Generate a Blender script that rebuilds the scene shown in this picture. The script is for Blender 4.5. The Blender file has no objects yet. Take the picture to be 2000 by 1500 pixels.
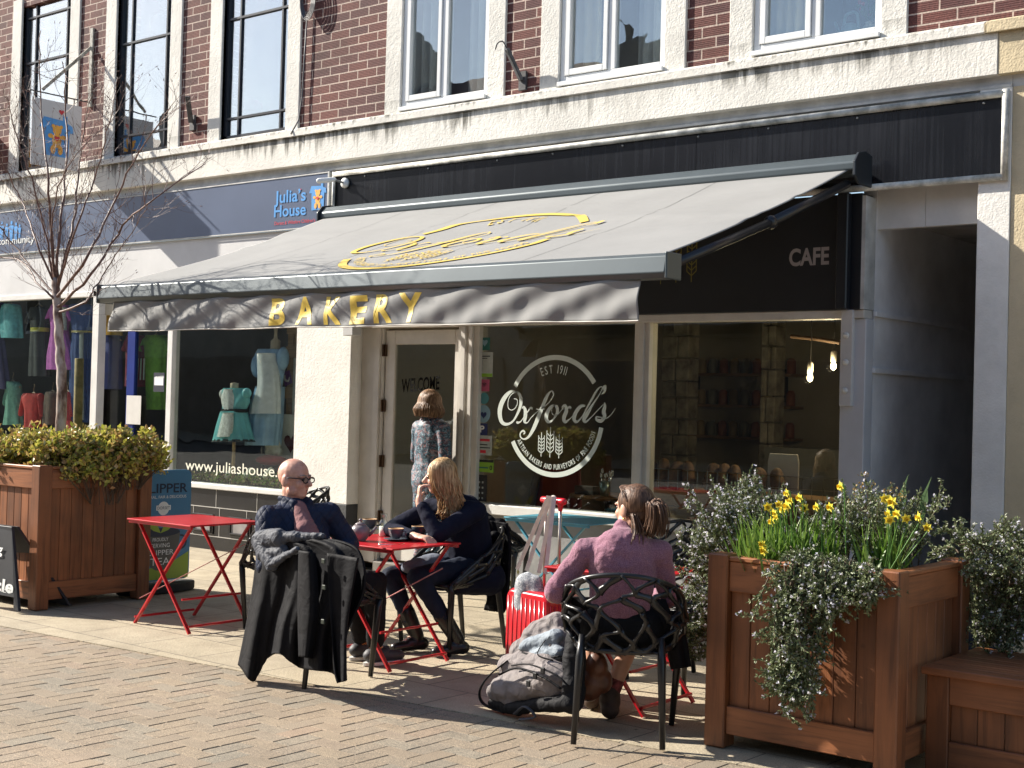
import bpy, math, random
from math import sin, cos, pi, radians, atan2, sqrt, floor
from mathutils import Vector, Matrix, noise
SC = bpy.context.scene
COL = SC.collection
V = Vector
# ------------------------------------------------------------------ camera
FPX, YAW, PITCH, ROLL, CD, CH = 2672.86, 0.6790895, 0.0148211, 0.0271159, 9.02378, 1.57
_f = V((-sin(YAW)*cos(PITCH), cos(YAW)*cos(PITCH), sin(PITCH)))
_r0 = _f.cross(V((0, 0, 1))).normalized(); _u0 = _r0.cross(_f)
CR = _r0*cos(ROLL)+_u0*sin(ROLL); CU = -_r0*sin(ROLL)+_u0*cos(ROLL); CF = _f
CP = V((0, -CD, CH))
cam = bpy.data.cameras.new('camera'); camo = bpy.data.objects.new('camera', cam); COL.objects.link(camo)
camo.matrix_world = Matrix(((CR.x, CU.x, -CF.x, CP.x), (CR.y, CU.y, -CF.y, CP.y), (CR.z, CU.z, -CF.z, CP.z), (0, 0, 0, 1)))
cam.sensor_width = 36; cam.lens = FPX/2000*36; cam.clip_start = .1; cam.clip_end = 500
SC.camera = camo
SC.view_settings.view_transform = 'Standard'; SC.view_settings.look = 'None'; SC.view_settings.gamma = 1
SC.view_settings.exposure = 1.12
try: SC.view_settings.use_curve_mapping = False
except Exception: pass
SUND = V((3.17, 1.0, -2.14)).normalized()          # the way the light travels
w = bpy.data.worlds.new('World'); SC.world = w; w.use_nodes = True
nt = w.node_tree; nt.nodes.clear()
sky = nt.nodes.new('ShaderNodeTexSky'); sky.sky_type = 'NISHITA'; sky.sun_disc = False
sky.sun_elevation = math.asin(-SUND.z); sky.sun_rotation = atan2(-SUND.x, -SUND.y) % (2*pi)
sky.air_density = 1.0; sky.dust_density = 1.0; sky.ozone_density = 1.0
bg = nt.nodes.new('ShaderNodeBackground'); bg.inputs[1].default_value = 0.095
ow = nt.nodes.new('ShaderNodeOutputWorld'); nt.links.new(sky.outputs[0], bg.inputs[0]); nt.links.new(bg.outputs[0], ow.inputs[0])
sl = bpy.data.lights.new('sun', 'SUN'); sl.energy = 5.0; sl.angle = radians(.5); sl.color = (1, .93, .82)
so = bpy.data.objects.new('sun', sl); COL.objects.link(so)
so.rotation_euler = SUND.to_track_quat('-Z', 'Y').to_euler()
def ray(x, y): return CF+CR*((x-1000)/FPX)-CU*((y-750)/FPX)
def FY(x, y, Y=0.):                                  # photo pixel -> point on the plane Y
    d = ray(x, y); return CP+d*((Y-CP.y)/d.y)
def GZ(x, y, Z=0.):
    d = ray(x, y); return CP+d*((Z-CP.z)/d.z)
def PX(x, y, X=0.):
    d = ray(x, y); return CP+d*((X-CP.x)/d.x)
# ------------------------------------------------------------------ helpers
R = random.Random(7)
def tag(o, label=None, cat=None, group=None, kind=None):
    if label: o['label'] = label
    if cat: o['category'] = cat
    if group: o['group'] = group
    if kind: o['kind'] = kind
    return o
def empty(name, loc=(0, 0, 0), rz=0, label=None, cat=None, group=None):
    o = bpy.data.objects.new(name, None); COL.objects.link(o); o.location = loc; o.rotation_euler = (0, 0, rz)
    o.empty_display_size = .1
    return tag(o, label, cat, group)
def copy_tree(o, parent=None):
    c = o.copy(); COL.objects.link(c); c.parent = parent
    for ch in [x for x in COL.objects if x.parent == o]: copy_tree(ch, c)
    return c
def frame(d, up=V((0, 0, 1))):
    d = d.normalized(); s = d.cross(up)
    if s.length < 1e-4: s = d.cross(V((0, 1, 0)))
    s.normalize(); return s, s.cross(d).normalized()
class MB:
    def __init__(s): s.v = []; s.f = []; s.m = []; s.cm = 0
    def add(s, vs, fs):
        b = len(s.v); s.v += [tuple(v) for v in vs]; s.f += [tuple(b+i for i in f) for f in fs]; s.m += [s.cm]*len(fs); return s
    def box(s, x0, x1, y0, y1, z0, z1):
        if x0 > x1: x0, x1 = x1, x0
        if y0 > y1: y0, y1 = y1, y0
        if z0 > z1: z0, z1 = z1, z0
        return s.add([(x0,y0,z0),(x1,y0,z0),(x1,y1,z0),(x0,y1,z0),(x0,y0,z1),(x1,y0,z1),(x1,y1,z1),(x0,y1,z1)],
                     [(0,3,2,1),(4,5,6,7),(0,1,5,4),(1,2,6,5),(2,3,7,6),(3,0,4,7)])
    def bar(s, p, q, w, h, up=V((0, 0, 1))):       # rectangular bar, w along side, h along up
        p, q = V(p), V(q); a, b = frame(q-p, V(up)); a *= w/2; b *= h/2
        return s.add([p-a-b, p+a-b, p+a+b, p-a+b, q-a-b, q+a-b, q+a+b, q-a+b],
                     [(0,1,2,3),(7,6,5,4),(4,5,1,0),(5,6,2,1),(6,7,3,2),(7,4,0,3)])
    def prism(s, pts, vec):                         # planar polygon extruded by vec
        pts = [V(p) for p in pts]; vec = V(vec); n = len(pts)
        nrm = V((0, 0, 0))
        for i in range(n): nrm += pts[i].cross(pts[(i+1) % n])
        if nrm.dot(vec) > 0: pts.reverse()
        vs = pts+[p+vec for p in pts]
        return s.add(vs, [tuple(range(n)), tuple(range(2*n-1, n-1, -1))]+[(i, i+n, (i+1) % n+n, (i+1) % n) for i in range(n)])
    def tube(s, path, r, n=8, cap=True, flat=1.0, up=V((0, 0, 1))):
        path = [V(p) for p in path]; k = len(path)
        rs = r if isinstance(r, (list, tuple)) else [r]*k
        vs = []; a = None
        for i, p in enumerate(path):
            d = (path[min(i+1, k-1)]-path[max(i-1, 0)])
            if d.length < 1e-7: d = V((0, 0, 1))
            d.normalize()
            if a is None: a, b = frame(d, up)
            else:
                a = (a-d*a.dot(d))
                if a.length < 1e-5: a, b = frame(d, up)
                a.normalize(); b = a.cross(d).normalized()
            for j in range(n):
                t = 2*pi*j/n; vs.append(p+(a*cos(t)+b*sin(t)*flat)*rs[i])
        fs = [(i*n+j, i*n+(j+1) % n, (i+1)*n+(j+1) % n, (i+1)*n+j) for i in range(k-1) for j in range(n)]
        if cap: fs += [tuple(range(n-1, -1, -1)), tuple((k-1)*n+j for j in range(n))]
        return s.add(vs, fs)
    def lathe(s, prof, c=(0, 0, 0), n=20, ax=None, sx=1, sy=1):
        c = V(c); k = len(prof); vs = []
        for r, z in prof:
            for j in range(n):
                t = 2*pi*j/n; vs.append(c+V((r*cos(t)*sx, r*sin(t)*sy, z)))
        fs = [(i*n+j, i*n+(j+1) % n, (i+1)*n+(j+1) % n, (i+1)*n+j) for i in range(k-1) for j in range(n)]
        if prof[0][0] > 1e-6: fs.append(tuple(range(n-1, -1, -1)))
        if prof[-1][0] > 1e-6: fs.append(tuple((k-1)*n+j for j in range(n)))
        return s.add(vs, fs)
    def ball(s, c, rx, ry=None, rz=None, n=12, m=8, rot=None):
        ry = ry or rx; rz = rz or rx; c = V(c); vs = []
        for i in range(1, m):
            t = pi*i/m
            for j in range(n):
                a = 2*pi*j/n; q = V((rx*sin(t)*cos(a), ry*sin(t)*sin(a), -rz*cos(t)))
                if rot: q = rot @ q
                vs.append(c+q)
        q = V((0, 0, rz)); q = rot @ q if rot else q
        vs += [c-q, c+q]; b = (m-1)*n
        fs = [(i*n+j, i*n+(j+1) % n, (i+1)*n+(j+1) % n, (i+1)*n+j) for i in range(m-2) for j in range(n)]
        fs += [(b, (j+1) % n, j) for j in range(n)]+[(b+1, (m-2)*n+j, (m-2)*n+(j+1) % n) for j in range(n)]
        return s.add(vs, fs)
    def cap(s, p, q, r0, r1=None, k0=1., side=None, n=14):   # tapered capsule, elliptical: r along side, r*k0 across
        r1 = r0 if r1 is None else r1; p, q = V(p), V(q); d = q-p; L = d.length
        if L < 1e-6: return s.ball(p, r0)
        d /= L
        if side is None: a, b = frame(d)
        else: a = (V(side)-d*V(side).dot(d)).normalized(); b = a.cross(d).normalized()
        rings = []
        for t in (-80, -55, -28): rings.append((sin(radians(t))*r0, cos(radians(t))*r0))
        for i in range(5): rings.append((L*i/4, r0+(r1-r0)*i/4))
        for t in (28, 55, 80): rings.append((L+sin(radians(t))*r1, cos(radians(t))*r1))
        vs = [p+d*z+(a*cos(2*pi*j/n)+b*sin(2*pi*j/n)*k0)*rr for z, rr in rings for j in range(n)]
        k = len(rings)
        fs = [(i*n+j, i*n+(j+1) % n, (i+1)*n+(j+1) % n, (i+1)*n+j) for i in range(k-1) for j in range(n)]
        fs += [tuple(range(n-1, -1, -1)), tuple((k-1)*n+j for j in range(n))]
        return s.add(vs, fs)
    def grid(s, fn, nu, nv, thick=0):
        vs = [V(fn(i/nu, j/nv)) for j in range(nv+1) for i in range(nu+1)]
        s.add(vs, [(j*(nu+1)+i, j*(nu+1)+i+1, (j+1)*(nu+1)+i+1, (j+1)*(nu+1)+i) for j in range(nv) for i in range(nu)])
        return s
    def build(s, name, mat, parent=None, smooth=False, bevel=0, label=None, solid=0, seg=1, angle=None, sub=0, inv=None):
        me = bpy.data.meshes.new(name)
        vs = s.v
        if parent is not None:
            im = parent_inv(parent); vs = [tuple(im @ V(v)) for v in vs]
        me.from_pydata(vs, [], s.f); me.update()
        mats = mat if isinstance(mat, (list, tuple)) else [mat]
        for m in mats: me.materials.append(m)
        if len(mats) > 1: me.polygons.foreach_set('material_index', s.m)
        if smooth: me.polygons.foreach_set('use_smooth', [True]*len(me.polygons))
        o = bpy.data.objects.new(name, me); COL.objects.link(o)
        if parent is not None: o.parent = parent
        if solid:
            md = o.modifiers.new('s', 'SOLIDIFY'); md.thickness = solid; md.offset = 0
        if bevel:
            md = o.modifiers.new('b', 'BEVEL'); md.width = bevel; md.segments = seg; md.limit_method = 'ANGLE'; md.angle_limit = radians(40)
        if sub:
            md = o.modifiers.new('u', 'SUBSURF'); md.levels = sub; md.render_levels = sub
        if label: o['label'] = label
        return o
def world_mat(o):
    m = Matrix.LocRotScale(o.location, o.rotation_euler, o.scale)
    return world_mat(o.parent) @ m if o.parent else m
def parent_inv(o): return world_mat(o).inverted()
def spl(pts, n=8, closed=False):                     # Catmull-Rom through points of any dimension
    P = [tuple(p) for p in pts]; k = len(P); out = []; D = len(P[0])
    for i in range(k if closed else k-1):
        g = (lambda j: P[j % k]) if closed else (lambda j: P[max(0, min(k-1, j))])
        a, b, c, d = g(i-1), g(i), g(i+1), g(i+2)
        for t in range(n):
            t /= n
            out.append(tuple(.5*(2*b[m]+(c[m]-a[m])*t+(2*a[m]-5*b[m]+4*c[m]-d[m])*t*t+(3*b[m]-a[m]-3*c[m]+d[m])*t**3) for m in range(D)))
    if not closed: out.append(P[-1])
    return out
# ------------------------------------------------------------------ materials
_mc = {}
def mat(name, col=(.5, .5, .5), rough=.6, metal=0, var=.12, vs=6, bump=0, bs=40, spec=.5, coat=0, trans=0, emis=None, es=0, alpha=1, sheen=0, vdark=None, bd=.01, stretch=(1, 1, 1), detail=6, sss=0):
    if name in _mc: return _mc[name]
    m = bpy.data.materials.new(name); m.use_nodes = True; n = m.node_tree.nodes; l = m.node_tree.links
    b = n['Principled BSDF']
    b.inputs['Base Color'].default_value = (*col, 1); b.inputs['Roughness'].default_value = rough
    b.inputs['Metallic'].default_value = metal; b.inputs['Specular IOR Level'].default_value = spec
    if coat: b.inputs['Coat Weight'].default_value = coat; b.inputs['Coat Roughness'].default_value = .1
    if trans: b.inputs['Transmission Weight'].default_value = trans
    if sss: b.inputs['Subsurface Weight'].default_value = sss; b.inputs['Subsurface Radius'].default_value = (.02, .008, .004)
    if emis: b.inputs['Emission Color'].default_value = (*emis, 1); b.inputs['Emission Strength'].default_value = es
    if alpha < 1: b.inputs['Alpha'].default_value = alpha
    if sheen: b.inputs['Sheen Weight'].default_value = sheen
    tc = n.new('ShaderNodeTexCoord'); mp = n.new('ShaderNodeMapping'); mp.inputs['Scale'].default_value = stretch
    l.new(tc.outputs['Object'], mp.inputs[0])
    if var:
        nz = n.new('ShaderNodeTexNoise'); nz.inputs['Scale'].default_value = vs; nz.inputs['Detail'].default_value = detail; nz.inputs['Roughness'].default_value = .6
        l.new(mp.outputs[0], nz.inputs['Vector'])
        rp = n.new('ShaderNodeValToRGB'); rp.color_ramp.elements[0].position = .3; rp.color_ramp.elements[1].position = .7
        d = vdark or tuple(c*(1-var*2) for c in col)
        rp.color_ramp.elements[0].color = (*d, 1); rp.color_ramp.elements[1].color = (*[min(1, c*(1+var)) for c in col], 1)
        l.new(nz.outputs['Fac'], rp.inputs[0]); l.new(rp.outputs[0], b.inputs['Base Color'])
    if bump:
        nz = n.new('ShaderNodeTexNoise'); nz.inputs['Scale'].default_value = bs; nz.inputs['Detail'].default_value = 4
        l.new(mp.outputs[0], nz.inputs['Vector'])
        bp = n.new('ShaderNodeBump'); bp.inputs['Strength'].default_value = bump; bp.inputs['Distance'].default_value = bd
        l.new(nz.outputs['Fac'], bp.inputs['Height']); l.new(bp.outputs[0], b.inputs['Normal'])
    _mc[name] = m; return m
def nodes(m): return m.node_tree.nodes, m.node_tree.links, m.node_tree.nodes['Principled BSDF']
def ramp(n, l, src, stops):
    rp = n.new('ShaderNodeValToRGB'); e = rp.color_ramp.elements
    while len(e) < len(stops): e.new(.5)
    for i, (p, c) in enumerate(stops):
        e[i].position = p; e[i].color = (*c, 1) if len(c) == 3 else c
    l.new(src, rp.inputs[0]); return rp.outputs[0]
def mth(n, l, op, a, b=None, c=None, clamp=False):
    x = n.new('ShaderNodeMath'); x.operation = op; x.use_clamp = clamp
    for i, q in enumerate((a, b, c)):
        if q is None: continue
        if isinstance(q, (int, float)): x.inputs[i].default_value = q
        else: l.new(q, x.inputs[i])
    return x.outputs[0]
def mixc(n, l, fac, a, b, mode='MIX'):
    x = n.new('ShaderNodeMix'); x.data_type = 'RGBA'; x.blend_type = mode
    for q, i in ((fac, 0), (a, 6), (b, 7)):
        if isinstance(q, (int, float)): x.inputs[i].default_value = q
        elif isinstance(q, tuple): x.inputs[i].default_value = (*q, 1)
        else: l.new(q, x.inputs[i])
    return x.outputs[2]
def glassmat(name, refl=.06, tint=(.92, .96, .94), wob=0, boost=0, rough=0.):
    m = bpy.data.materials.new(name); m.use_nodes = True; n = m.node_tree.nodes; l = m.node_tree.links
    n.remove(n['Principled BSDF']); out = n['Material Output']
    tr = n.new('ShaderNodeBsdfTransparent'); tr.inputs[0].default_value = (*tint, 1)
    gl = n.new('ShaderNodeBsdfGlossy'); gl.inputs['Roughness'].default_value = rough
    fr = n.new('ShaderNodeLayerWeight'); fr.inputs['Blend'].default_value = .5
    f = mth(n, l, 'POWER', fr.outputs['Facing'], 4.5); f = mth(n, l, 'MULTIPLY_ADD', f, .9, refl+boost, True)
    mx = n.new('ShaderNodeMixShader'); l.new(f, mx.inputs[0]); l.new(tr.outputs[0], mx.inputs[1]); l.new(gl.outputs[0], mx.inputs[2])
    l.new(mx.outputs[0], out.inputs[0])
    if wob:
        tc = n.new('ShaderNodeTexCoord'); nz = n.new('ShaderNodeTexNoise'); nz.inputs['Scale'].default_value = 2.5; nz.inputs['Detail'].default_value = 1
        l.new(tc.outputs['Object'], nz.inputs['Vector'])
        bp = n.new('ShaderNodeBump'); bp.inputs['Strength'].default_value = wob; bp.inputs['Distance'].default_value = .05
        l.new(nz.outputs['Fac'], bp.inputs['Height']); l.new(bp.outputs[0], gl.inputs['Normal']); l.new(bp.outputs[0], fr.inputs['Normal'])
    return m
# stucco: white painted render with orange-peel bump and rain streaks under ledges (Z bands given)
def stucco(name, col, streaks=(), bump=.5, dirt=.35):
    m = mat(name, col, .85, 0, 0); n, l, b = nodes(m)
    tc = n.new('ShaderNodeTexCoord'); sep = n.new('ShaderNodeSeparateXYZ'); l.new(tc.outputs['Object'], sep.inputs[0])
    nz = n.new('ShaderNodeTexNoise'); nz.inputs['Scale'].default_value = 75; nz.inputs['Detail'].default_value = 3; l.new(tc.outputs['Object'], nz.inputs['Vector'])
    nb = n.new('ShaderNodeTexNoise'); nb.inputs['Scale'].default_value = 30; nb.inputs['Detail'].default_value = 6; l.new(tc.outputs['Object'], nb.inputs['Vector'])
    h = mth(n, l, 'ADD', nz.outputs['Fac'], nb.outputs['Fac'])
    bp = n.new('ShaderNodeBump'); bp.inputs['Strength'].default_value = bump; bp.inputs['Distance'].default_value = .004
    l.new(h, bp.inputs['Height']); l.new(bp.outputs[0], b.inputs['Normal'])
    big = n.new('ShaderNodeTexNoise'); big.inputs['Scale'].default_value = 1.6; big.inputs['Detail'].default_value = 8; big.inputs['Roughness'].default_value = .7
    l.new(tc.outputs['Object'], big.inputs['Vector'])
    c = ramp(n, l, big.outputs['Fac'], [(.3, tuple(x*.78 for x in col)), (.6, col)])
    mp = n.new('ShaderNodeMapping'); mp.inputs['Scale'].default_value = (26, 26, 1.6); l.new(tc.outputs['Object'], mp.inputs[0])
    st = n.new('ShaderNodeTexNoise'); st.inputs['Scale'].default_value = 1; st.inputs['Detail'].default_value = 5; l.new(mp.outputs[0], st.inputs['Vector'])
    pk = n.new('ShaderNodeTexNoise'); pk.inputs['Scale'].default_value = 1.1; pk.inputs['Detail'].default_value = 2; l.new(tc.outputs['Object'], pk.inputs['Vector'])
    pkf = ramp(n, l, pk.outputs['Fac'], [(.36, (0, 0, 0)), (.56, (1, 1, 1))])
    for (zt, L, amt) in streaks:
        q = mth(n, l, 'SUBTRACT', zt, sep.outputs[2]); q = mth(n, l, 'DIVIDE', q, L)          # 0 at the ledge, 1 where it ends
        on = mth(n, l, 'GREATER_THAN', q, -.02)
        fall = mth(n, l, 'SUBTRACT', 1, q, clamp=True)
        th = mth(n, l, 'MULTIPLY_ADD', fall, .42, st.outputs['Fac']); th = mth(n, l, 'SUBTRACT', th, .72); th = mth(n, l, 'MULTIPLY', th, 5, clamp=True)
        f = mth(n, l, 'MULTIPLY', th, on); f = mth(n, l, 'MULTIPLY', f, amt)
        pf = mth(n, l, 'MULTIPLY_ADD', pkf, .8, .2); f = mth(n, l, 'MULTIPLY', f, pf)
        c = mixc(n, l, f, c, (.11, .105, .085))
    l.new(c, b.inputs['Base Color']); return m
def brickmat():
    m = mat('brick', (.2, .06, .045), .85, 0, 0); n, l, b = nodes(m)
    tc = n.new('ShaderNodeTexCoord'); sep = n.new('ShaderNodeSeparateXYZ'); l.new(tc.outputs['Object'], sep.inputs[0])
    cb = n.new('ShaderNodeCombineXYZ'); l.new(sep.outputs[0], cb.inputs[0]); l.new(sep.outputs[2], cb.inputs[1])
    br = n.new('ShaderNodeTexBrick'); l.new(cb.outputs[0], br.inputs['Vector']); br.inputs['Scale'].default_value = 1
    br.inputs['Brick Width'].default_value = .25; br.inputs['Row Height'].default_value = .0834; br.inputs['Mortar Size'].default_value = .006
    br.inputs['Mortar Smooth'].default_value = .15; br.inputs['Bias'].default_value = -.1
    br.inputs['Color1'].default_value = (.15, .052, .042, 1); br.inputs['Color2'].default_value = (.085, .034, .036, 1); br.inputs['Mortar'].default_value = (.52, .42, .36, 1)
    nz = n.new('ShaderNodeTexNoise'); nz.inputs['Scale'].default_value = 60; nz.inputs['Detail'].default_value = 5; l.new(tc.outputs['Object'], nz.inputs['Vector'])
    c = mixc(n, l, .55, br.outputs['Color'], ramp(n, l, nz.outputs['Fac'], [(.35, (.45, .45, .45)), (.65, (1.4, 1.35, 1.3))]), 'MULTIPLY')
    l.new(c, b.inputs['Base Color'])
    lf = n.new('ShaderNodeTexNoise'); lf.inputs['Scale'].default_value = 1.7; lf.inputs['Detail'].default_value = 7; lf.inputs['Roughness'].default_value = .7; l.new(tc.outputs['Object'], lf.inputs['Vector'])
    c = mixc(n, l, .85, c, ramp(n, l, lf.outputs['Fac'], [(.32, (.55, .52, .5)), (.5, (1, 1, 1)), (.7, (1.25, 1.2, 1.15))]), 'MULTIPLY'); l.new(c, b.inputs['Base Color'])
    wv = n.new('ShaderNodeTexWave'); wv.bands_direction = 'Z'; wv.inputs['Scale'].default_value = 22; wv.inputs['Distortion'].default_value = 2; wv.inputs['Detail'].default_value = 2
    mp = n.new('ShaderNodeMapping'); mp.inputs['Scale'].default_value = (.2, 1, 1); l.new(tc.outputs['Object'], mp.inputs[0]); l.new(mp.outputs[0], wv.inputs['Vector'])
    h = mth(n, l, 'MULTIPLY', wv.outputs['Fac'], .35); h = mth(n, l, 'MULTIPLY_ADD', nz.outputs['Fac'], .5, h)
    inv = mth(n, l, 'SUBTRACT', 1, br.outputs['Fac']); h = mth(n, l, 'MULTIPLY', h, inv); h = mth(n, l, 'MULTIPLY_ADD', inv, .6, h)
    bp = n.new('ShaderNodeBump'); bp.inputs['Strength'].default_value = 1; bp.inputs['Distance'].default_value = .004
    l.new(h, bp.inputs['Height']); l.new(bp.outputs[0], b.inputs['Normal']); return m
def woodmat(name, col, dark, axis=2, plank=None, rough=.55, coat=0):
    m = mat(name, col, rough, 0, 0, coat=coat); n, l, b = nodes(m)
    tc = n.new('ShaderNodeTexCoord'); mp = n.new('ShaderNodeMapping'); s = [14, 14, 14]; s[axis] = .9; mp.inputs['Scale'].default_value = s
    l.new(tc.outputs['Object'], mp.inputs[0])
    nz = n.new('ShaderNodeTexNoise'); nz.inputs['Scale'].default_value = 1.6; nz.inputs['Detail'].default_value = 8; nz.inputs['Roughness'].default_value = .65; nz.inputs['Distortion'].default_value = 1.2
    l.new(mp.outputs[0], nz.inputs['Vector'])
    c = ramp(n, l, nz.outputs['Fac'], [(.28, dark), (.5, col), (.75, tuple(x*1.25 for x in col))])
    big = n.new('ShaderNodeTexNoise'); big.inputs['Scale'].default_value = 2.3; big.inputs['Detail'].default_value = 5; l.new(tc.outputs['Object'], big.inputs['Vector'])
    c = mixc(n, l, .8, c, ramp(n, l, big.outputs['Fac'], [(.3, (.5, .48, .46)), (.6, (1.1, 1.1, 1.1))]), 'MULTIPLY')
    kn = n.new('ShaderNodeTexVoronoi'); kn.inputs['Scale'].default_value = 3.6; kn.inputs['Randomness'].default_value = 1; l.new(tc.outputs['Object'], kn.inputs['Vector'])
    c = mixc(n, l, 1., c, ramp(n, l, kn.outputs['Distance'], [(.03, (.3, .28, .27)), (.075, (1, 1, 1))]), 'MULTIPLY')
    if plank:
        oi = n.new('ShaderNodeObjectInfo'); at = n.new('ShaderNodeAttribute'); at.attribute_name = 'rnd'
        c = mixc(n, l, .75, c, ramp(n, l, at.outputs['Fac'], [(0, (.52, .5, .48)), (1, (1.3, 1.26, 1.2))]), 'MULTIPLY')
    l.new(c, b.inputs['Base Color'])
    bp = n.new('ShaderNodeBump'); bp.inputs['Strength'].default_value = .35; bp.inputs['Distance'].default_value = .004
    l.new(nz.outputs['Fac'], bp.inputs['Height']); l.new(bp.outputs[0], b.inputs['Normal']); return m
def rnd_attr(o, per):                                  # a random value per piece (per = faces of one piece)
    a = o.data.attributes.new('rnd', 'FLOAT', 'FACE'); r = random.Random(3); n = len(o.data.polygons)
    vals = []
    while len(vals) < n: vals += [r.random()]*per
    a.data.foreach_set('value', vals[:n])
# ------------------------------------------------------------------ lettering
def text2d(s, size=1., bold=0., sx=1., shear=0., align='LEFT', spacing=1.):
    cu = bpy.data.curves.new('t', 'FONT'); cu.body = s; cu.size = size; cu.offset = bold*size; cu.shear = shear; cu.align_x = align
    cu.space_character = spacing; cu.resolution_u = 4
    o = bpy.data.objects.new('t', cu); COL.objects.link(o)
    bpy.context.view_layer.update()
    me = o.evaluated_get(bpy.context.evaluated_depsgraph_get()).to_mesh()
    vs = [(v.co.x*sx, v.co.y) for v in me.vertices]; fs = [tuple(p.vertices) for p in me.polygons]
    COL.objects.unlink(o); bpy.data.objects.remove(o); bpy.data.curves.remove(cu)
    return vs, fs
def width2d(vs): return max(v[0] for v in vs)-min(v[0] for v in vs) if vs else 0
def put_text(mb, s, fn, size, **kw):                   # fn maps the flat letter plane to 3D
    vs, fs = text2d(s, size, **kw); mb.add([fn(x, y) for x, y in vs], fs); return width2d(vs)
def plane_fn(o, r, u): o, r, u = V(o), V(r), V(u); return lambda x, y: o+r*x+u*y
def ribbon(mb, pts, fn, w=None):                      # pts: (x, y, width) stroke
    P = pts; k = len(P); L = []; Rr = []
    for i in range(k):
        a = P[max(i-1, 0)]; b = P[min(i+1, k-1)]; dx, dy = b[0]-a[0], b[1]-a[1]; q = math.hypot(dx, dy) or 1
        ww = (P[i][2] if w is None else w)/2
        L.append(fn(P[i][0]-dy/q*ww, P[i][1]+dx/q*ww)); Rr.append(fn(P[i][0]+dy/q*ww, P[i][1]-dx/q*ww))
    mb.add(L+Rr, [(i+k, i+1+k, i+1, i) for i in range(k-1)])
def poly2(mb, pts, fn): mb.add([fn(x, y) for x, y in pts], [tuple(range(len(pts)))])
def arc2(mb, cx, cy, r0, r1, a0, a1, fn, n=48):
    vs = []
    for i in range(n+1):
        a = radians(a0+(a1-a0)*i/n); vs += [fn(cx+r0*cos(a), cy+r0*sin(a)), fn(cx+r1*cos(a), cy+r1*sin(a))]
    mb.add(vs, [(2*i, 2*i+1, 2*i+3, 2*i+2) for i in range(n)])
def arctext(mb, s, cx, cy, r, a0, a1, fn, size, inward=False, **kw):   # letters along an arc from a0 to a1 (degrees)
    ws = []
    for ch in s:
        vs, fs = text2d(ch, size, **kw) if ch != ' ' else ([], [])
        ws.append((width2d(vs) or size*.18, vs, fs))
    tot = sum(x[0] for x in ws)+size*.1*(len(s)-1); pos = 0
    for wd, vs, fs in ws:
        t = (pos+wd/2)/tot; a = radians(a0+(a1-a0)*t)
        if vs:
            x0 = min(v[0] for v in vs); e = (V((-sin(a), cos(a))) if a1 > a0 else V((sin(a), -cos(a))))
            up = V((-cos(a), -sin(a))) if inward else V((cos(a), sin(a))); o = V((cx+r*cos(a), cy+r*sin(a)))
            mb.add([fn(*(o+e*(x-x0-wd/2)+up*y)) for x, y in vs], fs)
        pos += wd+size*.1
# ------------------------------------------------------------------ ground
def struct(o): o['kind'] = 'structure'; return o
m_ground = mat('tarmac', (.09, .085, .08), .9, 0, .2, 2)
g = MB(); g.add([(-200, -200, -.06), (200, -200, -.06), (200, 200, -.06), (-200, 200, -.06)], [(0, 1, 2, 3)]); struct(g.build('ground', m_ground))
def flagmat():
    m = mat('flagstone', (.4, .35, .28), .85, 0, 0); n, l, b = nodes(m)
    tc = n.new('ShaderNodeTexCoord')
    mp = n.new('ShaderNodeMapping'); mp.inputs['Location'].default_value = (.32, .2, 0); l.new(tc.outputs['Object'], mp.inputs[0])
    br = n.new('ShaderNodeTexBrick'); l.new(mp.outputs[0], br.inputs['Vector']); br.inputs['Scale'].default_value = 1
    br.inputs['Brick Width'].default_value = .6; br.inputs['Row Height'].default_value = .45; br.inputs['Mortar Size'].default_value = .004; br.inputs['Mortar Smooth'].default_value = .3
    br.inputs['Color1'].default_value = (.43, .37, .265, 1); br.inputs['Color2'].default_value = (.37, .32, .235, 1); br.inputs['Mortar'].default_value = (.09, .08, .065, 1)
    f1 = n.new('ShaderNodeTexNoise'); f1.inputs['Scale'].default_value = 170; f1.inputs['Detail'].default_value = 3; l.new(tc.outputs['Object'], f1.inputs['Vector'])
    f2 = n.new('ShaderNodeTexNoise'); f2.inputs['Scale'].default_value = 3; f2.inputs['Detail'].default_value = 8; f2.inputs['Roughness'].default_value = .7; l.new(tc.outputs['Object'], f2.inputs['Vector'])
    c = mixc(n, l, .8, br.outputs['Color'], ramp(n, l, f1.outputs['Fac'], [(.32, (.42, .42, .42)), (.68, (1.5, 1.47, 1.42))]), 'MULTIPLY')
    c = mixc(n, l, .8, c, ramp(n, l, f2.outputs['Fac'], [(.3, (.66, .64, .62)), (.65, (1.1, 1.1, 1.1))]), 'MULTIPLY')
    sp = n.new('ShaderNodeTexVoronoi'); sp.inputs['Scale'].default_value = 2.2; l.new(tc.outputs['Object'], sp.inputs['Vector'])
    c = mixc(n, l, 1., c, ramp(n, l, sp.outputs['Distance'], [(.018, (.35, .33, .3)), (.035, (1, 1, 1))]), 'MULTIPLY')
    l.new(c, b.inputs['Base Color'])
    f3 = n.new('ShaderNodeTexNoise'); f3.inputs['Scale'].default_value = 55; f3.inputs['Detail'].default_value = 5; l.new(tc.outputs['Object'], f3.inputs['Vector'])
    h = mth(n, l, 'MULTIPLY_ADD', br.outputs['Fac'], -1.2, f3.outputs['Fac'])
    bp = n.new('ShaderNodeBump'); bp.inputs['Strength'].default_value = .7; bp.inputs['Distance'].default_value = .006; l.new(h, bp.inputs['Height']); l.new(bp.outputs[0], b.inputs['Normal'])
    return m
def edgeY(x): return -3.62+.0733*(x+3.05)
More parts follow.
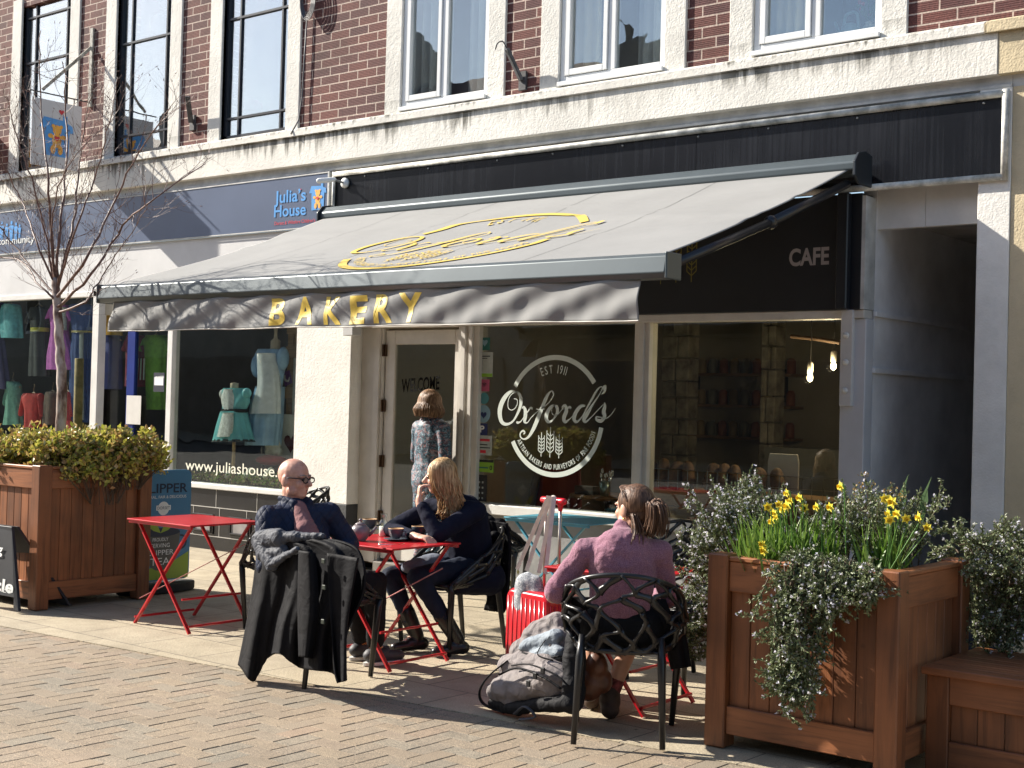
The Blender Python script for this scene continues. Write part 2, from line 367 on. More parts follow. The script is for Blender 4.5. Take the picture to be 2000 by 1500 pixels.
g = MB(); g.prism([(-40, edgeY(-40), 0), (8, edgeY(8), 0), (8, 6, 0), (-40, 6, 0)], (0, 0, -.05)); struct(g.build('pavement', flagmat()))
def pavermat():
    m = mat('paver', (.33, .26, .2), .85, 0, 0); n, l, b = nodes(m)
    tc = n.new('ShaderNodeTexCoord'); at = n.new('ShaderNodeAttribute'); at.attribute_name = 'rnd'
    c = ramp(n, l, at.outputs['Fac'], [(0, (.235, .185, .135)), (.35, (.25, .198, .14)), (.6, (.235, .19, .14)), (.8, (.222, .192, .148)), (1, (.255, .192, .138))])
    f2 = n.new('ShaderNodeTexNoise'); f2.inputs['Scale'].default_value = 1.1; f2.inputs['Detail'].default_value = 9; l.new(tc.outputs['Object'], f2.inputs['Vector'])
    c = mixc(n, l, .8, c, ramp(n, l, f2.outputs['Fac'], [(.3, (.78, .8, .8)), (.65, (1.15, 1.12, 1.08))]), 'MULTIPLY')
    f1 = n.new('ShaderNodeTexNoise'); f1.inputs['Scale'].default_value = 230; f1.inputs['Detail'].default_value = 3; l.new(tc.outputs['Object'], f1.inputs['Vector'])
    c = mixc(n, l, .9, c, ramp(n, l, f1.outputs['Fac'], [(.35, (.5, .5, .5)), (.5, (1, 1, 1)), (.72, (2.3, 2.2, 2.05))]), 'MULTIPLY')
    gm = n.new('ShaderNodeTexVoronoi'); gm.inputs['Scale'].default_value = 2.4; l.new(tc.outputs['Object'], gm.inputs['Vector']); c = mixc(n, l, 1., c, ramp(n, l, gm.outputs['Distance'], [(.022, (.45, .42, .4)), (.04, (1, 1, 1))]), 'MULTIPLY')
    st = n.new('ShaderNodeTexNoise'); st.inputs['Scale'].default_value = 4.5; st.inputs['Detail'].default_value = 10; st.inputs['Roughness'].default_value = .75; l.new(tc.outputs['Object'], st.inputs['Vector']); c = mixc(n, l, .45, c, ramp(n, l, st.outputs['Fac'], [(.36, (.62, .6, .58)), (.5, (1, 1, 1))]), 'MULTIPLY')
    l.new(c, b.inputs['Base Color'])
    bp = n.new('ShaderNodeBump'); bp.inputs['Strength'].default_value = .6; bp.inputs['Distance'].default_value = .003; l.new(f1.outputs['Fac'], bp.inputs['Height']); l.new(bp.outputs[0], b.inputs['Normal'])
    return m
g = MB(); Wp = .107; rr = random.Random(5)
for i in range(-125, 12):
    for j in range(-85, -28):
        q = (i+j) % 4
        if q not in (0, 2): continue
        x0, y0 = i*Wp+.043, j*Wp+.03; x1, y1 = (x0+2*Wp, y0+Wp) if q == 0 else (x0+Wp, y0+2*Wp)
        if y0 > edgeY(x0)+.02 or y1 < -8.6: continue
        e = .0013; c_ = .0035; zt = -.004-rr.random()*.0035; x0 += e; y0 += e; x1 -= e; y1 -= e; zl = zt-.004
        g.add([(x0+c_, y0+c_, zt), (x1-c_, y0+c_, zt), (x1-c_, y1-c_, zt), (x0+c_, y1-c_, zt), (x0, y0, zl), (x1, y0, zl), (x1, y1, zl), (x0, y1, zl), (x0, y0, -.03), (x1, y0, -.03), (x1, y1, -.03), (x0, y1, -.03)],
              [(0, 1, 2, 3), (4, 5, 1, 0), (5, 6, 2, 1), (6, 7, 3, 2), (7, 4, 0, 3), (8, 9, 5, 4), (9, 10, 6, 5), (10, 11, 7, 6), (11, 8, 4, 7)])
o = struct(g.build('road', pavermat())); rnd_attr(o, 9)
g = MB(); g.add([(-40, -9, -.017), (8, -9, -.017), (8, edgeY(8)+.01, -.017), (-40, edgeY(-40)+.01, -.017)], [(0, 1, 2, 3)]); struct(g.build('road_bedding', mat('sand', (.16, .13, .1), .95, 0, .2, 30)))
# ------------------------------------------------------------------ brick building, upper storey
ZL, ZLB, ZBB, ZTB = 4.20, 4.11, 3.83, 3.75
st_w = stucco('render_white', (.80, .775, .71), [(4.2, .07, 1.), (4.11, .24, .95)], .8)
st_j = stucco('render_jamb', (.76, .74, .68), [(4.32, .14, .35)], 1.0)
st_p = stucco('render_pier', (.84, .82, .77), [(.75, .35, .0)], .7)
st_c = stucco('render_cream', (.66, .55, .36), [(4.2, .05, .8), (4.11, .3, .35)], .9)
m_brick = brickmat()
m_white = mat('white_paint', (.72, .71, .68), .45, 0, .06, 5, .1, 60)
m_wgrey = mat('white_trim_dirty', (.55, .55, .53), .6, 0, .15, 7, .15, 40)
m_pvc = mat('white_pvc', (.78, .79, .78), .25, 0, .03, 4)
m_metal = mat('dark_window_metal', (.015, .017, .024), .35, 0, .1, 8)
m_glassU = glassmat('upper_glass', .05, (.9, .94, .94), .07, .36)
m_glassP = glassmat('casement_glass', .05, (.9, .94, .94), .06, .16)
m_glass = glassmat('shop_glass', .075, (.84, .88, .86), .02, 0)
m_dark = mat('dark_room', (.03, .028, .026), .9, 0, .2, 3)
B = empty('brick_building', (-9, 0, 0), 0, 'dark red brick upper storey with white rendered band and framed windows above both shops', 'building')
WIN = [(-15.01, -13.99), (-13.08, -12.1), (-11.23, -10.23), (-8.67, -7.64), (-6.86, -5.83), (-5.05, -4.04)]
g = MB(); x = -22.
for a, b_ in WIN+[(2.5, 2.5)]:
    g.box(x, a, 0, .3, ZL-.1, 7.0); x = b_
for a, b_ in WIN: g.box(a, b_, .0, .3, 6.2, 7.0)
g.build('brick_wall', m_brick, B)
g = MB(); g.prism([(-22, -.085, ZLB), (-22, -.085, ZL-.02), (-22, .0-.002, ZL+.012), (-22, -.002, ZLB)], (18.72, 0, 0)); g.build('window_ledge', st_w, B, bevel=.006)
g = MB(); g.box(-22, -3.2, -.06, .25, ZBB, ZLB); g.build('rendered_band', st_w, B, bevel=.004)
g = MB(); g.box(-22, -3.12, .005, .2, ZTB, ZBB); g.box(-22, -3.12, -.012, .005, ZTB, ZTB+.02); g.build('band_trim', m_wgrey, B)
for i, (a, b_) in enumerate(WIN):
    for (p, q) in ((a-.2, a), (b_, b_+.195)):
        g = MB(); g.box(p, q, -.022, .12, ZL-.012, 6.3); g.build('window_surround', st_j, B, bevel=.006)
def bz(x, y): return FY(x, y, .05).z
BARS = [[bz(93, 28), bz(91, 117), 4.36], [bz(280, 79), bz(277, 261)], [bz(500, 28), bz(497, 225)]]
for i in range(3):
    a, b_ = WIN[i]; g = MB(); t = .022
    g.box(a, a+.05, .03, .09, ZL+.012, 6.2); g.box(b_-.035, b_, .03, .09, ZL+.012, 6.2); g.box(a, b_, .03, .09, ZL+.012, ZL+.05)
    for fx in (.22, .86): g.box(a+fx*(b_-a)-t/2, a+fx*(b_-a)+t/2, .035, .08, ZL+.04, 6.2)
    for z in BARS[i]: g.box(a+.04, b_-.03, .032, .078, z-t/2, z+t/2)
    w_ = g.build('window', m_metal, B)
    g = MB(); g.box(a+.01, b_-.01, .055, .06, ZL+.03, 6.2); g.build('pane', m_glassU, w_)
for i in range(3, 6):
    a, b_ = WIN[i]; g = MB(); z0 = ZL+.035; mx = (a+b_)/2
    g.box(a, b_, -.045, .08, z0-.025, z0+.012)                                             # sill
    g.box(a, a+.05, .0, .07, z0+.012, 6.2); g.box(b_-.05, b_, .0, .07, z0+.012, 6.2); g.box(a+.05, b_-.05, .0, .07, z0+.012, z0+.06); g.box(mx-.035, mx+.035, .0, .07, z0+.06, 6.2)
    w_ = g.build('window', m_pvc, B, bevel=.004)
    g = MB(); g.box(a+.055, a+.1, -.012, .05, z0+.065, 6.2); g.box(mx-.08, mx-.038, -.012, .05, z0+.065, 6.2); g.box(a+.1, mx-.08, -.012, .05, z0+.065, z0+.115)
    g.build('casement', m_pvc, w_, bevel=.004)
    g = MB(); g.box(a+.04, b_-.04, .025, .03, z0+.05, 6.2); g.build('pane', m_glassP, w_)
g = MB(); g.box(-3.33, -3.115, -.01, .3, 0, ZTB); g.build('pier', st_p, B, bevel=.004)
g = MB(); g.box(-3.335, -3.14, -.016, .31, 0, .62); g.build('plinth', mat('navy_paint', (.012, .016, .028), .5, 0, .2, 5), B)
g = MB(); g.box(-4.13, -3.75, .14, .2, 2.88, 3.2); g.box(-3.748, -3.33, .14, .2, 2.88, 3.2); g.build('lintel', m_white, B, bevel=.003)
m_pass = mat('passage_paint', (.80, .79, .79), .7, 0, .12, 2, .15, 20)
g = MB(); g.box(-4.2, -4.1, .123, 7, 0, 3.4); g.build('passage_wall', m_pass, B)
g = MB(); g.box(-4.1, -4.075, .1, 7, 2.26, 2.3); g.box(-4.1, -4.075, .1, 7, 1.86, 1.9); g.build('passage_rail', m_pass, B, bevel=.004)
g = MB(); g.box(-4.099, -2.6, .31, 7, 2.98, 3.05); g.box(-2.68, -2.6, .31, 7, 0, 2.97); g.box(-4.099, -2.69, 5.5, 5.6, 0, 2.97); g.build('passage_bounce_lining', mat('passage_bounce_paint', (.60, .57, .53), .8, 0, .2, 2), B)  # passage lining; unseen right wall set wider so more light bounces inside
# upper rooms behind the glass
for i, (a, b_) in enumerate(WIN):
    g = MB(); x0, x1 = a-.25, b_+.25
    g.box(x0, x1, 2.0, 2.05, 4, 6.3); g.box(x0-.05, x0, .3, 2.05, 4, 6.3); g.box(x1, x1+.05, .3, 2.05, 4, 6.3); g.box(x0, x1, .3, 2.05, 4.0, 4.05); g.box(x0, x1, .3, 2.05, 6.3, 6.35)
    struct(g.build('upstairs_room', mat('room_paint', (.18, .17, .16), .9, 0, .1, 2)))
m_curt = mat('curtain_cloth', (.62, .56, .45), .9, 0, .1, 3, sheen=.3); m_net = mat('grey_curtain', (.45, .46, .48), .9, 0, .1, 3)
def curtain(x0, x1, y, z0, z1, m, label, n=10, amp=.03):
    g = MB(); g.grid(lambda u, v: (x0+(x1-x0)*u, y+amp*sin(u*n*2*pi)+.01*sin(u*31), z0+(z1-z0)*v), n*8, 2)
    return tag(g.build('curtain', m, smooth=True, solid=.004), label, 'curtain')
curtain(-8.66, -8.16, .10, 4.25, 6.2, m_net, 'grey pleated curtain drawn to the left side of the white window nearest the brick gap', 5)
curtain(-7.95, -7.66, .10, 4.25, 6.2, m_net, 'narrow grey curtain at the right side of the leftmost white double window', 4)
curtain(-6.85, -6.52, .10, 4.25, 6.2, m_curt, 'beige curtain at the left side of the middle white window', 3)
curtain(-6.15, -5.85, .10, 4.25, 6.2, m_net, 'grey curtain at the right side of the middle white window', 3)
curtain(-5.04, -4.56, .10, 4.25, 6.2, m_curt, 'cream curtain with soft folds in the left light of the rightmost upper window', 6)
# neighbouring cream building
N = empty('cream_building', (-1, 0, 0), 0, 'cream rendered neighbouring building at the right edge of the photo', 'building')
g = MB(); g.box(-3.112, 3, .0, .3, 0, ZTB+.0); g.build('wall', st_c, N)
g = MB(); g.box(-3.198, 3, -.055, .3, ZBB, ZLB); g.build('rendered_band', st_c, N, bevel=.004)
g = MB(); g.prism([(-3.27, -.09, ZLB), (-3.27, -.09, ZL-.02), (-3.27, -.004, ZL+.012), (-3.27, -.004, ZLB)], (6.2, 0, 0)); g.build('ledge', st_c, N)
g = MB(); g.box(-3.118, 3, .004, .3, ZTB+.001, ZBB); g.build('band_trim', m_wgrey, N)
# ------------------------------------------------------------------ black fascia above the awning
S = empty('black_fascia', (-6.3, 0, 3.17), 0, 'long scuffed black fascia board with white beaded frame above the awning', 'sign board')
def scuffed():
    m = mat('black_gloss', (.012, .013, .018), .22, 0, 0); n, l, b = nodes(m)
    tc = n.new('ShaderNodeTexCoord'); mp = n.new('ShaderNodeMapping'); mp.inputs['Scale'].default_value = (38, 1, .8); l.new(tc.outputs['Object'], mp.inputs[0])
    a = n.new('ShaderNodeTexNoise'); a.inputs['Scale'].default_value = 1; a.inputs['Detail'].default_value = 6; l.new(mp.outputs[0], a.inputs['Vector'])
    e = n.new('ShaderNodeTexNoise'); e.inputs['Scale'].default_value = 1.4; e.inputs['Detail'].default_value = 3; l.new(tc.outputs['Object'], e.inputs['Vector'])
    f = mth(n, l, 'MULTIPLY', a.outputs['Fac'], e.outputs['Fac'])
    l.new(ramp(n, l, f, [(.2, (.008, .009, .012)), (.55, (.028, .030, .036))]), b.inputs['Base Color'])
    b.inputs['Roughness'].default_value = .2
    return m
g = MB(); g.box(-9.5, -5.52, -.012, .05, 3.165, 3.685); g.box(-5.517, -3.17, -.012, .05, 3.165, 3.685); g.build('board', scuffed(), S)
g = MB()
g.tube([(-9.5, -.03, 3.705), (-3.15, -.03, 3.705)], .024, 10); g.tube([(-9.5, -.03, 3.155), (-3.15, -.03, 3.155)], .024, 10)
g.tube([(-3.15, -.03, 3.13), (-3.15, -.03, 3.73)], .024, 10); g.tube([(-9.5, -.03, 3.13), (-9.5, -.03, 3.73)], .016, 10)
g.build('bead_frame', mat('bead_paint', (.66, .65, .6), .5, 0, .25, 9, .2, 30, vdark=(.22, .22, .2)), S, smooth=True)
for xx in (-9.1, -8.3, -7.5, -6.9, -6.2, -5.5, -4.9, -4.2, -3.3):
    g = MB(); g.ball((xx, -.016, 3.66), .009, n=8, m=5); g.build('screw', mat('steel', (.5, .5, .5), .3, 1), S, smooth=True)
# ------------------------------------------------------------------ letters and emblems shared
m_gold = mat('gold_vinyl', (.80, .58, .10), .5, 0, .1, 10)
m_sky = mat('sky_blue_vinyl', (.09, .33, .72), .4, 0, .04, 10); m_red = mat('red_vinyl', (.62, .03, .05), .4, 0, .04, 10)
m_bear = mat('amber_vinyl', (.85, .42, .06), .5, 0, .04, 10); m_wtxt = mat('white_vinyl', (.8, .82, .8), .4, 0, .03, 10)
def heart2(cx, cy, s, n=20):
    out = []
    for i in range(n):
        t = 2*pi*i/n; out.append((cx+s*.06*16*sin(t)**3/16*8, cy+s*.06*(13*cos(t)-5*cos(2*t)-2*cos(3*t)-cos(4*t))/16*8))
    return out
def disc2(cx, cy, rx, ry=None, n=18): ry = ry or rx; return [(cx+rx*cos(2*pi*i/n), cy+ry*sin(2*pi*i/n)) for i in range(n)]
def off(fn, k, nrm): nrm = V(nrm); return lambda x, y: fn(x, y)+nrm*k
def house_bear(par, fn, nrm, s, heart=True):          # little house with a toy bear in the doorway, side s metres
    g = MB(); f1 = off(lambda x, y: fn(x*s, y*s), .002, nrm)
    poly2(g, [(-.36, -.5), (.36, -.5), (.38, .18), (.5, .16), (.46, .36), (.3, .42), (.3, .6), (.17, .6), (.17, .47), (-.4, .5), (-.52, .22), (-.38, .2)], f1); g.build('house_emblem', m_sky, par)
    g = MB(); f2 = off(lambda x, y: fn(x*s, y*s), .004, nrm)
    poly2(g, disc2(0, -.08, .14, .2), f2); f3 = off(lambda x, y: fn(x*s, y*s), .0048, nrm); poly2(g, disc2(0, .19, .135), f3)
    f4 = off(lambda x, y: fn(x*s, y*s), .0054, nrm)
    for (cx, cy, rx, ry) in ((-.12, .29, .05, .05), (.12, .29, .05, .05), (-.19, .02, .08, .06), (.19, .02, .08, .06)): poly2(g, disc2(cx, cy, rx, ry), f4)
    f5 = off(lambda x, y: fn(x*s, y*s), .006, nrm)
    poly2(g, disc2(-.11, -.33, .075, .12), f5); poly2(g, disc2(.11, -.33, .075, .12), f5); g.build('toy_bear_emblem', m_bear, par)
    g = MB(); poly2(g, heart2(0, -.03, .17), off(lambda x, y: fn(x*s, y*s), .0075, nrm)); g.build('heart', m_red, par)
def wheat(mb, fn, cx, cy, h, w, lw, rows=5):
    ribbon(mb, [(cx, cy), (cx, cy+h)], fn, lw)
    s = (h*.68)/rows
    for i in range(rows+1):
        y = cy+h*.14+s*i
        for sd in (-1, 1):
            if i < rows: ribbon(mb, [(cx, y), (cx+sd*w/2, y+s*.85)], fn, lw)
    for sd in (-1, 1): ribbon(mb, [(cx+sd*w/2, cy+h*.14+s*.85), (cx+sd*w/2, cy+h*.14+s*rows+h*.06)], fn, lw)
OXF = [  # calligraphic strokes, in units of the emblem's circle (photo crop /1500, y down), (x, y, width)
 [(300,520,14),(262,496,12),(210,500,30),(150,560,52),(105,650,60),(90,750,58),(115,850,46),(175,878,30),(245,840,22),(300,740,30),(330,640,40),(325,560,42),(290,508,26),(245,512,10),(200,560,8),(182,630,8),(190,690,9),(225,712,9),(265,690,8),(290,640,8),(285,590,8),(250,580,8)],
 [(345,690,10),(365,672,24),(385,720,44),(385,790,46),(378,840,30),(410,850,12),(445,800,8)],
 [(465,690,22),(440,682,22),(415,720,12),(375,780,10),(335,840,12),(300,855,26),(290,840,14)],
 [(445,800,8),(500,740,10),(560,690,12),(640,620,10),(690,540,14),(685,495,16),(660,490,14),(620,550,38),(580,650,46),(530,790,50),(480,920,44),(430,1010,28),(380,1040,16),(340,1020,16),(335,975,16),(365,945,20),(385,965,18),(370,985,12)],
 [(505,692,10),(560,698,12),(603,688,10)],
 [(720,650,14),(680,655,30),(635,720,46),(620,790,48),(650,835,30),(700,800,16),(740,720,36),(735,665,36),(700,648,12),(680,690,8),(690,745,8),(740,750,8),(790,690,8),(820,645,8)],
 [(800,690,14),(795,655,14),(825,645,30),(840,700,46),(815,780,48),(830,825,34),(880,790,12),(930,730,8)],
 [(885,675,26),(870,655,18),(840,700,10)],
 [(1040,640,20),(990,650,34),(940,720,46),(925,790,46),(955,820,26),(1010,760,14),(1060,660,20),(1110,560,26),(1150,480,22),(1190,430,12),(1215,440,12),(1180,520,10),(1120,620,24),(1060,730,46),(1030,790,46),(1050,815,26),(1100,770,10),(1160,700,8),(1230,620,8)],
 [(1240,600,12),(1245,640,34),(1235,700,46),(1245,750,40),(1210,800,40),(1165,790,32),(1160,760,16),(1200,760,10),(1260,770,10),(1310,730,8),(1352,660,6)],
 [(1240,410,30),(1238,440,44),(1235,480,24),(1205,510,8)],
]
def cafe_emblem(par, fn, m, words=True, nrm=(0, -1, 0), sw=1.):      # fn: unit plane, 1 unit = crop width, centre of ring at 0,0
    g = MB(); q = lambda x, y: ((x-705)/1500/.775, -(y-765)/1500)
    ri = .46-.038*(sw+1)/2; arc2(g, 0, 0, ri, .46, 35, 150.5, fn); arc2(g, 0, 0, ri, .46, 207.6, 350.5, fn, 80); g.build('ring', m, par)
    g = MB()
    k = 0
    for st in OXF:
        P = spl([(*q(a, b_), w_/1500*1.08*sw) for a, b_, w_ in st], 7); k += 1
        ribbon(g, P, off(fn, .0004*k, nrm))
    g.build('script_lettering', m, par)
    g = MB()
    wears = MB
    for cx, y0, y1, w_ in ((573, 1228, 955, 64), (670, 1232, 890, 76), (768, 1238, 965, 68)):
        a, b_ = q(cx, y0); wheat(g, off(fn, .0006, nrm), a, b_, (y0-y1)/1500, w_/1500/.775, .0065); g.build('wheat_ear', m, par); g = MB()
    arctext(g, 'EST 1911', 0, 0, .322, 113, 72, off(fn, .0006, nrm), .092, bold=.006, sx=.62)
    g.build('date_lettering', m, par); g = MB()
    arctext(g, 'ARTISAN BAKERS AND PURVEYORS OF FINE FOODS', 0, 0, .402, 209.5, 344, off(fn, .0006, nrm), .056, inward=True, bold=.012, sx=.58)
    g.build('arched_lettering', m, par)
def fit_text(mb, s, p0, p1, hpx, Y, bold=0, shear=0, lift=0):   # one line of letters on the facade plane Y
    a = FY(*p0, Y-lift); b_ = FY(*p1, Y-lift); k = FPX/((a-CP).dot(CF)); size = hpx/k/.72
    vs, fs = text2d(s, size, bold=bold, shear=shear); x0 = min(v[0] for v in vs); wd = width2d(vs)
    r = (b_-a)/wd; mb.add([a+r*(x-x0)+V((0, 0, 1))*y for x, y in vs], fs)
# ------------------------------------------------------------------ blue charity shop sign
S = empty('shop_sign', (-12.5, 0, 3.2), 0, 'long blue grey charity shop sign with sky blue lettering and a bear in a house', 'shop sign')
m_bsign = mat('blue_grey_sign', (.105, .135, .21), .32, 0, .05, 1.2)
g = MB(); g.box(-17.5, -9.57, -.03, .05, 3.225, 3.735); g.build('board', m_bsign, S, bevel=.003)
g = MB(); g.box(-17.5, -9.57, -.036, -.0305, 3.728, 3.74); g.box(-9.575, -9.555, -.04, .05, 3.2, 3.74); g.box(-17.5, -9.57, -.036, -.0305, 3.215, 3.226); g.build('edge_trim', m_wgrey, S)
g = MB(); fit_text(g, 'Julia\u2019s', (536, 397), (597, 391), 24, -.034, .018); fit_text(g, 'House', (535, 424), (597, 419), 23, -.034, .018); g.build('lettering', m_sky, S)
g = MB(); fit_text(g, 'Dorset & Wiltshire Children\u2019s Hospice', (536, 440), (640, 431), 7, -.034, .004); g.build('tagline', m_red, S); g = MB(); poly2(g, heart2(0, 0, .022), plane_fn(FY(587, 370, -.034), (1, 0, 0), (0, 0, 1))); g.build('small_heart', m_red, S)
house_bear(S, plane_fn(FY(621, 386, -.032), (1, 0, 0), (0, 0, 1)), (0, -1, 0), .235)
g = MB(); fit_text(g, 'in your community', (-52, 482), (67, 473), 14, -.034, .012); g.build('white_lettering', m_wtxt, S)
g = MB()
for i, (dx, s_) in enumerate(((-8, .8), (3, 1), (13, .8), (22, 1.05), (31, .9), (38, .7))):
    c = FY(dx, 452, -.033-.0006*i); f1 = plane_fn(c, (s_, 0, 0), (0, 0, s_)); poly2(g, disc2(0, .10, .022), f1)
    poly2(g, [(-.03, -.02), (-.05, .06), (-.02, .07), (.02, .07), (.05, .06), (.03, -.02), (.025, -.11), (.005, -.11), (0, -.03), (-.005, -.11), (-.025, -.11)], f1)
g.build('people_emblem', m_sky, S)
# ------------------------------------------------------------------ charity shopfront
C = empty('charity_shopfront', (-11.5, 0, 0), 0, 'charity shop front with white frames, blue door and black tiled base', 'shopfront')
m_over = mat('overpanel', (.60, .60, .60), .6, 0, .06, 2)
g = MB(); g.box(-17.5, -9.88, .0, .12, 2.72, 3.215); g.build('panel', m_over, C)
g = MB(); g.box(-13.26, -9.88, .06, .14, 2.45, 2.719); g.build('cream_panel', mat('cream_soffit', (.50, .45, .34), .7, 0, .08, 3), C)
g = MB(); g.box(-17.5, -13.3, -.02, .09, 2.655, 2.718); g.build('head_frame', m_white, C, bevel=.004)
for (p, q, n_) in ((-13.36, -13.24, 0), (-11.985, -11.90, 0)):
    g = MB(); g.box(p, q, -.02, .08, .62, 2.75 if n_ == 0 and p < -13 else 2.45); g.build('post', m_white, C, bevel=.004)
m_tile = mat('black_tile', (.018, .018, .02), .16, 0, .15, 6)
def base(x0, x1, par, panels):
    g = MB(); g.box(x0, x1, -.02, .1, 0, .62)
    g.build('tiled_base', m_tile, par)
    g = MB()
    for z in (.43, .135): g.box(x0, x1, -.0235, -.0202, z, z+.008)
    xx = x0+.25
    while xx < x1: g.box(xx, xx+.006, -.0232, -.0203, .439, .62); xx += .63
    xx = x0+.1
    while xx < x1: g.box(xx, xx+.006, -.0232, -.0203, .144, .429); xx += .42
    g.build('grout', mat('grout', (.5, .48, .44), .9, 0, .1, 5), par)
    for cx in panels:
        g = MB(); 
        for (k, y, z0_, z1_) in ((.17, -.034, .16, .36), (.145, -.042, .18, .34)):
            t = .018
            g.box(cx-k, cx+k, y, -.0205, z1_-t, z1_); g.box(cx-k, cx+k, y, -.0205, z0_, z0_+t); g.box(cx-k, cx-k+t, y, -.0205, z0_+t, z1_-t); g.box(cx+k-t, cx+k, y, -.0205, z0_+t, z1_-t)
        fr = g.build('vent_panel', m_tile, par, bevel=.003)
        g = MB(); g.box(cx-.12, cx+.12, -.03, -.0206, .2, .32); g.build('vent_plate', mat('vent_grey', (.3, .28, .27), .5, 0, .1, 9), fr)
base(-11.985, -9.88, C, (-11.30, -10.72, -10.2)); base(-17.5, -13.24, C, (-16.2, -15.4, -14.6))
g = MB(); g.box(-11.99, -9.88, -.05, .12, .62, .672); g.box(-17.5, -13.24, -.05, .12, .62, .672); g.build('sill', m_white, C, bevel=.006)
g = MB(); g.box(-11.91, -9.87, .03, .038, .672, 2.45); g.build('window_pane', m_glass, C); g = MB(); g.box(-17.5, -13.35, .03, .038, .672, 2.66); g.build('window_pane', m_glass, C)
m_blue = mat('blue_door_paint', (.012, .03, .20), .35, 0, .08, 4)
D = MB(); dx0, dx1 = -12.86, -12.02
for (a, b_, c_, d_) in ((dx0, dx0+.14, .1, 2.42), (dx1-.12, dx1, .1, 2.42), (dx0+.14, dx1-.12, 2.26, 2.42), (dx0+.14, dx1-.12, .1, .45), (dx0+.14, dx1-.12, .66, .72)): D.box(a, b_, .1, .15, c_, d_)
d = D.build('door', m_blue, C, bevel=.004)
g = MB(); g.box(dx0+.13, dx1-.11, .12, .126, .44, 2.27); g.build('door_pane', m_glass, d)
g = MB(); g.box(dx0+.03, dx0+.07, .07, .1, 1.0, 1.12); g.tube([(dx0+.05, .06, 1.08), (dx0+.15, .055, 1.08)], .008, 6); g.build('handle', mat('steel2', (.6, .6, .6), .25, 1), d)
g = MB(); g.box(-13.24, -12.86, .12, .128, .1, 2.6); g.build('side_pane', m_glass, C)
g = MB(); g.box(-13.2, -12.0, .1, .3, 0, .1); g.build('step', m_wgrey, C)
g = MB(); fit_text(g, 'www.juliashouse.org', (362, 917), (581, 935), 21, .028, .002, lift=.002); g.build('web_lettering', mat('cream_vinyl', (.8, .79, .66), .5, 0, 0), C)
# pier between the shops
P = empty('white_pier', (-9.5, 0, 0), 0, 'thick white rendered pier with dark grey painted foot between the two shops', 'pier')
g = MB(); g.box(-9.88, -9.13, -.1, .3, .6, 2.75); g.build('shaft', st_p, P, bevel=.006)
g = MB(); g.box(-9.883, -9.127, -.104, .304, 0, .6); g.build('plinth', mat('dark_grey_paint', (.055, .057, .06), .7, 0, .15, 5, .3, 40), P, bevel=.006)
a = FY(672, 660, -.2); b_ = FY(700, 632, -.2); g = MB(); g.box(a.x, a.x+.13, -.22, -.1, a.z+.02, b_.z+.04); g.build('junction_box', mat('box_grey', (.55, .55, .55), .4, 0, .05, 9), P, bevel=.006)
# ------------------------------------------------------------------ cafe shopfront
F = empty('cafe_shopfront', (-6.7, 0, 0), 0, 'cafe shop front with big plate glass windows, dark fascia and white door', 'shopfront')
m_navy = mat('charcoal_fascia', (.014, .016, .021), .38, 0, .12, 2)
m_frame = mat('cream_frame', (.62, .59, .54), .45, 0, .08, 4, .1, 50)
g = MB(); g.box(-9.13, -4.13, -.05, .12, 2.302, 3.12); g.build('fascia', m_navy, F, bevel=.004)
g = MB(); g.box(-4.13, -4.103, -.05, .121, 2.303, 3.1); g.build('fascia_end', m_wgrey, F)
g = MB(); g.box(-4.29, -4.205, -.12, -.051, 2.3, 3.12); g.build('awning_bracket_post', m_navy, F, bevel=.008)
g = MB(); fit_text(g, 'CAFE', (1541, 519), (1619, 515), 33, -.053, .03); g.build('cafe_lettering', mat('pale_letters', (.34, .31, .31), .5, 0, 0), F)
m_olive = mat('dull_gold', (.20, .17, .03), .5, 0, 0)
for (x0, yb, yt, w_) in ((1290, 555, 498, 18), (1320, 552, 492, 19), (1350, 551, 486, 19)):
    a = FY(x0, yb, -.053); b_ = FY(x0, yt, -.053); k = FPX/((a-CP).dot(CF)); g = MB()
    wheat(g, plane_fn(a, (1, 0, 0), (0, 0, 1)), 0, 0, b_.z-a.z+.1, w_/k/.9, .008, 6); g.build('wheat_ear', m_olive, F)
g = MB(); g.box(-9.125, -4.105, -.035, .1, 2.24, 2.3015); g.build('head_frame', m_frame, F, bevel=.005)
g = MB(); g.box(-9.13, -8.86, .04, .12, 0.08, 2.24); g.box(-8.95, -8.88, .02, .041, .08, 2.24); g.build('door_frame', m_frame, F, bevel=.004)
g = MB(); g.box(-7.90, -7.66, .0, .12, .1, 2.24); g.box(-7.85, -7.80, -.025, .001, .1, 2.24); g.box(-7.76, -7.72, -.025, .001, .1, 2.24); g.build('mullion', m_frame, F, bevel=.004)
g = MB(); g.box(-6.05, -5.91, .0, .12, .7, 2.24); g.box(-6.0, -5.95, -.02, .001, .7, 2.24); g.build('mullion', m_frame, F, bevel=.004)
g = MB(); g.box(-4.285, -4.1, -.01, .12, 0, 2.239); g.build('corner_post', mat('lilac_white', (.60, .60, .62), .5, 0, .05, 3), F, bevel=.005)
g = MB(); g.box(-4.27, -4.18, -.055, -.011, 1.62, 2.3); g.build('bolt_plate', mat('plate_white', (.6, .58, .56), .5, 0, .05, 9), F, bevel=.004)
for z in (2.12, 1.93, 1.73):
    g = MB(); g.lathe([(.022, 0), (.022, .008), (.012, .016), (0, .017)], n=12)
    g.v = [(-4.225+a, -.055-c_, z+b_) for a, b_, c_ in g.v]; g.build('bolt_cap', m_white, F, smooth=True)
g = MB(); g.box(-7.66, -4.285, -.07, .14, .63, .715); g.build('sill', m_white, F, bevel=.006)
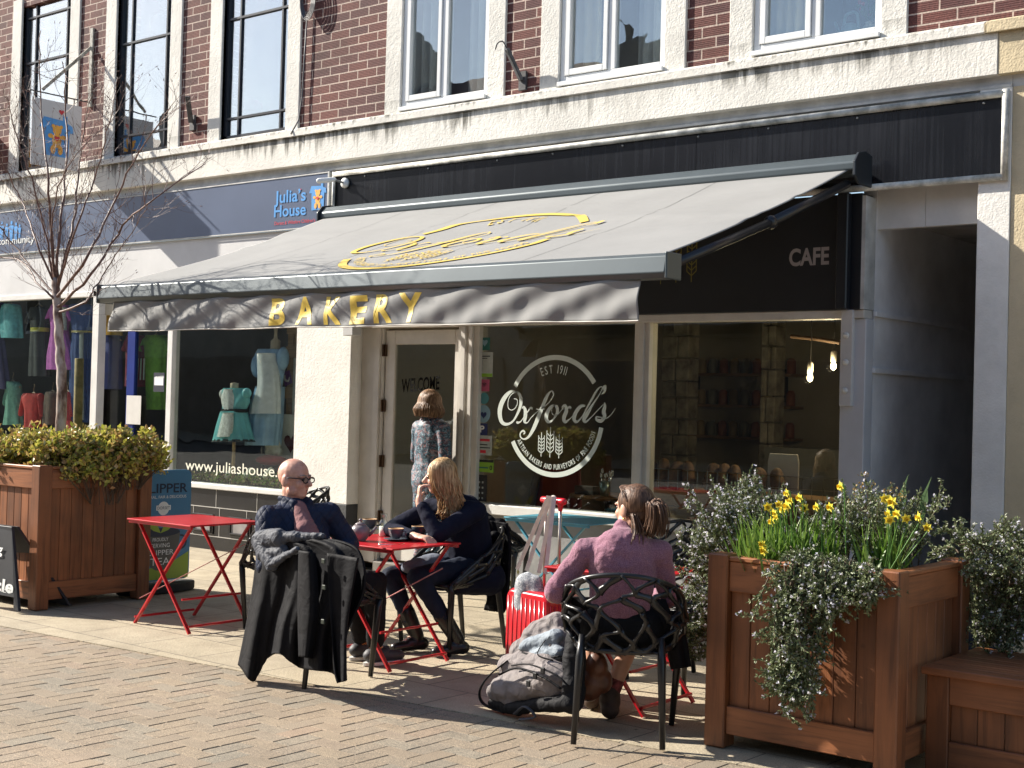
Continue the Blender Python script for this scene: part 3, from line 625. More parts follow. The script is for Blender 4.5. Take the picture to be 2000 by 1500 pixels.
g = MB(); g.box(-7.9, -4.286, .0, .12, 0, .63); g.build('stall_riser', mat('grey_riser', (.30, .30, .30), .7, 0, .12, 3, .2, 30), F)
g = MB(); g.box(-7.66, -6.05, .05, .058, .715, 2.24); g.build('window_pane', m_glass, F); g = MB(); g.box(-5.91, -4.285, .05, .058, .715, 2.24); g.build('window_pane', m_glass, F)
D = MB(); dx0, dx1 = -8.86, -7.90
for (a, b_, c_, d_) in ((dx0+.01, dx0+.13, .12, 2.22), (dx1-.1, dx1-.005, .12, 2.22), (dx0+.13, dx1-.1, 2.09, 2.22), (dx0+.13, dx1-.1, .12, .4)): D.box(a, b_, .07, .115, c_, d_)
d = D.build('door', m_frame, F, bevel=.005)
g = MB(); g.box(dx0+.12, dx1-.09, .09, .096, .39, 2.1); g.build('door_pane', m_glass, d)
m_rust = mat('old_brass', (.10, .055, .03), .4, .7, .2, 20)
for z in (1.98, 1.47, .96, .45):
    g = MB(); g.box(dx0-.03, dx0+.035, .048, .07, z, z+.11); g.tube([(dx0+.004, .04, z), (dx0+.004, .04, z+.11)], .009, 8); g.build('hinge', m_rust, d, bevel=.002)
g = MB(); fit_text(g, 'WELCOME', (784, 766), (858, 760), 26, .088, .02, lift=.001); g.build('welcome_lettering', mat('dark_vinyl', (.006, .006, .006), .9, 0, 0, spec=.1), d)
g = MB(); g.box(-8.86, -7.9, -.02, .3, 0, .1); g.build('door_step', mat('step_stone', (.2, .18, .16), .8, 0, .15, 8), F, bevel=.01)
m_frost = mat('frosted_vinyl', (.62, .68, .63), .6, 0, .02, 8)
ec = FY(960+705/1500*260, 680+765/1500*260, .047); kk = FPX/((ec-CP).dot(CF)); U = 260/kk
cafe_emblem(F, plane_fn(ec, (U, 0, 0), (0, 0, U)), m_frost)
# stickers on the cafe glass
def sticker(x0, x1, y0, y1, m, label, lines=(), round_=False, Y=.046):
    a = FY(x0, y1, Y); b_ = FY(x1, y0, Y); g = MB(); cx, cz = (a.x+b_.x)/2, (a.z+b_.z)/2; hw, hh = (b_.x-a.x)/2, (b_.z-a.z)/2
    if round_: g.prism([(cx+hw*cos(t*pi/12), Y, cz+hh*sin(t*pi/12)) for t in range(24)], (0, .003, 0))
    else: g.box(cx-hw, cx+hw, Y, Y+.003, cz-hh, cz+hh)
    o = tag(g.build('sticker', m), label, 'sticker', 'stickers down the edge of the cafe window')
    for (u0, u1, v0, v1, mm) in lines:
        g = MB(); g.box(cx-hw+2*hw*u0, cx-hw+2*hw*u1, Y-.0012, Y-.0003, cz-hh+2*hh*v0, cz-hh+2*hh*v1); g.build('print', mm, o)
    return o, cx, cz, hw, hh
m_g1 = mat('teal_paper', (.02, .14, .12), .5, 0, 0); m_pap = mat('paper', (.42, .45, .42), .6, 0, .1, 20); m_pink = mat('pink_paper', (.45, .08, .16), .5, 0, 0)
m_lb = mat('pale_blue_paper', (.22, .36, .45), .5, 0, 0); m_nv = mat('navy_paper', (.02, .03, .12), .5, 0, 0); m_lime = mat('lime_paper', (.22, .42, .03), .5, 0, 0); m_bk = mat('black_paper', (.012, .012, .013), .5, 0, 0); m_tq = mat('turquoise_paper', (.07, .25, .28), .5, 0, 0)
o, cx, cz, hw, hh = sticker(937, 957, 659, 684, m_g1, 'dark green square sticker at the top of the cafe window column'); g = MB(); poly2(g, heart2(cx, cz+.01, .07), lambda x, y: V((x, .044, y))); g.build('heart', m_lb, o)
sticker(935, 963, 688, 736, m_pap, 'tall pale sticker with a lime strip along its foot', [(0, 1, 0, .14, m_lime), (.15, .8, .82, .86, m_bk), (.15, .6, .74, .77, m_bk)])
o, cx, cz, hw, hh = sticker(936, 956, 741, 764, m_pink, 'pink square wifi sticker'); g = MB()
for r_ in (.012, .024, .036): arc2(g, cx, cz-.02, r_, r_+.006, 50, 130, lambda x, y: V((x, .044, y)), 10)
g.build('wifi_mark', m_bk, o)
sticker(936, 955, 767, 789, m_tq, 'turquoise round sticker below the pink one', round_=True)
o, cx, cz, hw, hh = sticker(932, 958, 791, 825, m_lb, 'pale blue round sticker with a dark heart', round_=True); g = MB(); poly2(g, heart2(cx, cz-.01, .07), lambda x, y: V((x, .044, y))); g.build('heart', m_nv, o)
o, cx, cz, hw, hh = sticker(933, 952, 827, 850, m_nv, 'navy parking sticker with a white letter P'); g = MB(); fit_text(g, 'P', (937, 844), (946, 844), 13, .0445, .03); g.build('letter', m_wtxt, o)
sticker(932, 961, 851, 888, m_pap, 'white card with a red heading taped inside the cafe window', [(.15, .85, .7, .82, m_red), (.1, .9, .35, .4, m_bk), (.1, .7, .5, .55, m_bk), (.2, .6, .1, .25, m_red)])
o, cx, cz, hw, hh = sticker(930, 964, 899, 921, m_lime, 'lime green food hygiene rating sticker', [(0, 1, .8, 1, m_bk), (.05, .7, .3, .42, m_g1)]); g = MB(); fit_text(g, '0', (956, 918), (961, 918), 9, .0445, .02); g.build('digit', m_bk, o)
sticker(930, 951, 928, 978, m_bk, 'tall black card with rows of pale symbols low in the cafe window', [(.2+.33*i, .35+.33*i, .08+.2*j, .15+.2*j, m_pap) for i in range(2) for j in range(4)])
# ------------------------------------------------------------------ awning
A = empty('awning', (-6.7, -.3, 3.2), 0, 'grey retractable awning with gold lettering pulled out over the cafe tables', 'awning')
AX0, AX1, AY0, AZ0, AY1, AZ1 = -9.34, -4.06, -.33, 3.235, -2.60, 2.43
m_alu = mat('grey_aluminium', (.075, .095, .105), .38, .3, .06, 3)
m_fab = mat('awning_fabric', (.245, .245, .24), .85, 0, .05, 1.5, .25, 500, bd=.002)
def fab(u, v):                                        # u 0..1 left to right, v 0..1 from the cassette to the front bar
    x = AX0+.05+(AX1-AX0-.1)*u; y = AY0+(AY1-AY0)*v; z = AZ0+(AZ1-AZ0)*v
    sag = .035*sin(pi*v)+.010*sin(pi*v)*sin(u*9+v*4)
    wr = .010*sin(pi*min(1, v*1.6))*math.exp(-((v-.22-.28*u-.05*sin(u*7))/.035)**2)+.008*math.exp(-((v-.95+.35*u)/.03)**2)*sin(pi*v)+.008*math.exp(-((v-.42+.10*u)/.022)**2)+.007*math.exp(-((v-.12-.1*u)/.02)**2)*sin(pi*u)
    return V((x, y, z-sag+wr))
g = MB(); g.grid(fab, 160, 70); g.build('canopy', m_fab, A, smooth=True, solid=.003)
g = MB(); prof = [(-.12, 3.22), (-.12, 3.34), (-.2, 3.365), (-.29, 3.345), (-.345, 3.29), (-.345, 3.235), (-.30, 3.215)]
g.prism([(AX0, y, z) for y, z in prof], (AX1-AX0, 0, 0)); g.build('cassette', m_alu, A, bevel=.012, seg=3)
for x in (AX0-.02, AX1):
    g = MB(); g.prism([(x, y*1.03+.005, z) for y, z in [(-.1, 3.14), (-.1, 3.36), (-.2, 3.38), (-.31, 3.355), (-.365, 3.29), (-.365, 3.19), (-.3, 3.14)]], (.02, 0, 0))
    g.build('end_cap', mat('dark_alu', (.03, .037, .045), .4, .2, .05, 3), A, bevel=.004)
g = MB(); g.box(AX0+.3, AX1-.1, -.12, -.03, 3.2, 3.3); g.build('wall_bracket', m_navy, A)
bx = AY1
g = MB(); g.prism([(AX0, y, z) for y, z in [(bx-.03, 2.43), (bx-.075, 2.41), (bx-.095, 2.315), (bx-.07, 2.285), (bx+.03, 2.285), (bx+.05, 2.315), (bx+.03, 2.415)]], (AX1-AX0, 0, 0)); g.build('front_bar', m_alu, A, bevel=.006, seg=2)
g = MB(); g.box(AX1, AX1+.015, bx-.095, bx+.06, 2.28, 2.43); g.build('bar_cap', m_alu, A, bevel=.01, seg=3); g = MB(); g.box(AX0-.015, AX0, bx-.095, bx+.06, 2.28, 2.43); g.build('bar_cap', m_alu, A, bevel=.01, seg=3)
for k in (.2, .4, .6, .8):
    g = MB(); pp = [fab(k+.0012*j, t/30)+V((0, 0, .0032)) for t in range(31) for j in (0, 1)]; g.add(pp, [(2*i, 2*i+1, 2*i+3, 2*i+2) for i in range(30)]); g.build('seam', mat('seam_thread', (.17, .17, .165), .8, 0, 0), A)
def val(u, v, d=0):                                   # hanging valance
    x = AX0+.18+(AX1-AX0-.36)*u; n1 = sin(x*13+sin(x*5)*2.6+sin(x*2.1)*3+v*2.5)*.5+sin(x*41+v*3)*.25+sin(x*7.3)*.2
    k = .08+.92*v
    if u < .012: x -= .05*v*(1-u/.012); 
    return V((x, bx-.060+.008*n1*k+.01*sin(v*7+x*13)-d-.015*v, 2.29-.235*v+.003*sin(x*6)))
g = MB(); g.grid(lambda u, v: val(u, v), 420, 14); g.build('valance', m_fab, A, smooth=True, solid=.002)
g = MB(); g.tube([val(i/200, 1)+V((0, -.002, 0)) for i in range(201)], .0045, 5); g.build('valance_hem', mat('hem', (.6, .58, .52), .8, 0, 0), A)
g = MB()
for sx_, x in ((-1, AX0+.18), (1, AX1-.18)):
    pass
g.grid(lambda u, v: V((AX0+.18-.01*v-.02*v, bx-.060+.3*u*(.35+.65*v), 2.29-.2*v)), 10, 6); g.build('valance_return', m_fab, A, smooth=True, solid=.002)
# lettering on the valance: BAKERY
g = MB(); xs = [530, 580, 636, 686, 734, 781]; xe = [560, 615, 668, 718, 768, 824]; yb = [624, 621, 618, 616, 614, 612]
def valpt(x, z): u = (x-(AX0+.18))/(AX1-AX0-.36); v = (2.29-z)/.235; return val(u, v, .0035)
for ch, a, b_, yy in zip('BAKERY', xs, xe, yb):
    p = FY(a, yy, bx-.06); q = FY(b_, yy, bx-.06); vs, fs = text2d(ch, 1, bold=.035); x0 = min(v[0] for v in vs); wd = width2d(vs); sc = (q.x-p.x)/wd; hs = .195/.72
    import bmesh
    bm = bmesh.new(); vv = [bm.verts.new(((x-x0)*sc, y*hs*.93, 0)) for x, y in vs]
    for f in fs:
        try: bm.faces.new([vv[i] for i in f])
        except ValueError: pass
    bmesh.ops.subdivide_edges(bm, edges=[e for e in bm.edges if e.calc_length() > .03], cuts=4, use_grid_fill=True)
    bmesh.ops.triangulate(bm, faces=bm.faces); bm.verts.index_update()
    g.add([valpt(p.x+v.co.x, 2.08+v.co.y) for v in bm.verts], [tuple(v.index for v in f.verts) for f in bm.faces]); bm.free()
    g.build('valance_letter', m_gold, A, smooth=True); g = MB()
g = MB()                                              # folding arms
for x, s_ in ((AX1-.12, 1), (AX0+.12, -1)):
    pass
g.tube([(AX1-.06, -.33, 3.14), (AX1-.03, -1.45, 2.74)], .032, 8); g.tube([(AX1-.03, -1.45, 2.74), (AX1-.05, bx+.02, 2.36)], .028, 8); g.ball((AX1-.03, -1.45, 2.74), .045, n=10, m=6)
g.build('folding_arm', m_navy, A, smooth=True)
g = MB(); g.tube([(AX0+.06, -.33, 3.14), (AX0+.03, -1.45, 2.74)], .032, 8); g.tube([(AX0+.03, -1.45, 2.74), (AX0+.05, bx+.02, 2.36)], .028, 8); g.ball((AX0+.03, -1.45, 2.74), .045, n=10, m=6)
g.build('folding_arm', m_navy, A, smooth=True)
# emblem on the canopy: plane coordinates -> fabric
sl_ = sqrt((AY1-AY0)**2+(AZ1-AZ0)**2)
E0u, E0v, ES = .57, .63, 1.95
def fabfn(x, y):
    u = E0u+x*ES/(AX1-AX0-.1); v = E0v-y*ES/sl_
    return fab(min(1, max(0, u)), min(1, max(0, v)))+V((0, -.0035, .008))
cafe_emblem(A, fabfn, mat('canopy_gold', (.60, .43, .08), .6, 0, .06, 6), nrm=(0, -.3, .95), sw=.72)
# ------------------------------------------------------------------ street opposite (seen only in the glass)
O = empty('terrace_opposite', (-12, -21, 0), 0, 'tall brown terrace with tiled roofs and chimneys standing across the street', 'building')
m_ob = mat('opposite_brick', (.30, .27, .23), .9, 0, .15, 1.5); m_roof = mat('roof_tile', (.12, .07, .055), .8, 0, .2, 6)
for i, (x0, x1, h) in enumerate(((-110, -90, 8.6), (-90, -75, 9.4), (-75, -60, 8.3), (-60, -46, 9), (-46, -33, 8.4), (-33, -24, 9.2), (-24, -13, 8.2), (-13, -2, 9.0), (-2, 12, 8.0), (12, 30, 8.8))):
    g = MB(); g.box(x0, x1-.02, -29, -21, 0, h); g.build('wall', m_ob, O)
    g = MB(); g.prism([(x0-.1, -20.7, h), (x0-.1, -25, h+3), (x0-.1, -29.3, h)], (x1-x0+.1, 0, 0)); rf = g.build('roof', m_roof, O)
    g = MB(); g.box(x0+.3, x0+1.6, -25.6, -24.6, h+1, h+4.4); g.box(x0+.5, x0+.8, -25.3, -25, h+4.4, h+4.9); g.build('chimney', m_ob, rf)
    k = x0+1.2
    while k < x1-1.5:
        for z in (3.9, 6.4):
            g = MB(); g.box(k, k+1.1, -21, -20.95, z, z+1.5); f_ = g.build('window', m_white, O); g = MB(); g.box(k+.1, k+1, -20.95, -20.94, z+.1, z+1.4); g.build('pane', m_dark, f_)
        k += 2.4
    g = MB(); g.box(x0+.6, x1-.6, -20.99, -20.9, .3, 2.9); g.build('shopfront', mat('opp_shop%d' % (i % 2), ((.07, .05, .04), (.16, .14, .12))[i % 2], .5, 0, .2, 2), O)
# ------------------------------------------------------------------ cafe interior
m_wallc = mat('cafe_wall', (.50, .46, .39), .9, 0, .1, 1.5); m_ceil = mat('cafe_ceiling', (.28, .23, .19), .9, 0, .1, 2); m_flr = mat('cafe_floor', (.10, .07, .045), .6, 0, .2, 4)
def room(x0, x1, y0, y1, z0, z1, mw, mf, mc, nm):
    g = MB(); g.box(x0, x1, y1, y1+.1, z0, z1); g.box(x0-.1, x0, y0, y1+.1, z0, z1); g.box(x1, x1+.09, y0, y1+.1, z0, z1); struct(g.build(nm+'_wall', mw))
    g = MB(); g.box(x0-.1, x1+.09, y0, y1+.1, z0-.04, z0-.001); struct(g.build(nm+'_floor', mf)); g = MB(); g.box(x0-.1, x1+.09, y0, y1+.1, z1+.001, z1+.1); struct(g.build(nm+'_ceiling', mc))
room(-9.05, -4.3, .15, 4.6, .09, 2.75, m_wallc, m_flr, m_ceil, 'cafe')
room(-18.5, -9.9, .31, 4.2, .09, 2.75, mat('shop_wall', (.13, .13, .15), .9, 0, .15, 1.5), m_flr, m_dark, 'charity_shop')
def on(x, y, Y): return FY(x, y, Y)
def px_box(x0, x1, y0, y1, Y, dy):                     # photo rectangle -> world extents on the plane Y
    a = FY(x0, y1, Y); b_ = FY(x1, y0, Y); return a.x, b_.x, Y, Y+dy, a.z, b_.z
m_pic = mat('picture_dark', (.02, .025, .04), .3, 0, .3, 20)
for (r_, lb) in (((1011, 1050, 680, 762), 'dark framed portrait on the cafe wall behind the round window emblem'), ((1212, 1236, 696, 770), 'narrow dark framed picture near the window mullion'), ((1386, 1414, 712, 780), 'blue grey framed print on the wall above the loaves')):
    x0, x1, y0, y1, z0, z1 = px_box(*r_, 3.2, .05); w_ = (x1-x0); e = empty('picture', ((x0+x1)/2, 4.5, z0), 0, lb, 'picture', 'pictures on the cafe wall')
    g = MB(); g.box(x0, x1, 4.52, 4.6, z0, z1); g.build('picture_frame', m_bk, e); g = MB(); g.box(x0+.03, x1-.03, 4.512, 4.519, z0+.03, z1-.03); g.build('print', mat('print_tone', (.04, .05, .065), .5, 0, .5, 9), e)
# pendant lights
m_bulb = mat('bulb_glow', (1, .8, .5), .4, emis=(1, .78, .45), es=14); m_rope = mat('black_cord', (.015, .012, .01), .8)
def pendant(px, py, Y, top, label, ring=True):
    p = FY(px, py, Y); e = empty('pendant_light', (p.x, p.y, p.z), 0, label, 'pendant light', 'bare bulb pendants inside the cafe')
    g = MB(); g.ball(p, .022, .022, .032, n=10, m=8); g.build('bulb', m_bulb, e, smooth=True)
    g = MB(); g.lathe([(.02, .03), (.024, .05), (.024, .11), (.012, .125)], p, 12); g.build('lamp_holder', mat('ceramic', (.45, .42, .36), .3), e, smooth=True)
    g = MB(); g.tube([p+V((0, 0, .12)), p+V((.004, 0, .3)), V((p.x, p.y, top))], .004, 6); g.build('cord', m_rope, e)
    if ring:
        g = MB(); c = p+V((.02, 0, .62)); g.tube([c+V((.075*cos(t*pi/8), 0, .13*sin(t*pi/8))) for t in range(17)], .012, 6); g.tube([c+V((.06*cos(t*pi/8), .03, .10*sin(t*pi/8))) for t in range(17)], .01, 6); g.build('cord_coil', m_rope, e)
    l_ = bpy.data.lights.new('bulb_light', 'POINT'); l_.energy = 5; l_.color = (1, .75, .45); l_.shadow_soft_size = .03; lo = bpy.data.objects.new('bulb_light', l_); COL.objects.link(lo); lo.location = p+V((0, -.06, -.02))
pendant(1582, 738, .9, 2.7, 'lit bare bulb on a looped black cord, left of the pair in the right window')
pendant(1628, 715, 1.0, 2.7, 'lit bare bulb on a black cord nearest the white corner post')
pendant(797, 717, 1.8, 2.7, 'small lit bulb seen through the door glass above the word welcome', False)
pendant(853, 738, 1.8, 2.7, 'lit bulb seen through the door glass above the standing woman', False)
g = MB(); a = FY(1545, 657, .95); b_ = FY(1640, 669, .95); g.tube([a, (a+b_)/2+V((0, 0, .006)), b_], .016, 8); tag(g.build('wooden_pole', mat('pole_wood', (.12, .07, .04), .7)), 'dark wooden pole hanging level behind the two bulbs in the right window', 'pole')
# bread rack with loaves
K = empty('bread_rack', (-5.4, .5, .1), 0, 'rustic plank counter with wire rack of loaves behind the right cafe window', 'bread rack')
m_plank = woodmat('pale_plank', (.36, .22, .11), (.18, .10, .05), 0)
x0, x1 = FY(1262, 970, .3).x, FY(1640, 960, .3).x; zt = FY(1330, 958, .3).z
for i in range(4):
    g = MB(); g.box(x0, x1, .3, .33, zt-.13*(i+1)+.006, zt-.13*i); g.build('plank', m_plank, K, bevel=.004)
g = MB(); g.box(x0, x1, .33, .95, zt-.05, zt-.01); g.build('shelf', m_plank, K)
g = MB(); zz = zt
for z in (.07, .16): g.tube([(x0, .34, zz+z), (x1, .34, zz+z)], .003, 5)
for i in range(24): g.tube([(x0+.09*i, .34, zz), (x0+.09*i, .34, zz+.16)], .0025, 4)
g.build('wire_rail', mat('steel3', (.4, .4, .4), .3, 1), K)
m_loaf = mat('crust', (.17, .09, .04), .75, 0, .3, 18, .5, 40)
LAB = ['floury', 'tall dark', 'round', 'pale crusted', 'short', 'split', 'leaning', 'long', 'end']
for i, (px, py, s_) in enumerate(((1272, 915, 1), (1297, 912, 1.1), (1322, 917, 1), (1345, 918, 1), (1393, 912, 1), (1415, 915, 1), (1437, 918, .95), (1482, 922, .9), (1520, 925, .9))):
    p = FY(px, py+18, .5); g = MB(); ln = R.uniform(-.03, .03); g.cap((p.x-ln, .46, zt+.05), (p.x+ln, .52, zt+.17*s_), .058, .050, 1.5, n=14)
    tag(g.build('loaf', m_loaf, smooth=True), '%s brown loaf standing in the wire rack, number %s from the window mullion' % (LAB[i], ('one', 'two', 'three', 'four', 'five', 'six', 'seven', 'eight', 'nine')[i]), 'loaf', 'loaves in the window rack')
# inside table with cutlery pot, red chair, wicker chair
T = empty('cafe_table', (-6.45, .7, .1), 0, 'small round wooden table just inside the middle cafe window', 'table'); tp = FY(1175, 967, .62)
g = MB(); g.lathe([(0, -.03), (.33, -.03), (.34, -.015), (.33, 0), (0, 0)], (tp.x, .72, tp.z), 28); g.build('table_top', woodmat('table_wood', (.38, .2, .09), (.2, .1, .05), 0), T, smooth=False)
g = MB(); g.tube([(tp.x, .72, .1), (tp.x, .72, tp.z-.03)], .03, 10); g.build('pedestal', m_bk, T)
p = FY(1181, 968, .55); Cn = empty('cutlery_pot', (p.x, .55, tp.z), 0, 'galvanised pot full of spoons and forks on the inside table', 'cutlery pot')
g = MB(); g.lathe([(.035, 0), (.05, .125), (.047, .125), (.033, .006), (0, .006)], (p.x, .55, tp.z), 18); g.build('pot', mat('galvanised', (.35, .48, .48), .3, .8, .2, 20), Cn, smooth=True)
for i in range(9):
    a = R.uniform(0, 6.28); q = V((p.x+.02*cos(a), .55+.02*sin(a), tp.z+.02)); t = V((p.x+.065*cos(a), .55+.05*sin(a), tp.z+R.uniform(.17, .21)))
    g = MB(); g.tube([q, t], .003, 5); g.ball(t, .013, .005, .022, n=8, m=6); g.build('spoon', mat('cutlery', (.8, .8, .78), .2, .9), Cn, smooth=True)
x0, x1, _, _, z0, z1 = px_box(1128, 1166, 952, 969, .55, .1); g = MB(); g.box(x0, x1, .5, .62, tp.z, tp.z+.075)
tag(g.build('sauce_caddy', mat('dark_wood', (.06, .045, .035), .7, 0, .3, 20), bevel=.004), 'dark wooden caddy box beside the cutlery pot', 'caddy')
def shell_chair(name, cx, cy, z, rz, w_, h, m, label, grp=None):
    e = empty(name, (cx, cy, .1), rz, label, 'chair', grp); Mt = Matrix.Translation((cx, cy, 0)) @ Matrix.Rotation(rz, 4, 'Z')
    def f(u, v):
        x = (u-.5)*w_*(1-.25*max(0, v-.45)**2*3); y = .2-.42*min(1, v*1.8)-.10*max(0, v-.55)*1.6; zz = z+(0 if v < .5 else (v-.5)*2*h)+.25*(abs(u-.5)*2)**3*.25
        return Mt @ V((x, y, zz))
    g = MB(); g.grid(f, 14, 22); g.build('seat_shell', m, e, smooth=True, solid=.012)
    for sx_ in (-1, 1):
        for sy_ in (-1, 1): g = MB(); g.tube([Mt @ V((sx_*w_*.25, sy_*.12, z)), Mt @ V((sx_*w_*.42, sy_*.2, .1))], .013, 6); g.build('leg', m_rope, e)
    return e
p = FY(1057, 985, .6); shell_chair('shell_chair', p.x, .75, .56, radians(200), .44, .42, mat('oxblood_plastic', (.19, .022, .018), .35), 'dark red plastic shell chair just inside the middle cafe window')
p = FY(975, 975, .6); shell_chair('wicker_chair', p.x, .7, .52, radians(120), .5, .44, mat('wicker', (.22, .17, .12), .8, 0, .2, 60, .8, 160), 'beige ribbed chair inside the cafe beside the sticker column')
p = FY(815, 985, .5); shell_chair('folding_chair', p.x, .8, .5, radians(160), .4, .34, mat('olive_paint', (.13, .12, .03), .5), 'olive yellow chair inside the cafe behind the door glass')
m_stone = mat('stone_block', (.30, .275, .225), .8, 0, .35, 7, .5, 20)
for (r_, lb) in (((1285, 1345, 705, 960), 'pale stone block pillar behind the loaves'), ((1480, 1515, 700, 960), 'narrow stone pillar left of the bulbs in the right window')):
    x0, x1, _, _, z0, z1 = px_box(*r_, 2.6, .2); e = empty('stone_pillar', (x0, 2.6, .1), 0, lb, 'pillar'); rq = random.Random(int(x0*10)); z = .1; k = 0
    while z < 2.7:
        h_ = rq.uniform(.16, .26); xm = x0+(x1-x0)*rq.uniform(.35, .65); g = MB(); g.box(x0, xm-.006, 2.6+rq.uniform(-.02, .02), 2.8, z+.004, z+h_-.004); g.box(xm+.006, x1, 2.6+rq.uniform(-.02, .02), 2.8, z+.004, z+h_-.004); g.build('block_course', m_stone, e, bevel=.01); z += h_
x0, x1, _, _, z0, z1 = px_box(1498, 1560, 888, 955, .62, .02); g = MB(); zc = z1-z0
g.prism([(x0, .62, z0), (x1, .62, z0), (x1, .62, z0+zc*.75), ((x0+x1)/2+.12, .62, z1), ((x0+x1)/2-.12, .62, z1), (x0, .62, z0+zc*.75)], (0, .02, 0)); tag(g.build('serving_tray', m_white, bevel=.004), 'white tray with a raised handle edge standing behind the right window', 'tray')
for (r_, lb, c_) in (((945, 1000, 700, 770), 'small pale menu card on the cafe wall near the stickers', (.5, .48, .42)), ((1105, 1150, 700, 745), 'square picture on the cafe wall behind the round emblem', (.2, .16, .1)), ((1440, 1470, 715, 770), 'narrow pale notice on the cafe wall right of the framed print', (.4, .38, .33))):
    x0, x1, _, _, z0, z1 = px_box(*r_, 4.5, .03); g = MB(); g.box(x0, x1, 4.55, 4.6, z0, z1); tag(g.build('wall_card', mat('card_%d' % r_[0], c_, .6, 0, .3, 8)), lb, 'notice')
SHF = empty('wall_shelf', (-7.2, 4.3, 1.2), 0, 'dark wall shelves of jars deep inside the cafe', 'shelf')
for z in (1.25, 1.6, 1.95):
    g = MB(); g.box(-8.2, -6.9, 4.3, 4.6, z, z+.03); g.build('shelf_board', m_plank, SHF)
    for i in range(9): g = MB(); g.lathe([(.05, 0), (.052, .02), (.05, .14), (.03, .17), (0, .17)], (-8.1+.14*i, 4.45, z+.03), 10); g.build('jar', mat('jar_%d' % (i % 3), ((.4, .3, .15), (.3, .32, .3), (.35, .12, .06))[i % 3], .3), SHF, smooth=True)
# counter
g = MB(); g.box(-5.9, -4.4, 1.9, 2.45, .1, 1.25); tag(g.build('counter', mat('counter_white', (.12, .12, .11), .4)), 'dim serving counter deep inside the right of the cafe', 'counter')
# ------------------------------------------------------------------ charity shop displays
def cloth(name, rows, m, Y, pleat=0, amp=.012, depth=.07, parent=None, n=60):
    """rows: photo (y, xl, xr) from the top down; a flattened tube with pleats"""
    g = MB(); vs = []; P = spl([(y, a, b_) for y, a, b_ in rows], 5); k = len(P)
    for i, (y, a, b_) in enumerate(P):
        L, Rr = FY(a, y, Y), FY(b_, y, Y); c = (L+Rr)/2; hw = (Rr.x-L.x)/2; t = i/(k-1)
        for j in range(n):
            q = 2*pi*j/n; r_ = 1+(amp*8*t*sin(pleat*q+sin(q*3)) if pleat else .03*sin(5*q+9*t))
            vs.append((c.x+hw*cos(q)*r_, Y+depth*sin(q)*r_, L.z+(Rr.z-L.z)*(.5+.5*cos(q))))
    g.add(vs, [(i*n+j, i*n+(j+1) % n, (i+1)*n+(j+1) % n, (i+1)*n+j) for i in range(k-1) for j in range(n)]+[tuple(range(n))])
    return g.build(name, m, parent, smooth=True)
m_tur = mat('turquoise_satin', (.20, .58, .62), .45, 0, .1, 9, .2, 20); m_lace = mat('white_lace', (.82, .82, .80), .8, 0, .15, 40, .8, 60)
m_bsat = mat('blue_satin', (.30, .46, .66), .4, 0, .12, 8, .3, 20); m_calico = mat('calico', (.62, .50, .36), .8, 0, .1, 9); m_blk = mat('black_ribbon', (.01, .01, .012), .5)
def mannequin(name, X, Y, neck, label):
    e = empty(name, (FY(X, 900, Y).x, Y, .67), 0, label, 'mannequin', 'dressmaker mannequins in the charity shop window'); return e
E1 = mannequin('dress_mannequin', 455, .2, 0, 'small calico mannequin in a short turquoise and white pinafore dress')
p = FY(458, 752, .2); g = MB(); g.lathe([(.05, -.10), (.043, -.02), (.042, .02), (.0, .026)], p, 16); g.build('neck', m_calico, E1, smooth=True)
g = MB(); q = FY(455, 935, .2); g.tube([V((q.x, .2, .67)), V((q.x, .2, 1.15))], .018, 8); g.build('stand', mat('pale_wood', (.5, .33, .16), .5), E1)
cloth('bodice', [(758, 440, 478), (770, 434, 484), (785, 436, 485), (803, 438, 478)], m_tur, .2, 0, 0, .08, E1)
cloth('skirt', [(803, 436, 478), (830, 428, 484), (860, 421, 491)], m_tur, .2, 14, .012, .11, E1)
cloth('white_bib', [(760, 440, 460), (775, 434, 462), (790, 436, 462), (800, 440, 460)], m_lace, .15, 9, .01, .05, E1); cloth('apron', [(806, 436, 455), (830, 430, 455), (853, 425, 451)], m_lace, .095, 6, .008, .03, E1)
cloth('belt', [(799, 436, 480), (806, 436, 479)], m_blk, .195, 0, 0, .095, E1)
for (a, y) in ((437, 770), (482, 768)): g = MB(); c = FY(a, y, .19); g.ball(c, .045, .05, .055, n=12, m=8); g.build('puff_sleeve', m_lace if a < 450 else m_tur, E1, smooth=True)
g = MB(); c = FY(448, 765, .12); g.prism([c+V((-.05, 0, .015)), c, c+V((-.05, 0, -.015))], (0, .006, 0)); g.prism([c+V((.05, 0, -.015)), c+V((0, -.001, 0)), c+V((.05, 0, .015))], (0, .006, 0)); g.build('bow', m_blk, E1)
cloth('hem_lace', [(858, 421, 492), (863, 419, 493)], m_blk, .2, 14, .012, .113, E1)
E2 = mannequin('dress_mannequin', 525, .42, 0, 'tall calico mannequin in a long blue dress with a silvery white apron')
g = MB(); p = FY(538, 672, .42); g.lathe([(.06, -.12), (.05, -.03), (.05, .03), (.02, .06), (.016, .12), (.022, .16), (0, .17)], p, 16); g.build('neck', m_calico, E2, smooth=True)
cloth('bodice', [(682, 508, 552), (700, 500, 556), (725, 506, 552), (755, 508, 548)], m_bsat, .42, 0, 0, .10, E2)
cloth('skirt', [(755, 508, 548), (800, 496, 546), (870, 488, 540)], m_bsat, .42, 12, .01, .15, E2)
cloth('apron', [(690, 508, 536), (720, 508, 540), (755, 507, 544), (785, 496, 545), (808, 491, 545)], mat('silver_white', (.74, .75, .78), .35, 0, .1, 12, .3, 20), .34, 8, .008, .10, E2)
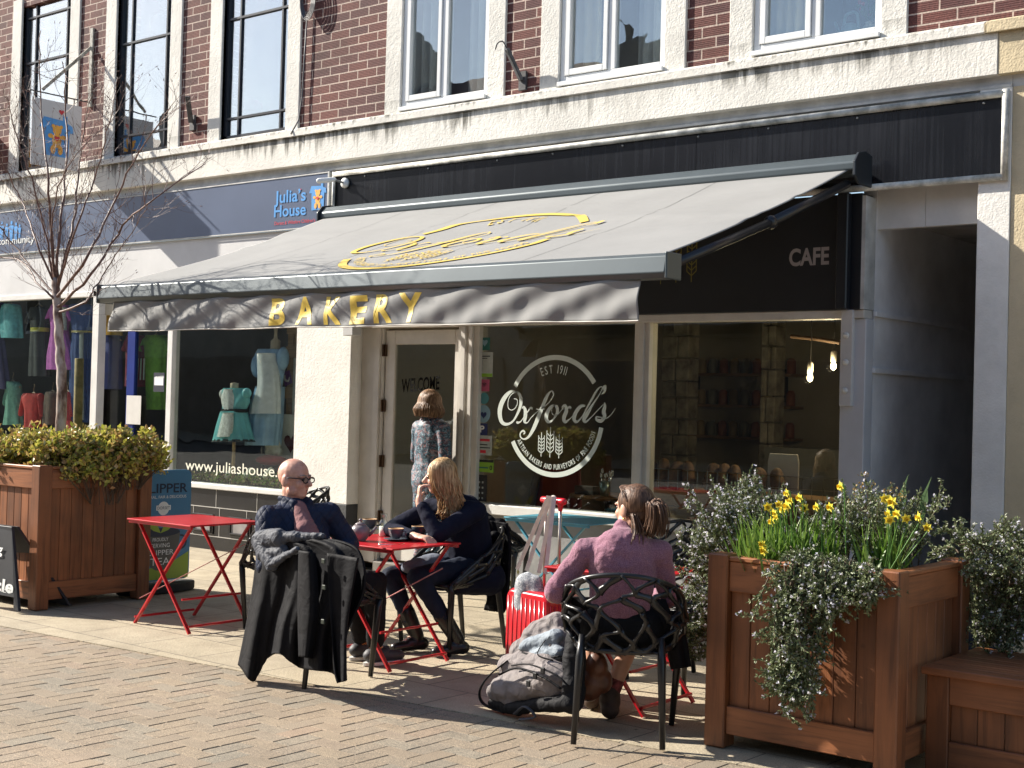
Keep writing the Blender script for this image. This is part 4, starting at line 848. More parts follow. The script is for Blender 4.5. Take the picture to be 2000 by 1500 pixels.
for a, y in ((502, 715), (553, 700)): g = MB(); c = FY(a, y, .4); g.ball(c, .055, .07, .12, n=12, m=8); g.build('puff_sleeve', m_bsat, E2, smooth=True)
g = MB(); q = FY(515, 900, .42); g.tube([V((q.x, .42, .67)), V((q.x, .42, 1.2))], .02, 8); g.build('stand', m_metal, E2)
# crate boards, cards, toys
CR_ = empty('wooden_crate', (-10.2, 1.0, .7), 0, 'wooden slatted crate standing on end beside the white pier', 'crate')
x0, x1, _, _, z0, z1 = px_box(558, 640, 632, 815, 0.72, .1)
for i in range(6): g = MB(); a = x0+(x1-x0)*i/6; g.box(a, a+(x1-x0)/6-.012, .72, .75, z0, z1); g.build('slat', m_plank, CR_)
for z in (z0+.2, z1-.35, z1-.1): g = MB(); g.box(x0, x1, .70, .719, z, z+.12); g.build('cross_board', m_plank, CR_)
m_card = mat('card_white', (.62, .6, .56), .6, 0, .05, 6); m_dred = mat('dark_heart', (.10, .012, .015), .5)
for (r_, lb, hs) in (((570, 640, 699, 815), 'giant playing card with three dark hearts leaning on the crate', (712, 757, 797)), ((541, 640, 812, 905), 'lower giant playing card with one black spot behind the white toy', (865,))):
    x0, x1, y0, y1, z0, z1 = px_box(*r_, .62 if hs[0] < 800 else .56, .01); e = empty('playing_card', (x0, y0, z0), 0, lb, 'giant card', 'giant playing cards in the charity window')
    g = MB(); g.box(x0, x1, y0, y1, z0, z1); g.build('board', m_card, e)
    for hy in hs: c = FY(595 if len(hs) > 1 else 568, hy, y0-.003); g = MB(); poly2(g, heart2(0, 0, .22), plane_fn(c, (1, 0, 0), (0, 0, 1))); g.build('heart_pip', m_dred, e)
g = MB(); c = FY(530, 893, .45); g.ball(c+V((0, 0, -.03)), .19, .14, .055, n=20, m=8); tag(g.build('cushion', mat('red_velvet', (.30, .015, .02), .7), smooth=True), 'round red cushion under the white soft toy in the charity window', 'cushion')
g = MB()
for dx, dz, r_ in ((-.1, .03, .055), (-.03, .02, .06), (.05, .03, .06), (.11, .02, .045), (0, .10, .07), (.06, .09, .06), (-.06, .09, .05)): g.ball(c+V((dx, .0, .04+dz)), r_, r_*.8, r_, n=12, m=8)
o = tag(g.build('soft_toy', mat('white_plush', (.62, .60, .55), .95, 0, .1, 30, .5, 80), smooth=True), 'lumpy white soft toy heaped on the red cushion', 'soft toy')
md = o.modifiers.new('r', 'REMESH'); md.mode = 'VOXEL'; md.voxel_size = .012; md.use_smooth_shade = True
tag(cloth('yellow_sack', [(850, 588, 604), (870, 578, 606), (905, 574, 606)], mat('yellow_felt', (.62, .50, .06), .8, 0, .1, 8), .5, 3, .01, .05), 'pale yellow felt shape hanging beside the white pier', 'decoration')
for (px, py, lb) in ((560, 738, 'purple paper envelope with a white swirl in front of the crate'), (589, 645, 'upper purple envelope with a white swirl on the crate top')):
    c = FY(px, py, .55); e = empty('paper_envelope', c, 0, lb, 'decoration', 'purple envelopes in the charity window'); g = MB(); g.prism([c+V((-.07, 0, .05)), c+V((.03, 0, .08)), c+V((.08, 0, -.05)), c+V((-.02, 0, -.09))], (0, .01, 0)); g.build('envelope', mat('purple_card', (.16, .06, .22), .6), e)
    g = MB(); ribbon(g, spl([(-.03, .03, .02), (-.02, -.02, .025), (.03, -.03, .02), (.045, .01, .015)], 6), plane_fn(c+V((0, -.003, 0)), (1, 0, 0), (0, 0, 1))); g.build('swirl', m_card, e)
for i, px in enumerate((447, 483, 522)):
    c = FY(px, 925, .2); e = empty('spot_lamp', c, 0, ('left', 'middle', 'right')[i]+' of the three small spot lamps at the foot of the charity window', 'spot lamp', 'spot lamps in the charity window')
    g = MB(); g.cap(c+V((-.03, 0, -.03)), c+V((.03, .02, .03)), .028, .036, n=12); g.build('lamp_head', mat('lamp_cream', (.6, .6, .52), .3), e, smooth=True); g = MB(); g.tube([c+V((0, 0, -.05)), (c.x, c.y, .67)], .008, 6); g.build('stem', m_metal, e)
# hanging clothes in the left window
def hanger(par, px, py, Y):
    c = FY(px, py, Y); g = MB(); g.tube([c+V((-.17, 0, -.09)), c+V((0, 0, 0)), c+V((.17, 0, -.09))], .009, 6); g.tube([c, c+V((0, 0, .05)), c+V((.02, 0, .075)), c+V((0, 0, .095))], .003, 5); g.build('hanger', mat('hanger_wood', (.5, .36, .2), .5), par, smooth=True)
GAR = [
 ('jacket', 'turquoise sleeveless jacket hanging highest at the left of the charity window', (.10, .33, .36), .17, [(594, 14, 30), (600, 6, 38), (630, 4, 41), (660, 7, 42)], 4, 22, 592),
 ('dress', 'black dress with a bright yellow belt hanging in the charity window', (.02, .02, .022), .17, [(600, 64, 88), (615, 58, 94), (640, 64, 92), (690, 62, 94), (735, 60, 96)], 9, 76, 593),
 ('dress', 'pink and lilac dress with a white bodice behind the birch trunk', (.42, .10, .38), .17, [(595, 105, 130), (610, 98, 138), (645, 104, 130), (690, 95, 140), (722, 93, 143)], 10, 117, 590),
 ('dress', 'long royal blue velvet gown with a gold belt beside the white post', (.015, .04, .16), .2, [(594, 142, 178), (606, 136, 184), (647, 144, 176), (720, 140, 176), (825, 140, 176)], 12, 160, 585),
 ('top', 'red blouse on a pale hanger low in the charity window', (.45, .03, .025), .15, [(768, 58, 74), (778, 46, 82), (800, 52, 78), (835, 52, 78)], 6, 66, 766),
 ('top', 'mint green gathered top low at the left of the charity window', (.12, .28, .22), .22, [(745, 20, 30), (758, 15, 38), (790, 16, 40), (830, 10, 44)], 7, 25, 742),
 ('top', 'scarlet and purple outfit between the trunk and the stake', (.5, .03, .03), .15, [(766, 128, 138), (778, 122, 142), (810, 124, 142), (860, 122, 160)], 6, 132, 762),
 ('coat', 'brown fur trimmed coat on a hanger left of the birch trunk', (.10, .06, .045), .2, [(765, 98, 110), (775, 92, 116), (830, 88, 112)], 5, 103, 762),
 ('dress', 'navy and red costume at the far left edge of the charity window', (.04, .03, .10), .17, [(590, -18, 0), (600, -25, 5), (640, -22, 4), (760, -30, 18)], 6, -9, 588),
 ('costume', 'maroon and striped pirate costume hanging behind the blue door glass', (.16, .01, .035), .3, [(655, 252, 276), (668, 248, 280), (700, 250, 278), (755, 246, 288)], 5, 264, 652),
 ('costume', 'lime green padded costume hanging at the right of the door glass', (.10, .22, .02), .3, [(655, 288, 322), (668, 282, 328), (700, 286, 322), (800, 290, 322)], 5, 305, 652),
 ('bag', 'yellow and blue tabard hanging between the white post and the blue door', (.40, .24, .03), .22, [(600, 212, 232), (620, 206, 235), (655, 206, 235)], 3, 220, 598),
 ('cloak', 'dark blue cloak under the yellow tabard in the doorway', (.02, .03, .12), .3, [(652, 206, 235), (700, 200, 236), (760, 196, 236)], 4, 220, 650)]
for nm, lb, c_, Y, rows, pl, hx, hy in GAR:
    e = empty(nm, FY(hx, hy, Y), 0, lb, nm, 'clothes hanging in the charity shop'); hanger(e, hx, hy, Y)
    nn = lb.split()[0]; cloth('cloth_body', rows, mat('cloth_'+nn, tuple(min(.8, q*1.7+.01) for q in c_), .7, 0, .15, 20), Y, pl, .012, .08, e)
    if nm in ('dress', 'top', 'costume', 'coat'):
        for sx_, q_ in ((-1, rows[1][1]), (1, rows[1][2])):
            a = FY(q_-sx_*2, rows[1][0]-3, Y); L_ = (.20 if nm in ('top', 'coat') else .09); g = MB(); g.cap(a, a+V((sx_*.05, -.01, -L_)), .045, .04, .6, n=12); g.build('sleeve', mat('cloth_'+nn), e, smooth=True)
    if nn == 'black': cloth('belt', [(640, 64, 92), (648, 64, 92)], mat('yellow_belt', (.55, .5, .06), .5), Y-.01, 0, 0, .085, e)
    if nn == 'long': cloth('belt', [(646, 143, 177), (650, 143, 177)], mat('gold_belt', (.5, .4, .15), .5), Y-.01, 0, 0, .085, e); cloth('front_panel', [(650, 155, 163), (700, 155, 163), (820, 156, 164)], mat('grey_panel', (.25, .27, .28), .6), Y-.085, 0, 0, .01, e)
    if nn == 'pink': cloth('white_bodice', [(600, 112, 128), (645, 110, 128)], m_lace, Y-.05, 0, 0, .05, e)
    if nn == 'maroon':
        for i in range(6): g = MB(); a = FY(252+i*6, 700, Y-.1); b2 = FY(248+i*6.5, 742, Y-.1); g.tube([a, b2], .009, 5); g.build('stripe', m_card, e)
for (r_, lb) in (((246, 276, 773, 828), 'blank white notice taped low on the blue shop door'),):
    x0, x1, _, _, z0, z1 = px_box(*r_, .09, .01); g = MB(); g.box(x0, x1, .088, .091, z0, z1); tag(g.build('paper_notice', m_card), lb, 'notice')
x0, x1, _, _, z0, z1 = px_box(300, 322, 728, 765, .09, .01); e = empty('closed_sign', (x0, .09, z0), 0, 'dark closed sign hanging on the blue shop door', 'sign')
g = MB(); g.box(x0, x1, .085, .091, z0, z1); g.build('board', mat('ink_board', (.012, .015, .03), .5), e); g = MB(); fit_text(g, 'CLOSED', (303, 740), (320, 739), 5, .083, .02); g.box(x0+.015, x1-.015, .0835, .0845, z0+.07, z0+.16); g.build('white_print', m_wtxt, e)
# ------------------------------------------------------------------ upper window oddments
g = MB(); c = FY(315, 48, .6); g.ball(c, .13, n=24, m=16); tag(g.build('paper_lantern', mat('white_paper_ball', (.8, .8, .78), .8), smooth=True), 'white paper ball lantern hanging in the second dark framed window', 'paper lantern')
g = MB(); c = FY(318, -6, .8); g.ball(c, .14, n=24, m=16); tag(g.build('paper_lantern', mat('pale_blue_ball', (.35, .55, .7), .8), smooth=True), 'pale blue paper ball lantern above the white one', 'paper lantern')
g = MB(); c = FY(490, 208, .5); g.ball(c, .14, .12, .08, n=20, m=10); tag(g.build('toy_hat', mat('hot_pink', (.5, .03, .14), .5), smooth=True), 'hot pink rounded toy on the sill of the third dark framed window', 'toy')
c = FY(1660, 60, .22); c.z = ZL+.06; W = empty('watering_can', (c.x, .22, c.z), 0, 'pale blue plastic watering can on the rightmost upper sill', 'watering can'); m_wc = mat('pale_blue_plastic', (.22, .42, .45), .4)
g = MB(); g.lathe([(.07, 0), (.065, .13), (.04, .15), (0, .15)], c, 18); g.build('can', m_wc, W, smooth=True)
g = MB(); g.tube(spl([c+V((-.05, 0, .13)), c+V((-.03, 0, .22)), c+V((.05, 0, .22)), c+V((.07, 0, .08))], 6), .012, 6); g.build('handle', m_wc, W, smooth=True); g = MB(); g.tube([c+V((-.06, 0, .04)), c+V((-.12, 0, .18))], .012, 6); g.build('spout', m_wc, W, smooth=True)
c = FY(1700, 55, .22); c.z = ZL+.06; W = empty('flower_vase', (c.x, .22, c.z), 0, 'speckled round vase of small red flowers on the rightmost upper sill', 'vase')
g = MB(); g.lathe([(.035, 0), (.06, .05), (.055, .1), (.035, .13), (.04, .14), (.03, .14), (0, .05)], c, 18); g.build('vase', mat('speckled_glaze', (.45, .43, .38), .3, 0, .4, 60), W, smooth=True)
g = MB()
for i in range(26):
    a = R.uniform(0, 6.28); r_ = R.uniform(.02, .11); t = c+V((r_*cos(a), r_*sin(a)*.6, .17+R.uniform(0, .12))); g.tube([c+V((0, 0, .12)), t], .002, 4); g.prism([t+V((0, 0, .02)), t+V((.012, 0, 0)), t+V((0, 0, -.02)), t+V((-.012, 0, 0))], (0, .002, 0))
g.build('foliage', mat('vase_green', (.05, .12, .03), .6), W); g = MB()
for i in range(7): a = R.uniform(0, 6.28); g.ball(c+V((.08*cos(a), .04*sin(a)-.03, .2+R.uniform(0, .12))), .016, n=8, m=5)
g.build('flower', mat('red_petal', (.5, .02, .03), .5), W, smooth=True)
# ------------------------------------------------------------------ brackets, camera, cable on the wall
m_iron = mat('weathered_iron', (.08, .08, .085), .6, .3, .3, 20); m_wiron = mat('flaking_white_iron', (.42, .42, .38), .7, 0, .35, 25, vdark=(.12, .1, .07))
H = empty('hanging_sign', (-13.55, 0, 4.85), 0, 'white hanging sign board with bear and blue house on an iron wall bracket', 'hanging sign'); X = -13.55
g = MB(); g.box(X-.006, X+.006, -.74, -.12, 4.06, 4.80); g.build('board', mat('sign_white', (.62, .62, .63), .4, 0, .03, 3), H, bevel=.002)
g = MB(); g.bar((X, 0, 4.87), (X, -.78, 4.87), .016, .012); g.build('rod', m_iron, H)
g = MB(); g.bar((X, -.02, 5.5), (X, -.62, 4.90), .012, .035); g.build('brace', m_wiron, H)
g = MB(); g.bar((X, -.014, 5.72), (X, -.014, 4.82), .05, .022, (0, 1, 0)); g.build('wall_plate', m_wiron, H)
for y in (-.22, -.64): g = MB(); g.tube([(X, y, 4.87), (X, y, 4.8)], .006, 6); g.build('hook', m_iron, H)
fnb = plane_fn((X+.008, -.43, 4.40), (0, 1, 0), (0, 0, 1)); house_bear(H, fnb, (1, 0, 0), .42)
g = MB(); poly2(g, heart2(.05, .29, .07), off(fnb, .002, (1, 0, 0))); g.build('small_heart', m_red, H)
g = MB(); a = PX(12, 230, -15.6); tag(MB().box(-15.62, -15.58, -.55, -.02, 4.35, 4.75).build('hanging_sign', mat('orange_sign', (.55, .25, .03), .5, 0, .1, 10), bevel=.01), 'orange hanging sign just entering the left edge of the photo', 'hanging sign')
def bracket(px0, px1, label, hook=False):
    a = FY(*px0, -.02); e = empty('flag_bracket', (a.x, 0, a.z), 0, label, 'bracket', 'iron brackets on the brickwork')
    g = MB(); g.box(a.x-.04, a.x+.04, -.03, -.003, a.z-.08, a.z+.08); g.build('base_plate', m_iron, e, bevel=.003)
    b_ = FY(*px1, -.16); g = MB(); g.bar(a+V((0, -.02, 0)), b_, .05, .03); g.build('arm', m_iron, e, bevel=.004)
    if hook: g = MB(); g.tube(spl([b_, b_+V((-.03, -.02, .06)), b_+V((-.08, -.03, .05)), b_+V((-.10, -.03, .0))], 6), .006, 6); g.build('hook', m_iron, e, smooth=True)
bracket((376, 240), (366, 188), 'short black iron bracket between the second and third dark framed windows')
bracket((1021, 158), (990, 95), 'angled black flagpole bracket with a hook between the white double windows', True)
c = FY(672, 357, -.04); T = empty('cctv_camera', c, 0, 'small white security camera on a bracket at the left end of the black fascia', 'security camera')
g = MB(); g.lathe([(.05, 0), (.048, .02), (.02, .035), (0, .035)], n=18); g.v = [(c.x+a, c.y+.02-z, c.z+b_) for a, b_, z in g.v]; g.build('mount', m_pvc, T, smooth=True)
e_ = FY(640, 353, -.28); g = MB(); g.tube([c, c+V((-.01, -.12, .01)), e_+V((.06, .05, .01))], .011, 8); g.build('arm', mat('grey_arm', (.35, .36, .37), .4, .4), T, smooth=True)
g = MB(); g.cap(e_+V((.06, .02, .01)), e_+V((-.03, -.08, -.01)), .022, .026, n=12); g.build('camera_body', m_pvc, T, smooth=True)
c = FY(600, 6, -.04); g = MB()
for i in range(6): rr_ = .075+.012*i; g.tube([c+V((rr_*.8*cos(t*pi/9)+.008*i, -.006*i, rr_*1.5*sin(t*pi/9)+.02)) for t in range(19)], .005, 5)
g.tube([c+V((-.01, .015, -.1)), FY(594, 120, -.03), FY(590, 190, -.03), FY(583, 235, -.04), FY(568, 262, -.1)], .007, 6)
tag(g.build('cable_coil', mat('grey_cable', (.10, .10, .11), .5), smooth=True), 'coil of grey cable hanging on the white surround beside the long brick wall', 'cable')
# ------------------------------------------------------------------ planters
m_pw = woodmat('stained_timber', (.285, .105, .040), (.12, .045, .02), 2, plank=True, rough=.5); m_pwh = woodmat('stained_timber_flat', (.285, .105, .040), (.12, .045, .02), 0, rough=.5); m_pwy = woodmat('stained_timber_side', (.285, .105, .040), (.12, .045, .02), 1, rough=.5)
m_soil = mat('soil', (.035, .025, .018), .95, 0, .3, 20, .8, 30)
def planter(x0, x1, y0, y1, h, label, cap_=True):
    e = empty('timber_planter', ((x0+x1)/2, (y0+y1)/2, 0), 0, label, 'planter'); p = .105
    for (a, b_) in ((x0, y0), (x1-p, y0), (x0, y1-p), (x1-p, y1-p)):
        g = MB(); g.box(a, a+p, b_, b_+p, 0.005, h); o = g.build('corner_post', m_pw, e, bevel=.006); rnd_attr(o, 6)
    n = max(3, int(round((x1-x0-2*p)/.098))); s = (x1-x0-2*p)/n; g = MB()
    for i in range(n): g.box(x0+p+i*s+.0015, x0+p+(i+1)*s-.0015, y0+.042, y0+.062, .09, h-.1)
    o = g.build('front_boards', m_pw, e, bevel=.003); rnd_attr(o, 6); g = MB()
    for i in range(n): g.box(x0+p+i*s+.0015, x0+p+(i+1)*s-.0015, y1-.062, y1-.042, .09, h-.1)
    o = g.build('back_boards', m_pw, e, bevel=.003); rnd_attr(o, 6)
    n = max(3, int(round((y1-y0-2*p)/.098))); s = (y1-y0-2*p)/n
    for xx in (x1-.062, x0+.042):
        g = MB()
        for i in range(n): g.box(xx, xx+.02, y0+p+i*s+.0015, y0+p+(i+1)*s-.0015, .09, h-.1)
        o = g.build('side_boards', m_pw, e, bevel=.003); rnd_attr(o, 6)
    for z0_, z1_ in ((.07, .2), (h-.17, h-.03)):
        g = MB(); g.box(x0+p, x1-p, y0+.018, y0+.041, z0_, z1_); g.build('front_rail', m_pwh, e, bevel=.004)
        g = MB(); g.box(x1-.041, x1-.018, y0+p, y1-p, z0_, z1_); g.build('side_rail', m_pwy, e, bevel=.004)
        g = MB(); g.box(x0+.018, x0+.041, y0+p, y1-p, z0_, z1_); g.build('side_rail', m_pwy, e, bevel=.004)
    g = MB(); g.box(x0+p, x1-p, y0+.01, y0+.085, h-.029, h-.008); g.build('top_rail', m_pwh, e, bevel=.004); g = MB(); g.box(x1-.085, x1-.01, y0+p, y1-p, h-.029, h-.008); g.build('top_rail', m_pwy, e, bevel=.004)
    g = MB(); g.box(x0+.062, x1-.062, y0+.062, y1-.062, .1, h-.09); g.build('soil', m_soil, e); return e
planter(-3.30, -2.36, -3.44, -2.62, .9, 'square reddish timber planter of daffodils and trailing rosemary at the lower right')
planter(-10.1, -8.75, -3.52, -2.55, 1.04, 'large reddish timber planter holding the birch sapling at the left')
Bn = empty('timber_bench', (-1.7, -2.9, 0), 0, 'reddish slatted timber bench box joined to the right planter', 'bench'); x0, x1, y0, y1, h = -2.37, -.6, -3.15, -2.5, .47
g = MB(); ns = 7
for i in range(ns): s = (y1-y0+.04)/ns; g.box(x0+.005, x1, y0-.03+i*s+.002, y0-.03+(i+1)*s-.002, h-.035, h)
o = g.build('seat_slats', m_pwh, Bn, bevel=.004)
g = MB(); n = 14; s = (x1-x0-.12)/n
for i in range(n): g.box(x0+.12+i*s+.0015, x0+.12+(i+1)*s-.0015, y0+.03, y0+.05, .05, h-.05)
o = g.build('front_boards', m_pw, Bn, bevel=.003); rnd_attr(o, 6)
g = MB(); g.box(x0+.02, x0+.12, y0, y0+.1, 0.004, h-.036); o = g.build('corner_post', m_pw, Bn, bevel=.005); rnd_attr(o, 6)
for a, b_ in ((h-.16, h-.037), (.04, .15)): g = MB(); g.box(x0+.12, x1, y0+.006, y0+.029, a, b_); g.build('front_rail', m_pwh, Bn, bevel=.004)
# ------------------------------------------------------------------ plants
def leafmat(name, cols, rough=.5, trans=.25):
    m = mat(name, cols[0], rough, 0, 0); n, l, b = nodes(m); at = n.new('ShaderNodeAttribute'); at.attribute_name = 'rnd'
    k = len(cols); c = ramp(n, l, at.outputs['Fac'], [(i/(k-1), q) for i, q in enumerate(cols)]); l.new(c, b.inputs['Base Color'])
    tr = n.new('ShaderNodeBsdfTranslucent'); l.new(c, tr.inputs[0]); mx = n.new('ShaderNodeMixShader'); mx.inputs[0].default_value = trans
    l.new(b.outputs[0], mx.inputs[1]); l.new(tr.outputs[0], mx.inputs[2]); l.new(mx.outputs[0], n['Material Output'].inputs[0]); return m
def leaf(g, p, d, L, W_, r):                           # a folded 4-point leaf
    a, b_ = frame(d, V((r.uniform(-1, 1), r.uniform(-1, 1), r.uniform(.2, 1)))); d = d.normalized()
    g.add([p, p+d*L*.5+a*W_+b_*W_*.4, p+d*L, p+d*L*.5-a*W_+b_*W_*.4], [(0, 1, 2), (0, 2, 3)])
m_ros = leafmat('rosemary_leaf', [(.06, .085, .03), (.12, .155, .06), (.19, .23, .11), (.27, .30, .17), (.10, .135, .05)], .5, .15)
m_rosf = leafmat('rosemary_flower', [(.70, .68, .76), (.84, .83, .86), (.58, .56, .70)], .6, .3); m_stem = mat('woody_stem', (.09, .06, .035), .8, 0, .2, 30)
def rosemary(label, base, shoots, seed, grp='rosemary bushes around the right planter', nl=24, fl=1.):
    r = random.Random(seed); gs, gl, gf = MB(), MB(), MB()
    for (s0, d0, L, hang) in shoots:
        p = V(s0)+V((r.uniform(-.05, .05), r.uniform(-.05, .05), r.uniform(-.03, .03))); d = V(d0).normalized(); path = [p.copy()]; n = 9
        for i in range(n):
            d = (d+V((r.uniform(-.16, .16), r.uniform(-.16, .16), r.uniform(-.12, .12)-hang*.16))).normalized(); p = p+d*(L/n); path.append(p.copy())
        gs.tube(path, [.004*(1-.7*i/n) for i in range(n+1)], 4, cap=False)
        for sub in range(5):
            i = r.randrange(2, n); q = path[i].copy(); dd = (d+V((r.uniform(-1, 1), r.uniform(-1, 1), r.uniform(-.3, .9)))).normalized(); tw = [q.copy()]
            for k in range(4): dd = (dd+V((0, 0, .12))).normalized(); q = q+dd*r.uniform(.015, .03); tw.append(q.copy())
            gs.tube(tw, .0016, 3, cap=False); path2 = tw
            for q0, q1 in zip(path2, path2[1:]):
                for _ in range(nl//4):
                    t = r.random(); c = q0.lerp(q1, t); ld = ((q1-q0).normalized()*.9+V((r.gauss(0, .6), r.gauss(0, .6), r.gauss(0, .6)))).normalized(); leaf(gl, c, ld, r.uniform(.014, .024), .0044, r)
                if r.random() < .26*fl:
                    c = q1+V((r.gauss(0, .006), r.gauss(0, .006), r.gauss(0, .006)))
                    for _ in range(4): leaf(gf, c, V((r.gauss(0, 1), r.gauss(0, 1), r.gauss(0, 1)+.4)), .012, .0052, r)
        for q0, q1 in zip(path[1:], path[2:]):
            for _ in range(nl//3):
                t = r.random(); c = q0.lerp(q1, t); ld = ((q1-q0).normalized()*.8+V((r.gauss(0, .6), r.gauss(0, .6), r.gauss(0, .6)))).normalized(); leaf(gl, c, ld, r.uniform(.015, .026), .0046, r)
    e = empty('rosemary_bush', base, 0, label, 'rosemary', grp)
    gs.build('stem', m_stem, e); o = gl.build('foliage', m_ros, e); rnd_attr(o, 2); o = gf.build('flower', m_rosf, e); rnd_attr(o, 2); return e
r = random.Random(11)
def U(a, b): return r.uniform(a, b)
sh = []
for i in range(80):                                    # mound over the front rail
    x = -2.74+U(-.17, .2); sh.append(((x, -3.38+U(-.05, .12), .90+U(-.04, .03)), (U(-.5, .5), U(-1, -.3), U(-.3, .45)), U(.10, .20), U(.8, 1.5)))
for i in range(85):                                   # the tumbling tail
    z = U(.42, .92); k = (z-.4)/.5; sh.append(((-2.82+.05*k+U(-.11, .11)*(.35+.75*k), -3.52+U(-.05, .04), z), (U(-.4, .4), U(-.6, .1), -1), U(.10, .24), 1.4))
for i in range(36): sh.append(((-2.52+U(-.14, .05), -3.45+U(-.05, .03), .90), (U(-.2, .6), U(-.8, -.1), U(-.6, .2)), U(.08, .2), 1.6))
rosemary('trailing rosemary with pale lilac flowers spilling down the front of the right planter', (-2.8, -3.4, .9), sh, 21)
sh = [((-2.72+U(-.17, .2), -3.02+U(-.15, .2), .85), (U(-.4, .4), U(-.3, .3), 1), U(.20, .42), .15) for i in range(70)]
rosemary('upright silvery rosemary growing in the middle of the right planter', (-2.74, -3.1, .85), sh, 22)
sh = [((-3.42+U(-.09, .18), -2.9+U(-.2, .2), .84+U(-.2, .1)), (U(-.6, .3), U(-.4, .4), U(.7, 1.2)), U(.18, .36), .2) for i in range(110)]
sh += [((-3.45+U(-.07, .05), -3.02+U(-.12, .12), .78+U(-.40, .1)), (U(-1, -.1), U(-.5, .3), U(-.2, .7)), U(.08, .2), .5) for i in range(75)]
rosemary('rosemary thick with white lilac flowers at the left rear corner of the right planter', (-3.4, -2.9, .85), sh, 23, fl=2.4)
sh = [((-2.22+U(-.22, .3), -2.45+U(-.2, .2), .92+U(-.15, .05)), (U(-.6, .8), U(-.6, .4), U(.0, .8)), U(.16, .32), U(.6, 1.6)) for i in range(130)]
sh += [((-2.15+U(-.25, .25), -2.5+U(-.1, .1), .85+U(-.2, .05)), (U(-.3, .4), U(-.4, .1), -.8), U(.15, .35), 1.5) for i in range(60)]
rosemary('dark rosemary cascading behind the bench at the right edge', (-2.2, -2.4, .9), sh, 24)
# daffodils
m_daf = leafmat('daffodil_leaf', [(.07, .15, .02), (.13, .25, .03), (.22, .34, .06), (.15, .25, .07)], .45, .35); m_pet = mat('daffodil_petal', (.80, .72, .09), .5, 0, .08, 30); m_trum = mat('daffodil_trumpet', (.82, .60, .03), .5, 0, .05, 30)
def blade(g, p, L, W_, lean, az, r):
    d = V((cos(az)*lean, sin(az)*lean, 1)).normalized(); s = V((-sin(az+r.uniform(-1, 1)), cos(az), 0)).normalized(); L_, R_ = [], []; q = p.copy(); n = 5
    for i in range(n+1):
        w_ = W_*(1-(i/n)**2.2*.9); L_.append(q-s*w_/2); R_.append(q+s*w_/2); d = (d+V((cos(az)*lean, sin(az)*lean, -.1))*.12).normalized(); q = q+d*L/n
    g.add(L_+R_, [(i, i+1, i+n+2, i+n+1) for i in range(n)]); return q
def daffodil_leaves(label, spots, seed, L=(.16, .3)):
    r2 = random.Random(seed); g = MB()
    for (x, y) in spots:
        for i in range(r2.randrange(12, 20)): blade(g, V((x+r2.gauss(0, .025), y+r2.gauss(0, .025), .83)), r2.uniform(*L), r2.uniform(.009, .014), r2.uniform(.02, .5), r2.uniform(0, 6.28), r2)
    o = tag(g.build('daffodil_leaves', m_daf), label, 'daffodil leaves', 'clumps of daffodil leaves in the right planter'); rnd_attr(o, 5); return o
daffodil_leaves('bright green clump of daffodil leaves at the front left of the right planter', [(-3.18+.035*i, -3.32+U(-.05, .06)) for i in range(9)], 1, (.16, .27))
daffodil_leaves('dark green clump of daffodil leaves at the right of the planter beside the bench', [(-2.64+.018*i, -3.18+U(-.12, .2)) for i in range(9)], 2, (.18, .3))
daffodil_leaves('loose daffodil leaves rising at the back of the right planter', [(-3.1+.04*i, -3.22+U(-.1, .1)) for i in range(9)], 3, (.22, .34))
def daff(px, py, k, facing, sz=.03):
    Yd = -3.42 if py > 1020 and px < 1600 else (-3.30 if k % 2 else -3.36); c = FY(px, py, Yd); bxx = min(c.x, -2.50); e = empty('daffodil', (c.x, c.y, .84), 0, DL[k], 'daffodil', 'yellow daffodils in the right planter')
    g = MB(); g.tube(spl([(bxx+.01, c.y+.05, .84), ((bxx+c.x)/2+.006, c.y+.04, (c.z+.84)/2), c+V((0, .028, -.005)), c+V((0, .012, 0))], 4), .003, 5); g.build('stem', mat('daffodil_stem', (.08, .2, .03), .5), e)
    az = facing; d = V((sin(az), -cos(az), -.15)).normalized(); a, b_ = frame(d); g = MB()
    for i in range(6):
        t = i*pi/3+.3; ax = a*cos(t)+b_*sin(t); sd = -a*sin(t)+b_*cos(t); g.add([c, c+ax*sz*.55+sd*sz*.33+d*.003, c+ax*sz*1.1+d*.002, c+ax*sz*.55-sd*sz*.33+d*.003], [(0, 1, 2), (0, 2, 3)])
    g.build('petal', m_pet, e, solid=.001); g = MB(); vs = []
    for q, rr_ in ((0, .009), (.010, .010), (.017, .0145)): vs += [c+d*q+(a*cos(t*pi/5)+b_*sin(t*pi/5))*rr_*(sz/.03) for t in range(10)]
    g.add(vs, [(i*10+j, i*10+(j+1) % 10, (i+1)*10+(j+1) % 10, (i+1)*10+j) for i in range(2) for j in range(10)]); g.build('trumpet', m_trum, e)
DP = [(1500, 990), (1512, 1002), (1522, 985), (1530, 995), (1538, 988), (1545, 978), (1518, 1010), (1538, 963), (1562, 972), (1570, 992), (1596, 990), (1622, 990), (1643, 950), (1728, 974), (1742, 980), (1736, 1002), (1752, 1003), (1770, 1013), (1796, 1010), (1812, 1030), (1489, 1062), (1491, 1075), (1737, 1015), (1508, 1018)]
